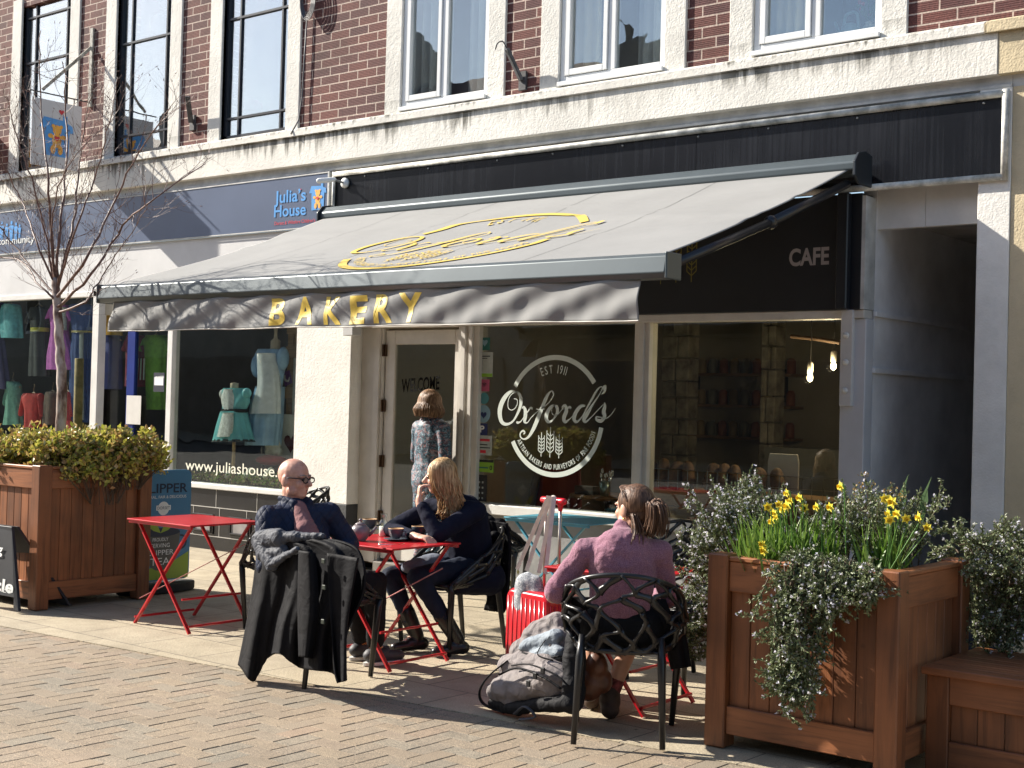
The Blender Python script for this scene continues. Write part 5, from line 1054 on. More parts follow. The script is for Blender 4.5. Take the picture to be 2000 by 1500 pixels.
DW = ['leftmost of the dense yellow bunch', 'second in the dense yellow bunch', 'upper flower of the dense bunch', 'middle flower of the dense bunch', 'right of centre in the dense bunch', 'rightmost in the dense bunch', 'lowest of the dense bunch', 'tallest one left of centre', 'beside the tallest one', 'below the tallest pair', 'alone near the middle', 'alone right of the middle', 'small one high against the window', 'upper left of the right hand group', 'largest in the right hand group', 'under the largest one', 'low right of the largest one', 'between the group and the corner', 'drooping near the right corner', 'lowest at the right corner', 'upper of the pair by the left post', 'lower of the pair by the left post', 'lowest in the right hand group', 'low and left below the bunch']
DL = ['yellow daffodil, '+x for x in DW]
for k, (a, b_) in enumerate(DP): daff(a, b_, k, R.uniform(-.9, .7), .029 if k in (14, 4, 3) else R.uniform(.021, .026))
# tall iris-like leaf blades at the back
for (px, py, qx, qy, lb) in ((1752, 985, 1775, 925, 'tall pointed leaf standing up at the back centre of the right planter'), (1788, 1005, 1820, 930, 'tall pointed leaf leaning right at the back of the right planter')):
    a = FY(px, py+30, -2.8); b_ = FY(qx, qy, -2.8); g = MB()
    for k in (0, 1):
        o_ = V((.02*k, 0, 0)); m_ = a.lerp(b_, .55)+V((-.012, 0, 0))+o_; g.prism([a+o_+V((-.008, 0, 0)), m_+V((-.012, 0, 0)), b_+V((-.02*k, 0, -.06*k)), m_+V((.010, 0, 0)), a+o_+V((.008, 0, 0))], (0, .002, 0))
    tag(g.build('leaf_blade', mat('iris_leaf', (.10, .17, .07), .4, 0, .1, 9)), lb, 'leaf')
# dry amber flower sprig
g = MB(); gf = MB(); base_ = FY(1700, 1010, -3.0); r3 = random.Random(9)
for (px, py) in ((1690, 925), (1683, 945), (1702, 952), (1675, 965), (1735, 962), (1745, 958), (1762, 968), (1668, 975), (1660, 985), (1720, 990)):
    t = FY(px, py, -3.0); g.tube(spl([base_, base_.lerp(t, .5)+V((r3.uniform(-.02, .02), 0, 0)), t], 4), .0018, 4)
    for _ in range(10): leaf(gf, t+V((r3.gauss(0, .01), r3.gauss(0, .01), r3.gauss(0, .014))), V((r3.gauss(0, 1), r3.gauss(0, 1), r3.gauss(0, 1))), .014, .005, r3)
e = empty('wallflower', base_, 0, 'sparse amber flowered sprig standing above the middle of the right planter', 'plant'); g.build('stem', m_stem, e); o = gf.build('blossom', leafmat('amber_blossom', [(.35, .22, .05), (.5, .32, .10), (.22, .16, .05)], .6, .3), e); rnd_attr(o, 2)
# shrubs in the left planter
m_eu = leafmat('variegated_leaf', [(.16, .20, .03), (.50, .50, .08), (.66, .58, .14), (.46, .27, .12), (.10, .15, .03), (.56, .42, .20)], .45, .3)
def shrub(label, cx, cy, cz, rx, ry, rz, n, seed):
    r2 = random.Random(seed); g = MB(); gs = MB()
    for i in range(n):
        a = r2.uniform(0, 2*pi); u = r2.random()**.45; ph = r2.uniform(-.7, 1.3)
        c = V((cx+rx*u*cos(a)*cos(ph*.8), cy+ry*u*sin(a)*cos(ph*.8), cz+rz*u*sin(ph)+.03*sin(a*5+cx*3)))
        if noise.noise(c*7) < -.12: continue
        for _ in range(6): leaf(g, c+V((r2.gauss(0, .02), r2.gauss(0, .02), r2.gauss(0, .02))), V((r2.gauss(0, 1), r2.gauss(0, 1), r2.gauss(.6, 1))), r2.uniform(.030, .055), r2.uniform(.011, .018), r2)
        if i % 9 == 0: gs.tube([V((cx+.1*cos(a), cy+.1*sin(a), cz-.25)), c], .003, 4, cap=False)
    e = empty('variegated_shrub', (cx, cy, cz-.2), 0, label, 'shrub', 'variegated shrubs in the left planter'); gs.build('stem', m_stem, e); o = g.build('foliage', m_eu, e); rnd_attr(o, 2)
shrub('yellow green shrub at the front left of the birch planter', -9.6, -3.35, 1.10, .5, .2, .16, 800, 1)
shrub('gold tipped shrub in the middle of the birch planter', -9.05, -3.1, 1.12, .36, .38, .17, 1300, 2)
shrub('coppery shrub overhanging the right side of the birch planter', -8.76, -2.78, 1.10, .2, .36, .17, 900, 3)
shrub('trailing darker shrub spilling over the near corner board of the birch planter', -8.72, -3.0, 1.0, .10, .35, .12, 500, 4)
shrub('green shrub along the rear edge of the birch planter', -9.4, -2.7, 1.08, .5, .2, .18, 700, 5)
# birch sapling: trunk, limbs, twigs
TB = FY(118, 850, -3.0); TB.z = .9
tr = empty('birch_sapling', (TB.x, TB.y, .95), 0, 'slender leafless birch sapling with pale peeling trunk in the left planter', 'tree'); rt = random.Random(77)
def barkmat():
    m = mat('birch_bark', (.38, .30, .26), .8, 0, 0); n, l, b = nodes(m); tc = n.new('ShaderNodeTexCoord'); mp = n.new('ShaderNodeMapping'); mp.inputs['Scale'].default_value = (18, 18, 7); l.new(tc.outputs['Object'], mp.inputs[0])
    a = n.new('ShaderNodeTexNoise'); a.inputs['Scale'].default_value = 1; a.inputs['Detail'].default_value = 6; l.new(mp.outputs[0], a.inputs['Vector'])
    l.new(ramp(n, l, a.outputs['Fac'], [(.36, (.09, .045, .03)), (.47, (.30, .22, .18)), (.6, (.50, .43, .38))]), b.inputs['Base Color'])
    bp = n.new('ShaderNodeBump'); bp.inputs['Strength'].default_value = .8; bp.inputs['Distance'].default_value = .01; l.new(a.outputs['Fac'], bp.inputs['Height']); l.new(bp.outputs[0], b.inputs['Normal']); return m
m_bark = barkmat(); m_twig = mat('birch_twig', (.17, .095, .075), .55, 0, .3, 40, vdark=(.06, .03, .025))
tp_ = [FY(118, 850, -3.0), FY(121, 760, -3.0), FY(117, 680, -3.0), FY(112, 600, -3.0), FY(108, 545, -3.0)]
g = MB(); P = spl([(*p, 0) for p in tp_], 6); g.tube([V(p[:3])+V((.004*sin(i*1.7), .004*cos(i*2.1), 0)) for i, p in enumerate(P)], [.042-.012*i/len(P) for i in range(len(P))], 12); g.build('trunk', m_bark, tr, smooth=True)
limbs = [((108, 545), (100, 440), (92, 330), (80, 190), (76, 60)), ((110, 560), (118, 450), (130, 330), (128, 200), (125, 120)), ((112, 570), (135, 470), (150, 380), (160, 280), (175, 190)), ((112, 580), (170, 500), (220, 400), (270, 300), (330, 210)), ((114, 600), (175, 540), (240, 440), (300, 390), (400, 320)),
         ((108, 560), (70, 470), (40, 390), (10, 330), (-30, 280)), ((110, 580), (60, 520), (20, 470), (-20, 420), (-60, 360)), ((106, 550), (80, 420), (55, 330), (25, 240), (15, 190)), ((112, 560), (150, 440), (190, 330), (215, 240), (230, 150)), ((112, 590), (80, 560), (40, 510), (-10, 500), (-40, 470)), ((114, 610), (165, 590), (200, 540), (245, 470), (290, 400)), ((110, 555), (100, 470), (110, 380), (150, 300), (225, 230))]
gt = MB()
def twigs(path, r0, lvl):
    for k in range(2, len(path)-1):
        if rt.random() < (.85 if lvl == 0 else .62):
            d = (path[k+1]-path[k]).normalized(); s = V((rt.gauss(0, 1), rt.gauss(0, .9), rt.gauss(.1, .6))).normalized(); q = path[k].copy(); dd = (d*1.0+s*.75).normalized(); L = rt.uniform(.25, .6)*(.75 if lvl == 0 else .42); n = 6; pt = [q.copy()]
            for i in range(n): dd = (dd+V((rt.gauss(0, .10), rt.gauss(0, .10), rt.gauss(.05, .08)))).normalized(); q = q+dd*L/n; pt.append(q.copy())
            gt.tube(pt, [max(.0011, r0*.42)*(1-.75*i/n) for i in range(n+1)], 5 if lvl == 0 else 4, cap=False)
            if rt.random() < .5: gt.tube([pt[-1], pt[-1]+dd*.02], [.0035, .001], 4)
            if lvl < 2: twigs(pt, r0*.55, lvl+1)
for i, L_ in enumerate(limbs):
    ys = [-3.0+(rt.uniform(-.5, .5))*(j/4)**1.1 for j in range(5)]
    P = [V(p) for p in spl([tuple(FY(x, y, yy)) for (x, y), yy in zip(L_, ys)], 5)]; P = [p+V((rt.gauss(0, .006), rt.gauss(0, .006), 0)) for p in P]
    n = len(P); g = MB(); r0 = .0135 if i < 5 else .0095; g.tube(P, [r0*(1-.82*j/n) for j in range(n)], 7, cap=False); g.build('limb', m_twig, tr, smooth=True); twigs(P, r0*.55, 0)
gt.build('twigs', m_twig, tr)
g = MB(); a = FY(152, 850, -2.75); a.z = .7; b_ = FY(155, 700, -2.75); g.tube([a, b_], .035, 14); tag(g.build('tree_stake', mat('mossy_stake', (.16, .13, .05), .9, 0, .3, 14, .4, 30, vdark=(.07, .07, .02)), smooth=True, bevel=.004), 'mossy round timber stake beside the birch trunk', 'stake')
# weed at the wall foot, plants in the charity window
def small_plant(c, n, R_, L, m, name, label, cat, seed, wd=.3):
    r2 = random.Random(seed); g = MB()
    for i in range(n): q = c+V((r2.gauss(0, R_), r2.gauss(0, R_*.6), abs(r2.gauss(0, R_*.7)))); leaf(g, q, V((r2.gauss(0, 1), r2.gauss(0, 1), r2.gauss(.7, .7))), r2.uniform(.5, 1)*L, L*wd*.5, r2)
    o = tag(g.build(name, m), label, cat); rnd_attr(o, 2); return o
small_plant(V((-7.15, -.12, .03)), 90, .09, .08, leafmat('weed_leaf', [(.05, .07, .02), (.14, .14, .05), (.24, .2, .1)], .6, .2), 'weed', 'scruffy weed growing at the foot of the grey wall under the cafe window', 'weed', 3)
m_wp = leafmat('window_plant_leaf', [(.05, .14, .02), (.14, .26, .04), (.35, .42, .12), (.4, .25, .2)], .5, .3)
for i, px in enumerate((392, 425, 468, 505, 540)): c = FY(px, 940, .17); c.z = .68; small_plant(c, 110, .07, .05, m_wp, 'window_plant', ('leafy green plant at the left end of', 'small mixed plant left of centre in', 'low variegated plant in the middle of', 'pinkish green plant right of centre in', 'low plant at the right end of')[i]+' the charity window sill', 'plant', 20+i, .5)
# ------------------------------------------------------------------ red and blue folding tables
m_redp = mat('red_enamel', (.52, .012, .02), .32, 0, .12, 7, coat=.3); m_bluep = mat('sky_enamel', (.10, .36, .48), .35, 0, .08, 7, coat=.2)
def table(name, cx, cy, w_, d_, h, m, label, cat='table', grp='red folding tables outside the cafe', ztop=.0):
    e = empty(name, (cx, cy, 0), 0, label, cat, grp)
    x0, x1, y0, y1 = cx-w_/2, cx+w_/2, cy-d_/2, cy+d_/2
    g = MB(); g.box(x0, x1, y0, y1, h-.012, h); g.build('table_top', m, e, bevel=.004, seg=2)
    g = MB(); g.box(x0+.01, x1-.01, y0+.01, y0+.022, h-.03, h-.0125); g.build('apron', m, e); g = MB(); g.box(x0+.01, x1-.01, y1-.022, y1-.01, h-.03, h-.0125); g.build('apron', m, e)
    ins = .05
    for (yy, nm) in ((y0+ins, 0), (y1-ins, 1)):
        g = MB(); g.bar((x0+.07, yy, h-.02), (x1-.04, yy, .006), .012, .024, (0, 1, 0)); g.build('leg', m, e)
        g = MB(); g.bar((x1-.07, yy+.014, h-.02), (x0+.04, yy+.014, .006), .012, .024, (0, 1, 0)); g.build('leg', m, e)
    g = MB(); g.tube([(x0+.055, y0+ins, .05), (x0+.055, y1-ins, .05)], .009, 6); g.build('foot_bar', m, e)
    g = MB(); g.tube([(x1-.055, y0+ins, .05), (x1-.055, y1-ins, .05)], .009, 6); g.build('foot_bar', m, e)
    g = MB(); g.tube([(x1-.13, y0+ins, .22), (x1-.13, y1-ins, .22)], .008, 6); g.build('cross_bar', m, e)
    g = MB(); g.bar((x0+.1, y0+ins, .18), (x1-.1, y1-ins, .56), .02, .005); g.build('brace', mat('worn_red' if m is m_redp else 'worn_blue', (.55, .22, .2) if m is m_redp else (.3, .45, .5), .45, 0, .2, 20), e)
    return e
table('folding_table', -7.57, -3.07, .69, .60, .722, m_redp, 'empty red folding table between the left planter and the seated man')
table('folding_table', -5.79, -3.02, .68, .60, .722, m_redp, 'red folding table with teapot and cups between the seated man and the blonde woman')
table('folding_table', -4.10, -2.93, .66, .58, .715, m_redp, 'red folding table mostly hidden behind the woman in the pink jumper')
table('folding_table', -6.18, -.62, .80, .62, .715, m_bluep, 'pale blue folding table by the cafe window', grp=None)
# ------------------------------------------------------------------ black lattice chairs
m_chair = mat('black_resin', (.014, .014, .015), .33, 0, .08, 8)
def chair(name, loc, rz, label):
    e = empty(name, (loc[0], loc[1], 0), rz, label, 'chair', 'black lattice armchairs outside the cafe'); M = Matrix.Translation((loc[0], loc[1], 0)) @ Matrix.Rotation(rz, 4, 'Z')
    def rim(a):                                        # a: -1 front left tip, 0 back, 1 front right tip
        t = a*2.25; x = .285*sin(t) if abs(t) < 1.5708 else .285*(1 if t > 0 else -1)*(1-.10*(abs(t)-1.57)); y = -.27*cos(t)-.02 if abs(t) < 1.5708 else .30*(abs(t)-1.5708)/.68-.02
        s = min(1, abs(a)/.98); z = .80-.355*(s**2.0)*(1-.12*sin(s*pi)); return V((x, y, z))
    def bot(a):
        t = a*2.25; x = .225*sin(t) if abs(t) < 1.5708 else .225*(1 if t > 0 else -1)*(1+.05*(abs(t)-1.57)); y = -.19*cos(t) if abs(t) < 1.5708 else .25*(abs(t)-1.5708)/.68; return V((x, y, .43))
    def sh(a, v): p = bot(a).lerp(rim(a), v); q = sin(v*pi)*.03; d = V((p.x, p.y, 0)); d = d.normalized() if d.length > 0 else d; return p+d*q
    rc = random.Random(4); NA, NV = 17, 6; J = {}
    for i in range(-1, NA+1):
        for j in range(NV+1):
            a = -1+2*(i+.5+rc.uniform(-.42, .42))/NA; v = (j+(rc.uniform(-.42, .42) if 0 < j < NV else 0))/NV; J[i, j] = (max(-.99, min(.99, a)), v)
    g = MB()
    for i in range(NA+1):
        pts = []
        for j in range(NV+1): pts.append(J[i if (i+j) % 2 == 0 and i < NA else max(i-1, -1), j])
        P = spl([(a, v, 0) for a, v in pts], 4); skip = rc.randrange(1, NV-1) if rc.random() < .55 else -9
        run = []
        for k, (a, v, _) in enumerate(P):
            if skip*4+0 < k < skip*4+4: 
                if len(run) > 2: mm = M.to_3x3() @ V((sh(a, .5).x, sh(a, .5).y, 0)); g.tube([r_[0] for r_ in run], [r_[1] for r_ in run], 6, flat=.55, up=mm)
                run = []; continue
            run.append((M @ sh(max(-1, min(1, a)), v), .0135+.0065*abs(cos(pi*k/4))))
        if len(run) > 2: mm = M.to_3x3() @ V((sh(a, .5).x, sh(a, .5).y, 0)); g.tube([r_[0] for r_ in run], [r_[1] for r_ in run], 6, flat=.55, up=mm)
    g.build('backrest', m_chair, e, smooth=True)
    g = MB(); g.tube([M @ rim(-1+i/20) for i in range(41)], .0125, 8); g.build('arm_rim', m_chair, e, smooth=True)
    g = MB(); loop = [bot(-1+i/12) for i in range(25)]+[V((.12, .275, .435)), V((-.12, .275, .435))]
    g.tube([M @ p for p in loop+[loop[0]]], .013, 8)
    for i in range(9):                                 # seat webbing
        x = -.2+.05*i; pts = [V((x+rc.uniform(-.02, .02), -.19+.46*t/6+rc.uniform(-.01, .01), .432)) for t in range(7)]; g.tube([M @ p for p in pts], .010, 6, flat=.5)
    for j in range(6):
        y = -.14+.07*j; pts = [V((-.21+.42*t/6, y+rc.uniform(-.018, .018), .432)) for t in range(7)]; g.tube([M @ p for p in pts], .010, 6, flat=.5)
    g.build('seat', m_chair, e, smooth=True)
    for sx_ in (-1, 1):
        g = MB(); g.tube([M @ rim(sx_), M @ V((sx_*.262, .262, .40)), M @ V((sx_*.235, .245, .006))], [.016, .022, .014], 8); g.build('leg', m_chair, e, smooth=True)
        g = MB(); g.tube([M @ V((sx_*.185, -.165, .50)), M @ V((sx_*.19, -.19, .40)), M @ V((sx_*.205, -.255, .006))], [.014, .021, .014], 8); g.build('leg', m_chair, e, smooth=True)
    return e
CH0 = chair('lattice_chair', (-3.69, -3.55), radians(31), 'black lattice armchair under the woman in the pink jumper')
def chair_copy(loc, rz, label):
    c = copy_tree(CH0); c.location = (loc[0], loc[1], 0); c.rotation_euler = (0, 0, rz); c['label'] = label; return c
chair_copy((-5.70, -3.70), radians(3), 'black lattice armchair under the bald man with coats draped over its back')
chair_copy((-5.78, -2.38), radians(172), 'black lattice armchair under the blonde woman')
chair_copy((-6.88, -2.80), radians(64), 'black lattice armchair facing the empty red table, half hidden behind the bald man')
chair_copy((-6.90, -.72), radians(-62), 'empty black lattice armchair at the left of the pale blue table')
chair_copy((-5.28, -.85), radians(75), 'black lattice armchair at the right of the pale blue table behind the ponytailed woman')
chair_copy((-8.9, -.95), radians(150), 'black lattice armchair in front of the white pier, almost hidden by the bald man')
chair_copy((-4.12, -2.26), radians(165), 'black lattice armchair across the red table from the ponytailed woman')
# ------------------------------------------------------------------ people
def fuse(mb, name, m, parent, vox=.006, sm=4, disp=0, dscale=.1, label=None, dseed=0):
    o = mb.build(name, m, parent, smooth=True, label=label)
    md = o.modifiers.new('r', 'REMESH'); md.mode = 'VOXEL'; md.voxel_size = vox; md.use_smooth_shade = True
    if sm: md = o.modifiers.new('s', 'SMOOTH'); md.iterations = sm; md.factor = .6
    if disp:
        t = bpy.data.textures.new(name+'_folds', 'CLOUDS'); t.noise_scale = dscale; t.noise_depth = 2
        md = o.modifiers.new('d', 'DISPLACE'); md.texture = t; md.strength = disp; md.mid_level = .5; md.texture_coords = 'LOCAL'
    return o
def clothmat(name, col, bump=.5, bs=18, rough=.85, quilt=0, rib=0, fleck=None, sheen=0, bd=.02):
    m = mat(name, col, rough, 0, .12, 12, sheen=sheen, spec=.16); n, l, b = nodes(m); tc = n.new('ShaderNodeTexCoord')
    nz = n.new('ShaderNodeTexNoise'); nz.inputs['Scale'].default_value = bs; nz.inputs['Detail'].default_value = 3; nz.inputs['Distortion'].default_value = .8; l.new(tc.outputs['Object'], nz.inputs['Vector']); h = nz.outputs['Fac']
    if quilt:
        sep = n.new('ShaderNodeSeparateXYZ'); l.new(tc.outputs['Object'], sep.inputs[0]); xy = mth(n, l, 'ADD', sep.outputs[0], sep.outputs[1])
        for sg in (1, -1):
            a = mth(n, l, 'MULTIPLY_ADD', sep.outputs[2], sg, xy); a = mth(n, l, 'MULTIPLY', a, quilt); a = mth(n, l, 'SINE', a); a = mth(n, l, 'ABSOLUTE', a); a = mth(n, l, 'POWER', a, .4); h = mth(n, l, 'MULTIPLY_ADD', a, .45, h)
    if rib:
        sep = n.new('ShaderNodeSeparateXYZ'); l.new(tc.outputs['Object'], sep.inputs[0]); a = mth(n, l, 'MULTIPLY', sep.outputs[2], rib); a = mth(n, l, 'SINE', a); h = mth(n, l, 'MULTIPLY_ADD', a, .12, h)
    bp = n.new('ShaderNodeBump'); bp.inputs['Strength'].default_value = bump; bp.inputs['Distance'].default_value = bd; l.new(h, bp.inputs['Height']); l.new(bp.outputs[0], b.inputs['Normal'])
    if fleck:
        f = n.new('ShaderNodeTexNoise'); f.inputs['Scale'].default_value = 220; l.new(tc.outputs['Object'], f.inputs['Vector']); l.new(ramp(n, l, f.outputs['Fac'], [(.38, col), (.62, fleck)]), b.inputs['Base Color'])
    return m
m_skin = mat('skin_ruddy', (.58, .33, .245), .5, 0, .18, 26, .3, 60, sss=.12, vdark=(.46, .21, .15), bd=.004); m_skin2 = mat('skin_fair', (.62, .37, .27), .5, 0, .08, 14, sss=.15); m_skin3 = mat('skin_tan', (.58, .32, .22), .5, 0, .08, 14, sss=.15)
m_eye = mat('eye_dark', (.02, .015, .012), .2); m_eyew = mat('eye_white', (.6, .56, .52), .3)
def head(g, c, f, tilt=(0, 0, 1), s=1., neck=None, nr=.052):
    f = V(f).normalized(); l_ = V(tilt).cross(f).normalized(); u = f.cross(l_).normalized(); c = V(c); q = lambda a, b_, d: c+(f*a+l_*b_+u*d)*s
    rot = Matrix((l_, f, u)).transposed()
    B_ = lambda p, rx, ry, rz: g.ball(p, rx*s, ry*s, rz*s, n=18, m=12, rot=rot)
    B_(q(-.012, 0, .032), .077, .095, .088); B_(q(.022, 0, -.028), .060, .066, .085); B_(q(.045, 0, -.078), .036, .036, .030); B_(q(.0, 0, .0), .070, .085, .07)
    for sd in (-1, 1):
        B_(q(.058, sd*.034, -.022), .026, .026, .026); B_(q(.072, sd*.03, .024), .028, .013, .010); B_(q(-.012, sd*.079, -.008), .011, .024, .036); B_(q(.02, sd*.05, -.06), .022, .035, .028)
    g.cap(q(.082, 0, .014), q(.108, 0, -.020), .010*s, .0150*s, n=10); B_(q(.092, .012, -.024), .008, .008, .007); B_(q(.092, -.012, -.024), .008, .008, .007)
    g.cap(q(.080, -.016, -.051), q(.080, .016, -.051), .0075*s, n=8); g.cap(q(.076, -.014, -.062), q(.076, .014, -.062), .008*s, n=8)
    if neck is not None: g.cap(q(-.018, 0, -.055), V(neck), nr*s, nr*1.12*s, n=14)
    return q, f, l_, u
def eyes(q, parent, s=1.):
    g = MB()
    for sd in (-1, 1): g.ball(q(.078, sd*.030, .006), .010*s, n=10, m=6)
    g.build('eyes', m_eye, parent, smooth=True)
def hand(g, wrist, d, pn, thumb=1, curl=.5, s=1., spread=.012):
    w_ = V(wrist); d = V(d).normalized(); n_ = (V(pn)-d*V(pn).dot(d)).normalized(); sd = d.cross(n_).normalized()*thumb
    g.cap(w_-d*.02, w_+d*.02, .026*s, .030*s, .75, side=sd, n=12); g.cap(w_+d*.02, w_+d*.075*s, .034*s, .037*s, .42, side=sd, n=12)
    for i, L in enumerate((.070, .078, .072, .056)):
        p = w_+d*.085*s+sd*(.030-.020*i)*s; a = -.1*i; v = (d+sd*(spread*8*(1.2-i)*.12)).normalized(); k = curl*(1+.12*i); pts = [w_+d*.06*s+sd*(.028-.019*i)*s, p]; dirv = v
        for j, fr in enumerate((.42, .33, .25)):
            ang = k*(.55, .95, .7)[j]; dirv = (dirv*cos(ang)+n_*sin(ang)).normalized(); n_j = n_; p = p+dirv*L*fr*s; pts.append(p.copy())
        for a_, b_, r0, r1 in zip(pts, pts[1:], (.0098, .0095, .0088, .0080), (.0095, .0088, .0080, .0070)): g.cap(a_, b_, r0*s, r1*s, n=8)
    p = w_+d*.022*s+sd*.028*s; v = (sd*.75+d*.7+n_*.35).normalized(); e = p+v*.042*s; g.cap(p, e, .0135*s, .0105*s, n=8); v2 = (d*.85+sd*.15+n_*.5*(curl+.3)).normalized(); g.cap(e, e+v2*.034*s, .0105*s, .0085*s, n=8)
def strands(name, m, parent, roots, r0=.006, tip=.002, n=6):
    g = MB()
    for path in roots: P = [V(p) for p in spl(path, 4)]; k = len(P); g.tube(P, [r0*(.55+.45*sin(pi*min(1, (i+1)/k*1.4))) if i < k-1 else tip for i in range(k)], n, cap=True)
    return g.build(name, m, parent, smooth=True)
def hairmat(name, c0, c1):
    m = mat(name, c0, .5, 0, 0, spec=.35); n, l, b = nodes(m); tc = n.new('ShaderNodeTexCoord'); mp = n.new('ShaderNodeMapping'); mp.inputs['Scale'].default_value = (90, 90, 10); l.new(tc.outputs['Object'], mp.inputs[0])
    a = n.new('ShaderNodeTexNoise'); a.inputs['Scale'].default_value = 1; a.inputs['Detail'].default_value = 4; l.new(mp.outputs[0], a.inputs['Vector']); l.new(ramp(n, l, a.outputs['Fac'], [(.35, c0), (.65, c1)]), b.inputs['Base Color'])
    bp = n.new('ShaderNodeBump'); bp.inputs['Strength'].default_value = .8; bp.inputs['Distance'].default_value = .006; l.new(a.outputs['Fac'], bp.inputs['Height']); l.new(bp.outputs[0], b.inputs['Normal']); return m
def shoe(g, heel, toe, r=.042):
    heel, toe = V(heel), V(toe); g.cap(heel+V((0, 0, r)), toe+V((0, 0, r*.72)), r, r*.78, .85, side=(toe-heel).cross(V((0, 0, 1))), n=12)
    g.cap(heel+V((0, 0, r)), heel.lerp(toe, .45)+V((0, 0, r*1.15)), r*.95, r*.85, n=12)
def sole(g, heel, toe, w_=.045, h=.018):
    heel, toe = V(heel), V(toe); d = (toe-heel).normalized(); s_ = d.cross(V((0, 0, 1))); o = []
    for t in range(20):
        a = 2*pi*t/20; o.append((heel+toe)/2+d*cos(a)*((toe-heel).length/2+w_*.9)+s_*sin(a)*w_+V((0, 0, .003)))
    g.prism(o, (0, 0, h))
# ---- bald man, facing +X
Mn = empty('person', (-5.72, -3.70, 0), 0, 'bald man in glasses and open navy quilted jacket seated at the red table', 'person', 'people at the cafe')
g = MB(); hc = (-5.885, -3.69, 1.105); neck = (-5.89, -3.69, .955)
q, f, l_, u = head(g, hc, (.97, .22, -.03), (-.03, 0, 1), 1.0, neck, .056)
SR, SL_ = V((-5.90, -3.87, .895)), V((-5.77, -3.52, .905)); PV = V((-5.70, -3.71, .55))
g.cap(PV, (-5.83, -3.70, .85), .12, .13, .75, side=SL_-SR); g.cap(SR, SL_, .05, .05)
ER, WR = V((-5.79, -3.96, .64)), V((-5.62, -3.66, .685)); EL, WL = V((-5.69, -3.43, .735)), V((-5.61, -3.52, .70))
for a, b_, c_ in ((SR, ER, WR), (SL_, EL, WL)): g.cap(a, b_, .046, .038); g.cap(b_, c_, .038, .026)
hand(g, (-5.60, -3.63, .685), (.7, .55, -.25), (-.2, .3, -1), 1, .75); hand(g, (-5.57, -3.56, .705), (.5, -.75, -.3), (-.4, 0, -1), -1, .7)
KR, KL, AR, AL = V((-5.66, -3.24, .50)), V((-5.86, -3.22, .50)), V((-5.72, -3.16, .10)), V((-5.90, -3.10, .10))
for hx, K_, A_ in ((-5.62, KR, AR), (-5.79, KL, AL)): g.cap((hx, -3.66, .52), K_, .075, .055); g.cap(K_, A_, .05, .034); g.cap(A_, A_+V((.02, .1, -.06)), .034, .03)
fuse(g, 'body', m_skin, Mn, .0055, 3); eyes(q, Mn)
m_navyj = clothmat('navy_quilt', (.017, .024, .050), .8, 14, .6, quilt=48, bd=.010)
g = MB(); ax = SL_-SR
g.cap((-5.70, -3.71, .58), (-5.85, -3.70, .84), .165, .175, .74, side=ax); g.cap(SR+V((.0, .02, -.005)), SL_+V((0, -.02, -.005)), .074, .074); g.cap((-5.86, -3.70, .90), (-5.885, -3.69, .955), .105, .072)
g.cap(SR, ER, .072, .062); g.cap(ER, WR, .060, .045); g.cap(SL_, EL, .072, .060); g.cap(EL, WL, .056, .044); g.cap((-5.67, -3.84, .60), (-5.56, -3.55, .58), .09, .09)
for sd in (-1, 1): g.cap(V((-5.80, -3.70, .98))+ax.normalized()*sd*.05, V((-5.90, -3.70, 1.0))+ax.normalized()*sd*.062, .018, .022)
fuse(g, 'jacket', m_navyj, Mn, .0075, 5, .014, .11)
g = MB(); fw = V((.93, -.36, 0)); g.cap((-5.61, -3.765, .62), (-5.69, -3.765, .82), .115, .075, .6, side=ax); g.cap((-5.70, -3.76, .83), (-5.80, -3.725, .955), .066, .042, .7, side=ax)
fuse(g, 'jumper', clothmat('dusty_pink', (.26, .13, .13), .7, 14), Mn, .0075, 4, .012, .08)
g = MB(); m_blackt = clothmat('black_trousers', (.012, .012, .014), .5, 12)
for hx, K_, A_ in ((-5.62, KR, AR), (-5.79, KL, AL)): g.cap((hx, -3.68, .53), K_, .095, .072); g.cap(K_, K_.lerp(A_, .88), .068, .056)
g.cap((-5.62, -3.7, .54), (-5.78, -3.7, .54), .11, .11); fuse(g, 'trousers', m_blackt, Mn, .0085, 3, .016, .08)
g = MB()
for A_ in (AR, AL): g.cap(A_+V((0, 0, .05)), A_+V((0, 0, -.02)), .040, .038)
g.build('sock', mat('orange_pattern', (.42, .16, .05), .8, 0, .8, 70), Mn, smooth=True)
for A_ in (AR, AL):
    g = MB(); shoe(g, A_+V((.0, -.04, -.085)), A_+V((.05, .15, -.085)), .046); so_ = g.build('shoe', mat('trainer_charcoal', (.05, .052, .06), .6, 0, .3, 14), Mn, smooth=True); g = MB(); sole(g, A_+V((.0, -.05, -.098)), A_+V((.05, .15, -.098))); g.build('sole', m_white, so_)
g = MB(); g.tube([q(.078, -.018, -.056), q(.0865, 0, -.057), q(.078, .018, -.056)], .0022, 6); g.build('mouth', mat('lip_shadow', (.16, .05, .04), .6), Mn, smooth=True)
g = MB()
for sd in (-1, 1): g.tube([q(.088, sd*.012, .027), q(.086, sd*.032, .032), q(.070, sd*.052, .027)], .0035, 5)
g.build('eyebrows', mat('grey_brow', (.30, .24, .20), .8), Mn, smooth=True)
g = MB()                                              # glasses
for sd in (-1, 1):
    c = q(.098, sd*.031, .004); g.tube([c+(l_*.024*cos(t*pi/8)+u*.016*sin(t*pi/8)) for t in range(17)], .0034, 5); g.tube([q(.096, sd*.056, .012), q(.02, sd*.080, .014), q(-.02, sd*.084, .006)], .0034, 5)
g.tube([q(.100, -.008, .008), q(.104, 0, .010), q(.100, .008, .008)], .0022, 5); gl_ = g.build('glasses', m_bk, Mn, smooth=True)
g = MB()
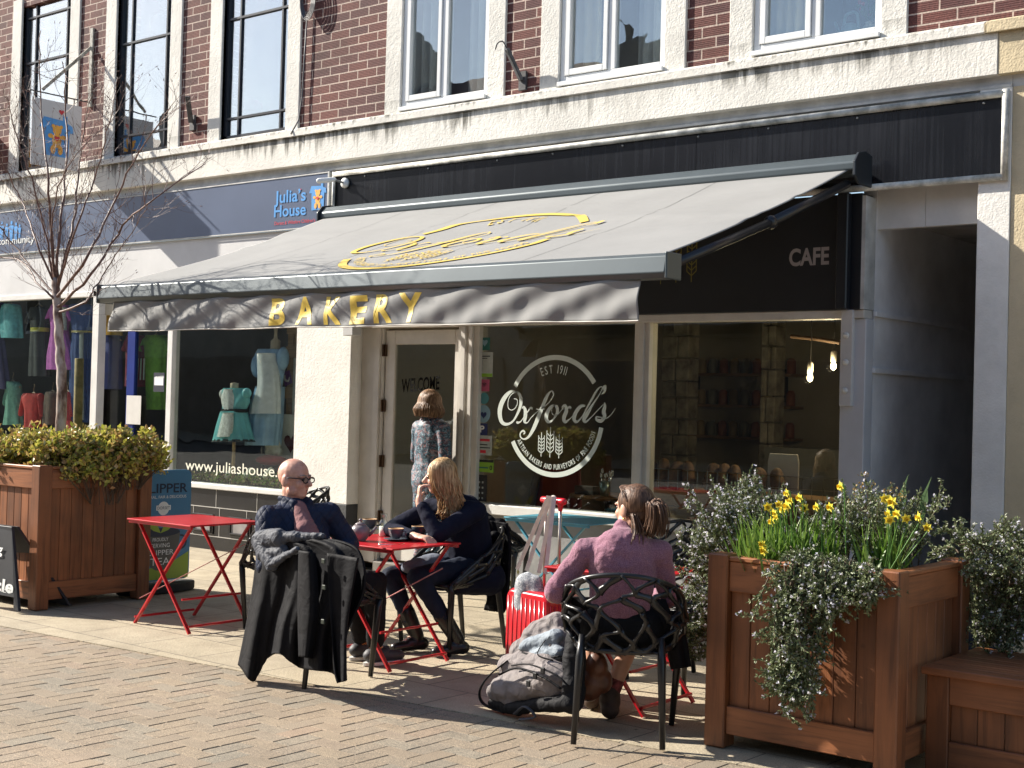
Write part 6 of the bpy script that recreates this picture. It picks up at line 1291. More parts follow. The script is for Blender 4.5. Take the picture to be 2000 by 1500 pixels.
for sd in (-1, 1): c = q(.098, sd*.031, .004); g.add([c+(l_*.023*cos(t*pi/8)+u*.017*sin(t*pi/8)) for t in range(16)], [tuple(range(16))])
g.build('lens', glassmat('lens_glass', .12), gl_)
# ---- blonde woman, facing -Y
Bw = empty('person', (-5.74, -2.35, 0), 0, 'blonde woman in a dark navy coat leaning on the red table, hand at her cheek', 'person', 'people at the cafe')
g = MB(); q, f, l_, u = head(g, (-5.725, -2.62, 1.105), (-.72, -.68, -.12), (.05, -.05, 1), .97, (-5.70, -2.52, .965), .047)
SL_, SR = V((-5.52, -2.50, .90)), V((-5.84, -2.56, .90)); ax = SL_-SR
g.cap((-5.72, -2.30, .55), (-5.69, -2.45, .84), .11, .12, .7, side=ax); g.cap(SL_, SR, .045)
EL, WL = V((-5.575, -2.80, .765)), V((-5.735, -2.80, .955)); ER, WR = V((-5.97, -2.80, .765)), V((-5.66, -2.90, .752))
for a, b_, c_ in ((SR, ER, WR), (SL_, EL, WL)): g.cap(a, b_, .042, .034); g.cap(b_, c_, .034, .023)
hand(g, WL, (-.15, .22, 1), (.6, .75, .1), 1, 1.15, .95); hand(g, WR, (1, .05, -.02), (0, .1, -1), 1, .45, .95)
KR, KL, AR, AL = V((-5.96, -2.80, .47)), V((-5.73, -2.80, .49)), V((-5.85, -2.66, .10)), V((-5.58, -2.58, .10))
for hx, K_, A_ in ((-5.80, KR, AR), (-5.64, KL, AL)): g.cap((hx, -2.34, .52), K_, .075, .05); g.cap(K_, A_, .048, .032); g.cap(A_, A_+V((-.04, -.09, -.06)), .03, .026)
fuse(g, 'body', m_skin2, Bw, .0055, 3); eyes(q, Bw, .95)
m_navc = clothmat('navy_wool', (.010, .012, .026), .45, 11, .9)
g = MB(); g.cap((-5.71, -2.30, .50), (-5.68, -2.43, .84), .165, .160, .8, side=ax); g.cap(SL_+V((-.01, 0, -.005)), SR+V((.01, 0, -.005)), .066); g.cap((-5.69, -2.47, .90), (-5.70, -2.51, .965), .10, .068)
g.cap(SL_, EL, .064, .056); g.cap(EL, EL.lerp(WL, .82), .054, .040); g.cap(SR, ER, .064, .054); g.cap(ER, ER.lerp(WR, .8), .052, .036); g.cap((-5.60, -2.28, .46), (-5.66, -2.52, .46), .12, .10); g.cap((-5.82, -2.28, .46), (-5.80, -2.5, .46), .11, .09)
fuse(g, 'coat', m_navc, Bw, .0075, 3, .018, .10)
g = MB(); 
for hx, K_, A_ in ((-5.80, KR, AR), (-5.64, KL, AL)): g.cap((hx, -2.36, .53), K_, .088, .065); g.cap(K_, K_.lerp(A_, .72), .062, .050)
fuse(g, 'jeans', clothmat('dark_denim', (.018, .024, .042), .5, 14), Bw, .0075, 3, .014, .07)
g = MB(); g.cap((-5.84, -2.55, .56), (-5.86, -2.72, .535), .085, .07, .6); fuse(g, 'grey_top', clothmat('grey_marl', (.17, .19, .24), .4, 12), Bw, .009, 3, .01, .06)
m_boot = mat('black_leather', (.012, .011, .011), .28, 0, .15, 9, .3, 30)
for A_ in (AR, AL):
    g = MB(); g.cap(A_.lerp(KR if A_ is AR else KL, .40), A_, .056, .046); shoe(g, A_+V((.02, .03, -.095)), A_+V((-.05, -.14, -.095)), .045); fuse(g, 'boot', m_boot, Bw, .006, 3)
def blonde_hair(q, parent, m, seed, length, part, n=150, frizz=.006, back=1., side_cut=None):
    rh = random.Random(seed); roots = []
    for i in range(n):
        a = rh.uniform(-2.75, 2.75); e0 = rh.uniform(.15, 1.0)        # angle round the head from the front; 0 = face side
        a = (abs(a)*.78+.62)*(1 if a > 0 else -1)
        p0 = q(.035*cos(a)-.02, .02*sin(a), .118); p1 = q(.088*cos(a)-.012, .082*sin(a), .075); p2 = q(.104*cos(a)-.014, .094*sin(a), .0); L = length*rh.uniform(.75, 1.05)
        dz = lambda: rh.gauss(0, frizz)
        p3 = q(.092*cos(a)-.03, .090*sin(a), -.09)+V((dz(), dz(), 0)); p4 = q(.08*cos(a)-.05, .085*sin(a), -.10-L*.55)+V((dz()*1.6, dz()*1.6, 0)); p5 = q(.07*cos(a)-.045, .07*sin(a), -.10-L)+V((dz()*2.5, dz()*2.5, 0))
        roots.append([tuple(p) for p in (p0, p1, p2, p3, p4, p5)])
    return strands('hair', m, parent, roots, .0052, .001, 4)
m_blond = hairmat('blonde_hair', (.24, .13, .05), (.62, .42, .22))
h_ = blonde_hair(q, Bw, m_blond, 3, .17, 0, 420, .009)
g = MB(); g.ball(q(-.020, 0, .035), .086, .098, .088, n=18, m=12); g.build('hair_crown', m_blond, Bw, smooth=True)
# ---- woman in the pink jumper, facing away
Pw = empty('person', (-3.67, -3.56, 0), 0, 'ponytailed woman in a mauve pink jumper seated with her back to the street', 'person', 'people at the cafe')
fx, rx = V((-.515, .857, 0)), V((.857, .515, 0)); O_ = V((-3.665, -3.60, 0)); loc = lambda r_, f_, z: O_+rx*r_+fx*f_+V((0, 0, z))
g = MB(); q, f, l_, u = head(g, (-3.655, -3.545, 1.085), (-.93, .20, -.04), (0, 0, 1), .97, loc(.0, .02, .955), .047)
SL_, SR = loc(-.185, -.01, .885), loc(.175, .0, .885)
g.cap(loc(0, .04, .54), loc(0, -.02, .84), .115, .125, .7, side=rx); g.cap(SL_, SR, .045)
EL, WL, ER, WR = loc(-.335, .0, .66), loc(-.20, .25, .60), loc(.205, .12, .66), loc(.08, .32, .62)
for a, b_, c_ in ((SL_, EL, WL), (SR, ER, WR)): g.cap(a, b_, .044, .036); g.cap(b_, c_, .037, .024)
hand(g, WL, (.6, .4, -.1), (0, 0, -1), 1, .6, .95); hand(g, WR, (-.6, .5, -.1), (0, 0, -1), -1, .6, .95)
legs = ((loc(.08, .08, .50), loc(.05, .45, .47), V((-3.93, -3.30, .11)), V((-3.99, -3.22, .0))), (loc(-.08, .08, .50), loc(-.16, .47, .48), V((-4.12, -3.18, .11)), V((-4.17, -3.07, .0))))
for H_, K_, A_, T_ in legs: g.cap(H_, K_, .078, .058); g.cap(K_, A_, .056, .036); g.cap(A_, T_+V((0, 0, .04)), .034, .03)
fuse(g, 'body', m_skin3, Pw, .0055, 3); eyes(q, Pw, .95)
m_mauve = clothmat('mauve_wool', (.20, .085, .125), .6, 16, .95, fleck=(.32, .165, .215), sheen=.25)
g = MB(); g.cap(loc(-.01, .02, .60), loc(-.005, -.015, .84), .145, .165, .70, side=rx); g.cap(SL_+rx*.01, SR-rx*.01, .062); g.cap(loc(0, .0, .90), loc(.0, .025, .985), .10, .060)
g.cap(SL_, SL_.lerp(EL, .93), .060, .050); g.cap(SR, ER, .058, .048); g.cap(ER, WR, .052, .038)
for t in (.55, .68, .8, .92): g.ball(SL_.lerp(EL, t), .056, n=12, m=8)
fuse(g, 'jumper', m_mauve, Pw, .0075, 3, .020, .09)
g = MB(); m_bskt = clothmat('black_shorts', (.010, .010, .011), .4, 12)
for H_, K_, A_, T_ in legs: g.cap(H_, H_.lerp(K_, 1.0), .092, .070); g.cap(K_, K_.lerp(A_, .25), .066, .062)
g.cap(loc(.09, .02, .52), loc(-.09, .02, .52), .115); fuse(g, 'shorts', m_bskt, Pw, .0085, 3, .012, .08)
for H_, K_, A_, T_ in legs:
    g = MB(); g.cap(A_.lerp(K_, .22), A_, .043, .042); g.build('sock', mat('red_grey_sock', (.22, .05, .05), .9, 0, .5, 30), Pw, smooth=True)
    g = MB(); g.cap(A_+V((0, 0, .02)), A_-V((0, 0, .03)), .052, .055); hl = A_-(T_-A_)*.25; hl.z = 0; shoe(g, hl, T_, .05); fuse(g, 'boot', mat('brown_walking_boot', (.055, .032, .022), .7, 0, .3, 12, .4, 40), Pw, .007, 3)
m_brown = hairmat('brown_grey_hair', (.04, .018, .010), (.17, .09, .052))
g = MB(); rotm = Matrix((l_, f, u)).transposed(); g.ball(q(-.024, 0, .034), .083, .098, .090, n=20, m=14, rot=rotm); g.ball(q(-.05, 0, -.02), .062, .062, .062, n=16, m=10, rot=rotm); g.build('hair_cap', m_brown, Pw, smooth=True)
rh = random.Random(8); roots = []; tie = V((-3.545, -3.60, 1.105))
tie = q(-.118, 0, .028)
for i in range(230):
    a = rh.uniform(-1, 1)*2.0; p0 = q(.062*cos(a)+.0, .070*sin(a), .060+.055*cos(a*.6)); p0b = q(.02*cos(a)-.045, .086*sin(a)*(.9), .05+.045*cos(a)); roots.append([tuple(p0), tuple(p0b+V((rh.gauss(0, .003),)*3)), tuple(tie+V((rh.gauss(0, .01), rh.gauss(0, .01), rh.gauss(0, .01))))])
for i in range(60):
    a = rh.uniform(-1, 1); p0 = q(-.03, .078*(1 if a > 0 else -1), -.01+rh.uniform(-.03, .05)); roots.append([tuple(p0), tuple(q(-.075, .055*a, -.01)), tuple(tie+V((rh.gauss(0, .01),)*3))])
for i in range(170):
    o1 = V((rh.gauss(0, .018), rh.gauss(0, .018), rh.gauss(0, .01))); roots.append([tuple(tie+o1*.4), tuple(q(-.158, .0, .028)+o1), tuple(q(-.170, .0, -.035)+o1*1.2), tuple(q(-.150, .0, -.09)+o1*1.3+V((0, 0, rh.uniform(-.03, .0))))])
for i in range(80):
    o1 = V((rh.gauss(0, .016), rh.gauss(0, .016), 0)); roots.append([tuple(q(-.06, .05, -.02)+o1*.5), tuple(q(-.085, .045, -.09)+o1), tuple(q(-.085, .05, -.145)+o1*1.5+V((0, 0, rh.uniform(-.03, .02))))])
strands('hair', m_brown, Pw, roots, .0042, .0010, 4)
g = MB(); g.tube([tie+V((.022*cos(t*pi/5), .012*sin(t*pi/5), .022*sin(t*pi/5))) for t in range(11)], .007, 6); g.build('hair_tie', m_bk, Pw, smooth=True)
g = MB(); g.ball(q(-.02, .083, -.045), .005, n=8, m=6); g.build('earring', mat('gold', (.8, .55, .2), .2, 1), Pw, smooth=True)
# ---- woman standing at the cafe door, back to us
Sw = empty('person', (-8.06, -.12, .1), 0, 'woman in a dark floral jumpsuit standing at the cafe door with her back turned', 'person', 'people at the cafe')
g = MB(); cx, cy = -8.075, -.13; q, f, l_, u = head(g, (cx+.005, cy-.01, 1.555), (.35, .93, -.08), (0, 0, 1), .98, (cx, cy-.01, 1.40), .048)
rv = V((.95, -.20, 0)).normalized(); SLv, SRv = V((cx, cy, 1.34))-rv*.19, V((cx, cy, 1.34))+rv*.19
g.cap((cx, cy, .98), (cx, cy, 1.28), .12, .125, .65, side=rv); g.cap(SLv, SRv, .045)
ELv, ERv = V((cx, cy, 1.07))-rv*.225+V((0, .02, 0)), V((cx, cy, 1.07))+rv*.22; WLv, WRv = V((cx, cy+.2, .98))-rv*.15, V((cx, cy+.2, 1.0))+rv*.1
for a, b_, c_ in ((SLv, ELv, WLv), (SRv, ERv, WRv)): g.cap(a, b_, .042, .035); g.cap(b_, c_, .034, .024)
hand(g, WLv, (.3, .8, .1), (0, 0, -1), 1, .5, .95); hand(g, WRv, (-.3, .8, .1), (0, 0, -1), -1, .5, .95)
for sd in (-1, 1): h0 = V((cx, cy, .98))+rv*.085*sd; g.cap(h0, h0+V((0, .01, -.43)), .08, .055); g.cap(h0+V((0, .01, -.43)), h0+V((0, -.02, -.80)), .052, .035); g.cap(h0+V((0, -.03, -.83)), h0+V((0, .09, -.85)), .03, .026)
fuse(g, 'body', m_skin2, Sw, .0065, 3)
def floral():
    m = mat('floral_navy', (.02, .03, .06), .6, 0, 0); n, l, b = nodes(m); tc = n.new('ShaderNodeTexCoord'); c = None
    nz = n.new('ShaderNodeTexNoise'); nz.inputs['Scale'].default_value = 16; nz.inputs['Detail'].default_value = 3; nz.inputs['Distortion'].default_value = 1.5; l.new(tc.outputs['Object'], nz.inputs['Vector'])
    c = ramp(n, l, nz.outputs['Fac'], [(.36, (.010, .016, .036)), (.44, (.04, .10, .14)), (.5, (.014, .020, .044)), (.6, (.25, .12, .13)), (.65, (.32, .27, .28)), (.7, (.016, .024, .05))])
    v = n.new('ShaderNodeTexNoise'); v.inputs['Scale'].default_value = 42; v.inputs['Detail'].default_value = 2; v.inputs['Distortion'].default_value = 2; l.new(tc.outputs['Object'], v.inputs['Vector'])
    c = mixc(n, l, ramp(n, l, v.outputs['Fac'], [(.54, (0, 0, 0)), (.6, (1, 1, 1))]), c, (.16, .26, .32)); l.new(c, b.inputs['Base Color']); return m
g = MB(); g.cap((cx, cy, .88), (cx, cy, 1.0), .20, .175, .72, side=rv); g.cap((cx, cy, 1.02), (cx, cy, 1.28), .170, .190, .68, side=rv); g.cap(SLv+rv*.01, SRv-rv*.01, .068); g.cap((cx, cy, 1.34), (cx, cy-.005, 1.42), .10, .058)
for a, b_, c_ in ((SLv, ELv, WLv), (SRv, ERv, WRv)): g.cap(a, b_, .064, .056); g.cap(b_, c_, .052, .038)
for sd in (-1, 1): h0 = V((cx, cy, .96))+rv*.09*sd; g.cap(h0, h0+V((0, .01, -.42)), .112, .084); g.cap(h0+V((0, .01, -.42)), h0+V((0, -.02, -.74)), .074, .058)
fuse(g, 'jumpsuit', floral(), Sw, .008, 3, .016, .10)
for sd in (-1, 1): g = MB(); h0 = V((cx, cy, .1))+rv*.085*sd; shoe(g, h0+V((0, -.06, .005)), h0+V((0, .13, .005)), .042); g.build('shoe', m_boot, Sw, smooth=True)
m_brn2 = hairmat('brown_bob', (.10, .05, .028), (.30, .18, .10))
rotm = Matrix((l_, f, u)).transposed(); g = MB(); g.ball(q(-.022, 0, .036), .090, .104, .094, n=18, m=12, rot=rotm); g.build('hair_crown', m_brn2, Sw, smooth=True)
rh = random.Random(5); roots = []
for i in range(340):
    a = rh.uniform(.75, 3.14)*(1 if rh.random() > .5 else -1); fl = rh.uniform(.0, .035)
    roots.append([tuple(q(.03*cos(a)-.02, .03*sin(a), .125)), tuple(q(.095*cos(a)-.015, .09*sin(a), .07)), tuple(q(.112*cos(a)-.015, .106*sin(a), -.0)), tuple(q((.118+fl)*cos(a)-.015, (.112+fl)*sin(a), -.06)), tuple(q((.108+fl*.6)*cos(a)-.015, (.10+fl*.6)*sin(a), -.10-rh.uniform(0, .03)))])
strands('hair', m_brn2, Sw, roots, .0065, .002, 5)
# ------------------------------------------------------------------ crockery on the red table
TZ = .7225; m_slate = mat('slate_glaze', (.22, .185, .19), .3, 0, .1, 20); m_cup = mat('cup_glaze', (.07, .085, .105), .28, 0, .08, 20); m_rimb = mat('cup_rim', (.50, .30, .14), .4); m_coffee = mat('milky_coffee', (.42, .27, .15), .5)
c = GZ(703, 1056, TZ); T = empty('teapot', c, 0, 'grey brown glazed teapot nearest the bald man', 'teapot'); c = V((c.x, c.y, TZ))
g = MB(); g.lathe([(.034, 0), (.036, .004), (.052, .025), (.060, .05), (.056, .075), (.040, .092), (.030, .097)], c, 28); g.build('pot_body', m_slate, T, smooth=True)
g = MB(); g.lathe([(.034, .0965), (.031, .103), (.018, .110), (.007, .113), (.006, .118), (.011, .124), (.009, .131), (0, .134)], c, 24); g.build('lid', m_slate, T, smooth=True)
cr, cf = V((.78, .63, 0)), V((-.63, .78, 0))
g = MB(); g.tube([c+cr*.05+V((0, 0, .035)), c+cr*.075+V((0, 0, .055)), c+cr*.098+V((0, 0, .088))], [.013, .010, .006], 10); g.build('spout', m_slate, T, smooth=True)
g = MB(); g.tube([V(p) for p in spl([c-cr*.052+V((0, 0, .08)), c-cr*.085+V((0, 0, .095)), c-cr*.10+V((0, 0, .065)), c-cr*.082+V((0, 0, .032)), c-cr*.054+V((0, 0, .03))], 6)], .006, 8); g.build('handle', m_slate, T, smooth=True)
def cup(px, py, label, ang):
    c = GZ(px, py, TZ); e = empty('coffee_cup', c, 0, label, 'cup', 'dark cups on the middle red table'); c = V((c.x, c.y, TZ+.012))
    g = MB(); g.lathe([(.022, 0), (.024, .004), (.040, .022), (.047, .055), (.0475, .062), (.0445, .062), (.041, .03), (0, .012)], c, 26); g.build('bowl', m_cup, e, smooth=True)
    g = MB(); g.lathe([(.0478, .0600), (.0482, .0635), (.0445, .0642), (.0443, .0605)], c, 26); g.build('rim', m_rimb, e, smooth=True); g = MB(); g.lathe([(.0435, .053), (0, .053)], c, 20); g.build('coffee', m_coffee, e)
    d = V((cos(ang), sin(ang), 0)); g = MB(); g.tube([V(p) for p in spl([c+d*.044+V((0, 0, .05)), c+d*.068+V((0, 0, .048)), c+d*.066+V((0, 0, .024)), c+d*.040+V((0, 0, .020))], 5)], .0042, 7); g.build('handle', m_cup, e, smooth=True)
def saucer(px, py, label):
    c = GZ(px, py, TZ); o = MB().lathe([(.03, 0), (.035, .002), (.072, .011), (.075, .013), (.07, .0135), (.03, .006), (0, .006)], V((c.x, c.y, TZ+.0005)), 28).build('saucer', m_cup, smooth=True); return tag(o, label, 'saucer', 'dark saucers on the middle red table')
for (px, py, lb, sb, a) in ((773, 1056, 'dark blue glazed cup in front of the milk bottle', 'dark saucer under the cup in front of the milk bottle', .2), (818, 1051, 'dark glazed cup nearest the blonde woman', 'dark saucer under the cup nearest the blonde woman', 2.6), (722, 1036, 'brown rimmed cup half hidden behind the teapot', 'dark saucer behind the teapot', .8)): saucer(px, py, sb); cup(px, py, lb, a)
c = GZ(749, 1047, TZ); c = V((c.x, c.y, TZ)); e = empty('milk_bottle', c, 0, 'small glass bottle half full of milk behind the cups', 'bottle')
g = MB(); g.lathe([(.028, 0), (.031, .004), (.031, .07), (.026, .09), (.017, .105), (.017, .128), (.020, .131), (.020, .140), (.0155, .140)], c, 20); g.build('glass_bottle', glassmat('bottle_glass', .12, (.9, .95, .93)), e, smooth=True); g = MB(); g.lathe([(.0292, .003), (.0292, .06), (0, .06)], c, 18); g.build('milk', mat('milk', (.8, .78, .7), .4), e, smooth=True)
a, b_ = GZ(742, 1064, TZ+.016), GZ(790, 1062, TZ+.016); g = MB(); g.tube([a, b_], .0022, 6); g.ball(a, .013, .008, .004, n=10, m=6); tag(g.build('teaspoon', mat('spoon_steel', (.7, .7, .7), .2, 1), smooth=True), 'steel teaspoon lying across the front saucer', 'spoon')
# ------------------------------------------------------------------ coats on the chairs
def drape(name, rows, Yf, m, label=None, cat=None, parent=None, folds=5, amp=.03, n=70, thick=.012, seed=1, nv=40, power=1.0, hem=None):
    """rows: (photo y left, x left, y right, x right) from the top; Yf(u, v) is the depth"""
    P = spl(rows, 8); k = len(P)-1; r_ = random.Random(seed); ph = [r_.uniform(0, 6.28) for _ in range(4)]
    def f(u, v):
        i = min(k-1, int(v*k)); t = v*k-i; a = [P[i][j]*(1-t)+P[i+1][j]*t for j in range(4)]; px = a[1]+(a[3]-a[1])*u; py = a[0]+(a[2]-a[0])*u
        d = Yf(u, v)+amp*(.25+.75*v**power)*(sin(u*folds*6.28+ph[0]+1.2*v)*.6+sin(u*folds*2.3*6.28+ph[1])*.22+abs(sin(u*folds*.5*6.28+ph[2]))*.5)
        if hem: py += v**5*hem(u)
        return FY(px, py, d)
    g = MB(); g.grid(f, n, nv); o = g.build(name, m, parent, smooth=True, solid=thick, label=label)
    return tag(o, label, cat) if cat else o
m_cblack = clothmat('black_shell', (.005, .005, .007), .5, 9, .7, bd=.02); m_lining = clothmat('grey_lining', (.075, .08, .095), .8, 16, .6, bd=.025)
CO = empty('long_coat', (-5.75, -4.0, .2), 0, 'long black hooded coat draped over the back of the bald man chair', 'coat')
drape('coat_body', [(1062, 505, 1052, 640), (1085, 502, 1075, 700), (1150, 494, 1150, 712), (1220, 482, 1240, 676), (1300, 466, 1322, 676)], lambda u, v: -3.99-.035*sin(pi*u)-.03*v, m_cblack, parent=CO, folds=3.2, amp=.045, n=110, seed=4, hem=lambda u: 36*math.exp(-((u-.13)/.09)**2)-26*math.exp(-((u-.36)/.14)**2)+16*math.exp(-((u-.97)/.06)**2)-6)
drape('coat_front_edge', [(1080, 640, 1090, 700), (1200, 645, 1210, 680), (1300, 652, 1310, 676), (1334, 660, 1330, 674)], lambda u, v: -4.06-.01*v, m_cblack, parent=CO, folds=1., amp=.025, n=30, nv=30, seed=6)
drape('sleeve', [(1075, 585, 1080, 615), (1180, 583, 1185, 622), (1282, 585, 1286, 608)], lambda u, v: -4.11+.03*(2*u-1)**2, m_cblack, parent=CO, folds=.8, amp=.015, n=24, nv=30, seed=3)
g = MB()
g.cap(FY(508, 1056, -3.99), FY(548, 1050, -4.03), .045, .04, 1.3, n=14); g.cap(FY(545, 1050, -4.03), FY(630, 1047, -3.99), .036, .02, n=12); g.cap(FY(508, 1062, -4.0), FY(530, 1103, -4.05), .042, .032, 1.2, n=14); g.cap(FY(530, 1104, -4.05), FY(580, 1072, -4.06), .026, .016, n=12); g.cap(FY(515, 1085, -4.02), FY(555, 1075, -4.03), .04, .03, n=12)
fuse(g, 'hood', m_lining, CO, .006, 3, .020, .045)
for (px, py) in ((632, 1096), (633, 1147), (631, 1214)): c = FY(px, py, -4.10); g = MB(); g.box(c.x-.012, c.x+.012, c.y-.006, c.y+.004, c.z-.012, c.z+.012); g.build('popper', mat('olive_tab', (.045, .055, .04), .5), CO, bevel=.002)
J = empty('black_jacket', (-5.45, -2.15, .6), 0, 'black padded jacket hung over the back of the blonde woman chair', 'jacket')
drape('jacket_body', [(1010, 915, 1022, 992), (1050, 930, 1060, 998), (1110, 950, 1120, 996), (1175, 952, 1185, 990)], lambda u, v: -2.17+.03*v, m_cblack, parent=J, folds=2.5, amp=.03, n=50, seed=9)
g = MB()
for (px, py, Y, r_) in ((935, 1022, -2.2, .05), (955, 1015, -2.15, .045), (975, 1022, -2.12, .05), (990, 1035, -2.1, .04), (965, 1045, -2.18, .045), (940, 1050, -2.2, .05), (985, 1055, -2.14, .035)): g.ball(FY(px, py, Y), r_, r_*.8, r_*.7, n=12, m=8)
fuse(g, 'collar_bundle', m_cblack, J, .008, 8, .02, .06)
drape('sleeve', [(1160, 955, 1168, 985), (1190, 946, 1196, 984), (1180, 948, 1185, 990)], lambda u, v: -2.15, m_cblack, parent=J, folds=1, amp=.01, n=20, nv=10)
J = empty('dark_jacket', (-3.6, -3.78, .6), 0, 'black jacket bunched behind the ponytailed woman inside her lattice chair, sleeve hanging', 'jacket')
drape('jacket_body', [(1165, 1118, 1170, 1300), (1210, 1112, 1215, 1312), (1262, 1150, 1268, 1290)], lambda u, v: -3.66+.17*(u)-.04*sin(pi*u), m_cblack, parent=J, folds=3, amp=.02, n=60, seed=12)
drape('sleeve', [(1190, 1300, 1195, 1328), (1240, 1300, 1245, 1340), (1308, 1312, 1302, 1350)], lambda u, v: -3.40+.03*(2*u-1)**2, m_cblack, parent=J, folds=1, amp=.02, n=24, nv=24, seed=3)
# ------------------------------------------------------------------ luggage
c0 = GZ(1052, 1352, 0); W = empty('suitcase', (c0.x, c0.y, 0), 0, 'glossy red ribbed cabin suitcase standing beside the pink jumper woman, handle up', 'suitcase')
m_rcase = mat('red_polycarbonate', (.55, .012, .022), .22, 0, .05, 5, coat=.3); rzs = radians(-12); MS = Matrix.Translation((c0.x, c0.y, 0)) @ Matrix.Rotation(rzs, 4, 'Z')
def rbox(w_, d_, z0, z1, r_, cx=0, cy=0):               # rounded upright case half
    g = MB(); vs = []; K = 6; out = []
    for (sx_, sz_, a0) in ((1, 1, 0), (-1, 1, 90), (-1, -1, 180), (1, -1, 270)):
        for k in range(K+1): a = radians(a0+90*k/K); out.append((cx+sx_*(w_/2-r_)+r_*cos(a), (z1-r_ if sz_ > 0 else z0+r_)+r_*sin(a)))
    n = len(out); lay = [(-d_/2, .94), (-d_/2+.02, 1.), (d_/2, 1.)]; zc = (z0+z1)/2
    for y, sc in lay: vs += [MS @ V((cx+(x-cx)*sc, cy+y, zc+(z-zc)*sc)) for x, z in out]
    fs = [(i*n+j, i*n+(j+1) % n, (i+1)*n+(j+1) % n, (i+1)*n+j) for i in range(2) for j in range(n)]+[tuple(range(n-1, -1, -1)), tuple(2*n+j for j in range(n))]
    g.add(vs, fs); return g
rbox(.36, .105, .045, .56, .05, 0, -.055).build('front_shell', m_rcase, W, smooth=False, bevel=.008, seg=2); rbox(.36, .105, .045, .56, .05, 0, .058).build('rear_shell', m_rcase, W, bevel=.008, seg=2)
g = MB()
for i in range(9):
    x = -.15+.0375*i; g.tube([MS @ V((x, -.104, .10)), MS @ V((x, -.104, .52))], .0075, 6)
for s_ in (-1, 1):
    for y in (-.085, -.055, -.025, .03, .06, .09): g.tube([MS @ V((s_*.182, y, .11)), MS @ V((s_*.182, y, .50))], .007, 6)
g.build('ribs', m_rcase, W, smooth=True)
g = MB(); g.tube([MS @ V((-.182, .0015, .1)), MS @ V((-.182, .0015, .53)), MS @ V((0, .0015, .562)), MS @ V((.182, .0015, .53))], .006, 6); g.build('zip', mat('dark_red_zip', (.12, .01, .012), .6), W)
g = MB(); g.tube([V(MS @ V(p)) for p in ((-.185, -.03, .36), (-.205, -.03, .36), (-.205, -.03, .26), (-.185, -.03, .26))], .009, 8); g.build('side_handle', m_rcase, W, smooth=True)
for s_ in (-.06, .06): g = MB(); g.tube([MS @ V((s_, .07, .55)), MS @ V((s_, .07, 1.03))], .009, 8); g.build('handle_tube', mat('brushed_alu', (.5, .45, .4), .3, .9), W, smooth=True)
g = MB(); g.cap(MS @ V((-.085, .07, 1.045)), MS @ V((.085, .07, 1.045)), .020, n=12); g.cap(MS @ V((-.06, .07, 1.04)), MS @ V((-.06, .07, 1.0)), .019, .013); g.cap(MS @ V((.06, .07, 1.04)), MS @ V((.06, .07, 1.0)), .019, .013); g.build('grip', m_rcase, W, smooth=True)
for sx_ in (-.13, .13):
    for y in (-.07, .07): g = MB(); c = MS @ V((sx_, y, .024)); g.ball(c, .022, .012, .022, n=12, m=8); g.build('wheel', m_bk, W, smooth=True)
TB_ = empty('tote_bag', (c0.x, c0.y-.02, .6), 0, 'grey and white patterned tote bag hung by long cream straps on the suitcase handle', 'bag')
m_strap = mat('cream_webbing', (.68, .60, .52), .8, 0, .08, 30); hp = MS @ V((0, .07, 1.06))
for k, (x0, x1) in enumerate(((-.02, -.14), (.0, -.06), (.02, .045), (.03, .10))):
    g = MB(); g.bar(hp+V((x0, -.02-.004*k, .01)), MS @ V((x1, -.06, .66)), .022, .004, V((.6, -.8, 0))); g.build('strap', m_strap, TB_)
g = MB(); g.tube([hp+V((-.015, .02, -.02)), hp+V((-.0, -.0, .008)), hp+V((.012, -.024, -.02))], .014, 8, flat=.5); g.build('strap_loop', m_strap, TB_, smooth=True)
def patt():
    m = mat('patterned_canvas', (.4, .42, .45), .8, 0, 0); n, l, b = nodes(m); tc = n.new('ShaderNodeTexCoord'); v = n.new('ShaderNodeTexNoise'); v.inputs['Scale'].default_value = 26; v.inputs['Distortion'].default_value = 2.5; l.new(tc.outputs['Object'], v.inputs['Vector'])
    l.new(ramp(n, l, v.outputs['Fac'], [(.40, (.50, .51, .52)), (.47, (.10, .12, .15)), (.53, (.42, .44, .46)), (.6, (.14, .16, .2)), (.66, (.55, .54, .5))]), b.inputs['Base Color']); return m
g = MB(); bc = MS @ V((-.02, -.06, .52)); g.cap(bc+V((-.02, 0, -.04)), bc+V((-.02, 0, .06)), .085, .080, .5, side=(1, .2, 0)); g.cap(bc+V((.04, -.01, -.04)), bc+V((.03, 0, .08)), .07, .05, .5, side=(1, .2, 0)); fuse(g, 'bag_body', patt(), TB_, .008, 4, .014, .09)
BP = empty('backpack', (-4.35, -3.55, 0), 0, 'big grey hiking backpack slumped on the paving against the suitcase', 'backpack'); m_bpg = clothmat('grey_ripstop', (.23, .205, .20), .8, 13, .7, bd=.03); m_bpb = clothmat('pale_blue_grey', (.26, .30, .34), .8, 15, .65, bd=.025); m_bpk = clothmat('black_webbing', (.014, .014, .016), .5, 20, .7)
def on2(px, py, Y): return FY(px, py, Y)
g = MB(); g.cap(FY(988, 1345, -3.60), FY(1085, 1330, -3.60), .085, .115, .9, n=18); g.cap(FY(1000, 1300, -3.55), FY(1075, 1300, -3.55), .075, .10, .9, n=18); g.cap(FY(970, 1350, -3.6), FY(1010, 1360, -3.6), .055, .08, n=16)
fuse(g, 'main_pack', m_bpg, BP, .008, 8, .030, .10)
g = MB(); g.cap(FY(1025, 1275, -3.50), FY(1095, 1262, -3.48), .075, .095, n=18); g.cap(FY(1045, 1245, -3.46), FY(1090, 1222, -3.42), .075, .07, n=18); fuse(g, 'top_lid', m_bpg, BP, .008, 8, .030, .09)
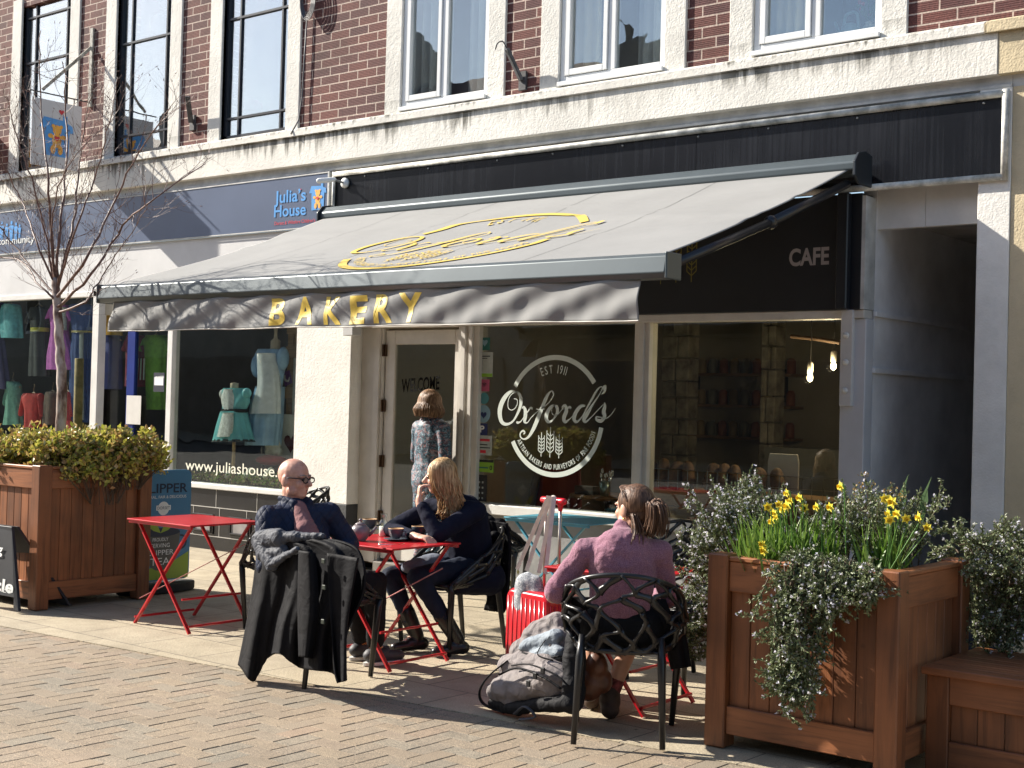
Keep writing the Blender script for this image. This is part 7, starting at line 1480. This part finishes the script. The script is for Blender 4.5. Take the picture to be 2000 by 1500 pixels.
g = MB(); g.cap(FY(1030, 1262, -3.545), FY(1085, 1245, -3.53), .048, .052, .8, n=16); g.cap(FY(1045, 1278, -3.56), FY(1090, 1275, -3.57), .038, .045, .8, n=16); fuse(g, 'blue_pocket', m_bpb, BP, .007, 6, .022, .07)
g = MB(); g.cap(FY(1000, 1382, -3.66), FY(1110, 1372, -3.67), .042, .055, .8, n=14); g.cap(FY(1118, 1370, -3.66), FY(1125, 1250, -3.58), .06, .055, .8, n=14); g.cap(FY(965, 1372, -3.6), FY(1010, 1385, -3.64), .03, .042, n=12); fuse(g, 'hip_belt', m_bpk, BP, .008, 6, .02, .08)
g = MB(); g.tube([V(p) for p in spl([tuple(FY(*p)) for p in ((975, 1318, -3.70), (1010, 1305, -3.715), (1060, 1322, -3.73), (1095, 1345, -3.725))], 6)], .006, 6); g.tube([V(p) for p in spl([tuple(FY(*p)) for p in ((1020, 1275, -3.59), (1060, 1285, -3.61), (1105, 1280, -3.60))], 6)], .006, 6); g.build('zip', m_bpk, BP, smooth=True)
for pts, r_ in ((((992, 1290, -3.62), (955, 1320, -3.64), (937, 1350, -3.62), (945, 1375, -3.6), (985, 1392, -3.64)), .010), (((1000, 1300, -3.66), (1035, 1298, -3.72), (1085, 1318, -3.73), (1110, 1340, -3.72)), .008), (((1005, 1395, -3.72), (1025, 1380, -3.75), (1045, 1400, -3.74), (1015, 1405, -3.74)), .011), (((1065, 1250, -3.63), (1050, 1278, -3.66), (1080, 1290, -3.68)), .006)):
    g = MB(); g.tube([V(p) for p in spl([tuple(FY(*p)) for p in pts], 6)], r_, 8, flat=.45); g.build('strap', m_bpk if r_ < .0105 else m_lining, BP, smooth=True)
for (px, py) in ((1032, 1335), (1045, 1320), (1060, 1310)): g = MB(); c = FY(px, py, -3.735); g.box(c.x-.012, c.x+.012, c.y-.006, c.y+.006, c.z-.016, c.z+.016); g.build('buckle', m_bk, BP, bevel=.003)
g = MB()
for (px, py, Y, r_) in ((1165, 1300, -3.45, .065), (1150, 1335, -3.45, .08), (1175, 1330, -3.42, .06)): g.ball(FY(px, py, Y), r_*.95, r_*.8, r_*1.1, n=16, m=12)
o = fuse(g, 'leather_bag', mat('brown_leather', (.12, .042, .02), .45, 0, .25, 12, .3, 30), None, .008, 8, .015, .09); tag(o, 'brown leather bag standing on the ground under the ponytailed woman chair', 'bag')
# ------------------------------------------------------------------ pavement signs
PS = empty('pavement_sign', (-9.02, -2.25, 0), 0, 'blue and green tea advertising sign on a black rubber base behind the left planter', 'pavement sign'); X = -9.03; y0, y1 = -2.60, -1.98
g = MB(); pts = []; rr_ = .05
for (sy, sz, a0) in ((1, 1, 0), (-1, 1, 90), (-1, -1, 180), (1, -1, 270)):
    for k in range(5): a = radians(a0+22.5*k); pts.append((X, (y1-rr_ if sy > 0 else y0+rr_)+rr_*cos(a), (.97-rr_ if sz > 0 else .09+rr_)+rr_*sin(a)))
g.prism(pts, (.025, 0, 0)); g.build('panel', mat('tea_blue', (.06, .20, .36), .35, 0, .03, 3), PS)
sf = lambda k: (lambda x, y: V((X+.0255+.0006*k, y0+x, .09+y)))     # x 0..0.62, y 0..0.88
m_lg = mat('lime_ink', (.28, .40, .04), .4, 0, 0); m_inky = mat('ink_navy', (.01, .02, .05), .4, 0, 0); m_gry = mat('cup_grey', (.09, .09, .085), .4, 0, 0)
g = MB(); poly2(g, [(.01, .01), (.61, .01), (.61, .22), (.4, .12), (.2, .1), (.01, .2)], sf(1)); g.build('lime_foot', m_lg, PS)
g = MB(); poly2(g, [(.33+.19*cos(t*pi/14-pi), .38+(.30 if t < 14 else .0)*sin(t*pi/14-pi)) for t in range(15)], sf(2)); g.build('cup_picture', m_gry, PS)
g = MB(); poly2(g, disc2(.33, .385, .19, .035, 24), sf(3)); arc2(g, .53, .3, .045, .06, -100, 100, sf(3), 14); g.build('cup_rim', m_inky, PS)
g = MB()
for s_ in (-1, 1): poly2(g, [(.33, .38), (.33+s_*.03, .44), (.33+s_*.09, .50), (.33+s_*.15, .52), (.33+s_*.14, .45), (.33+s_*.07, .40)], sf(4))
g.build('tea_leaves', m_lg, PS)
def stext(par, s_, cx, cy, wd, hh, m, k, nm='lettering', bold=.0, fnn=None):
    vs, fs = text2d(s_, 1, bold=bold); x0 = min(v[0] for v in vs); ww = width2d(vs); F_ = (fnn or sf)(k); g = MB(); g.add([F_(cx-wd/2+(x-x0)/ww*wd, cy+y/.72*hh) for x, y in vs], fs); g.build(nm, m, par)
stext(PS, 'CLIPPER', .35, .70, .46, .075, m_inky, 5, bold=.012); stext(PS, 'NATURAL, FAIR & DELICIOUS', .35, .655, .44, .024, m_wtxt, 6)
g = MB(); poly2(g, disc2(.35, .575, .055), sf(5)); poly2(g, [(.28, .56), (.42, .56), (.42, .60), (.28, .60)], sf(6)); g.build('badge', m_wtxt, PS); stext(PS, 'DORSET', .35, .568, .12, .024, m_inky, 8)
stext(PS, 'PROUDLY', .33, .315, .15, .028, m_wtxt, 5); stext(PS, 'SERVING', .33, .265, .18, .034, m_wtxt, 6); stext(PS, 'CLIPPER', .33, .205, .26, .042, m_wtxt, 7); stext(PS, 'TEA', .33, .125, .19, .06, m_wtxt, 8)
g = MB(); g.prism([(X-.12+.28*(.5+.5*cos(t*pi/12)), (y0+y1)/2+.36*sin(t*pi/12), .005) for t in range(24)], (0, 0, .07)); g.build('rubber_base', mat('black_rubber', (.02, .02, .02), .8), PS, bevel=.012, seg=2)
AB = empty('a_board', (-9.0, -3.72, 0), 0, 'black chalkboard A board with white lettering at the left edge of the photo', 'A board')
a, b_ = GZ(36, 1200, 0), FY(14, 1030, -3.66); ux = V((.999, .035, 0)); top = V((b_.x, -3.62, b_.z)); bot = V((a.x, a.y, .02)); m_chalk = mat('chalkboard', (.012, .014, .02), .6, 0, .2, 6)
g = MB(); lft = bot-ux*.62; lt = top-ux*.48; g.prism([lft+V((0, 0, .09)), bot+V((-.07, 0, .09)), bot+V((-.07, 0, 0)), bot, top+V((.0, 0, -.03)), top+V((-.01, 0, 0)), lt, lft], (0, .022, 0)); g.build('front_board', m_chalk, AB, bevel=.003)
g = MB(); g.prism([V((p.x, p.y+.42*(1-p.z/.65), p.z)) for p in (lft, bot, top, lt)], (0, .02, 0)); g.build('rear_board', m_chalk, AB)
up_ = (top-bot).normalized(); up_ = V((0, (top.y-bot.y)/(top.z-bot.z), 1)); nb = (-.0035)
abf = lambda k: (lambda x, y: V((x, bot.y+(x-bot.x)*.035+(y-bot.z)*up_.y-.006-.0006*k, y)))
for s_, (p, q_), hpx, bo in (('g', ((-6, 1080), (5, 1079)), 14, .02), ('cycle', ((-32, 1146), (30, 1143)), 18, .03), ('co', ((10, 1156), (27, 1157)), 8, .0)):
    A1, B1 = FY(*p, bot.y+.02), FY(*q_, bot.y+.02); k_ = FPX/((A1-CP).dot(CF)); vs, fs = text2d(s_, 1, bold=bo); x0 = min(v[0] for v in vs); ww = width2d(vs); g = MB(); sc = hpx/k_/.55
    g.add([abf(1)(A1.x+(x-x0)/ww*(B1.x-A1.x), A1.z+y*sc) for x, y in vs], fs); g.build('lettering', m_wtxt, AB)
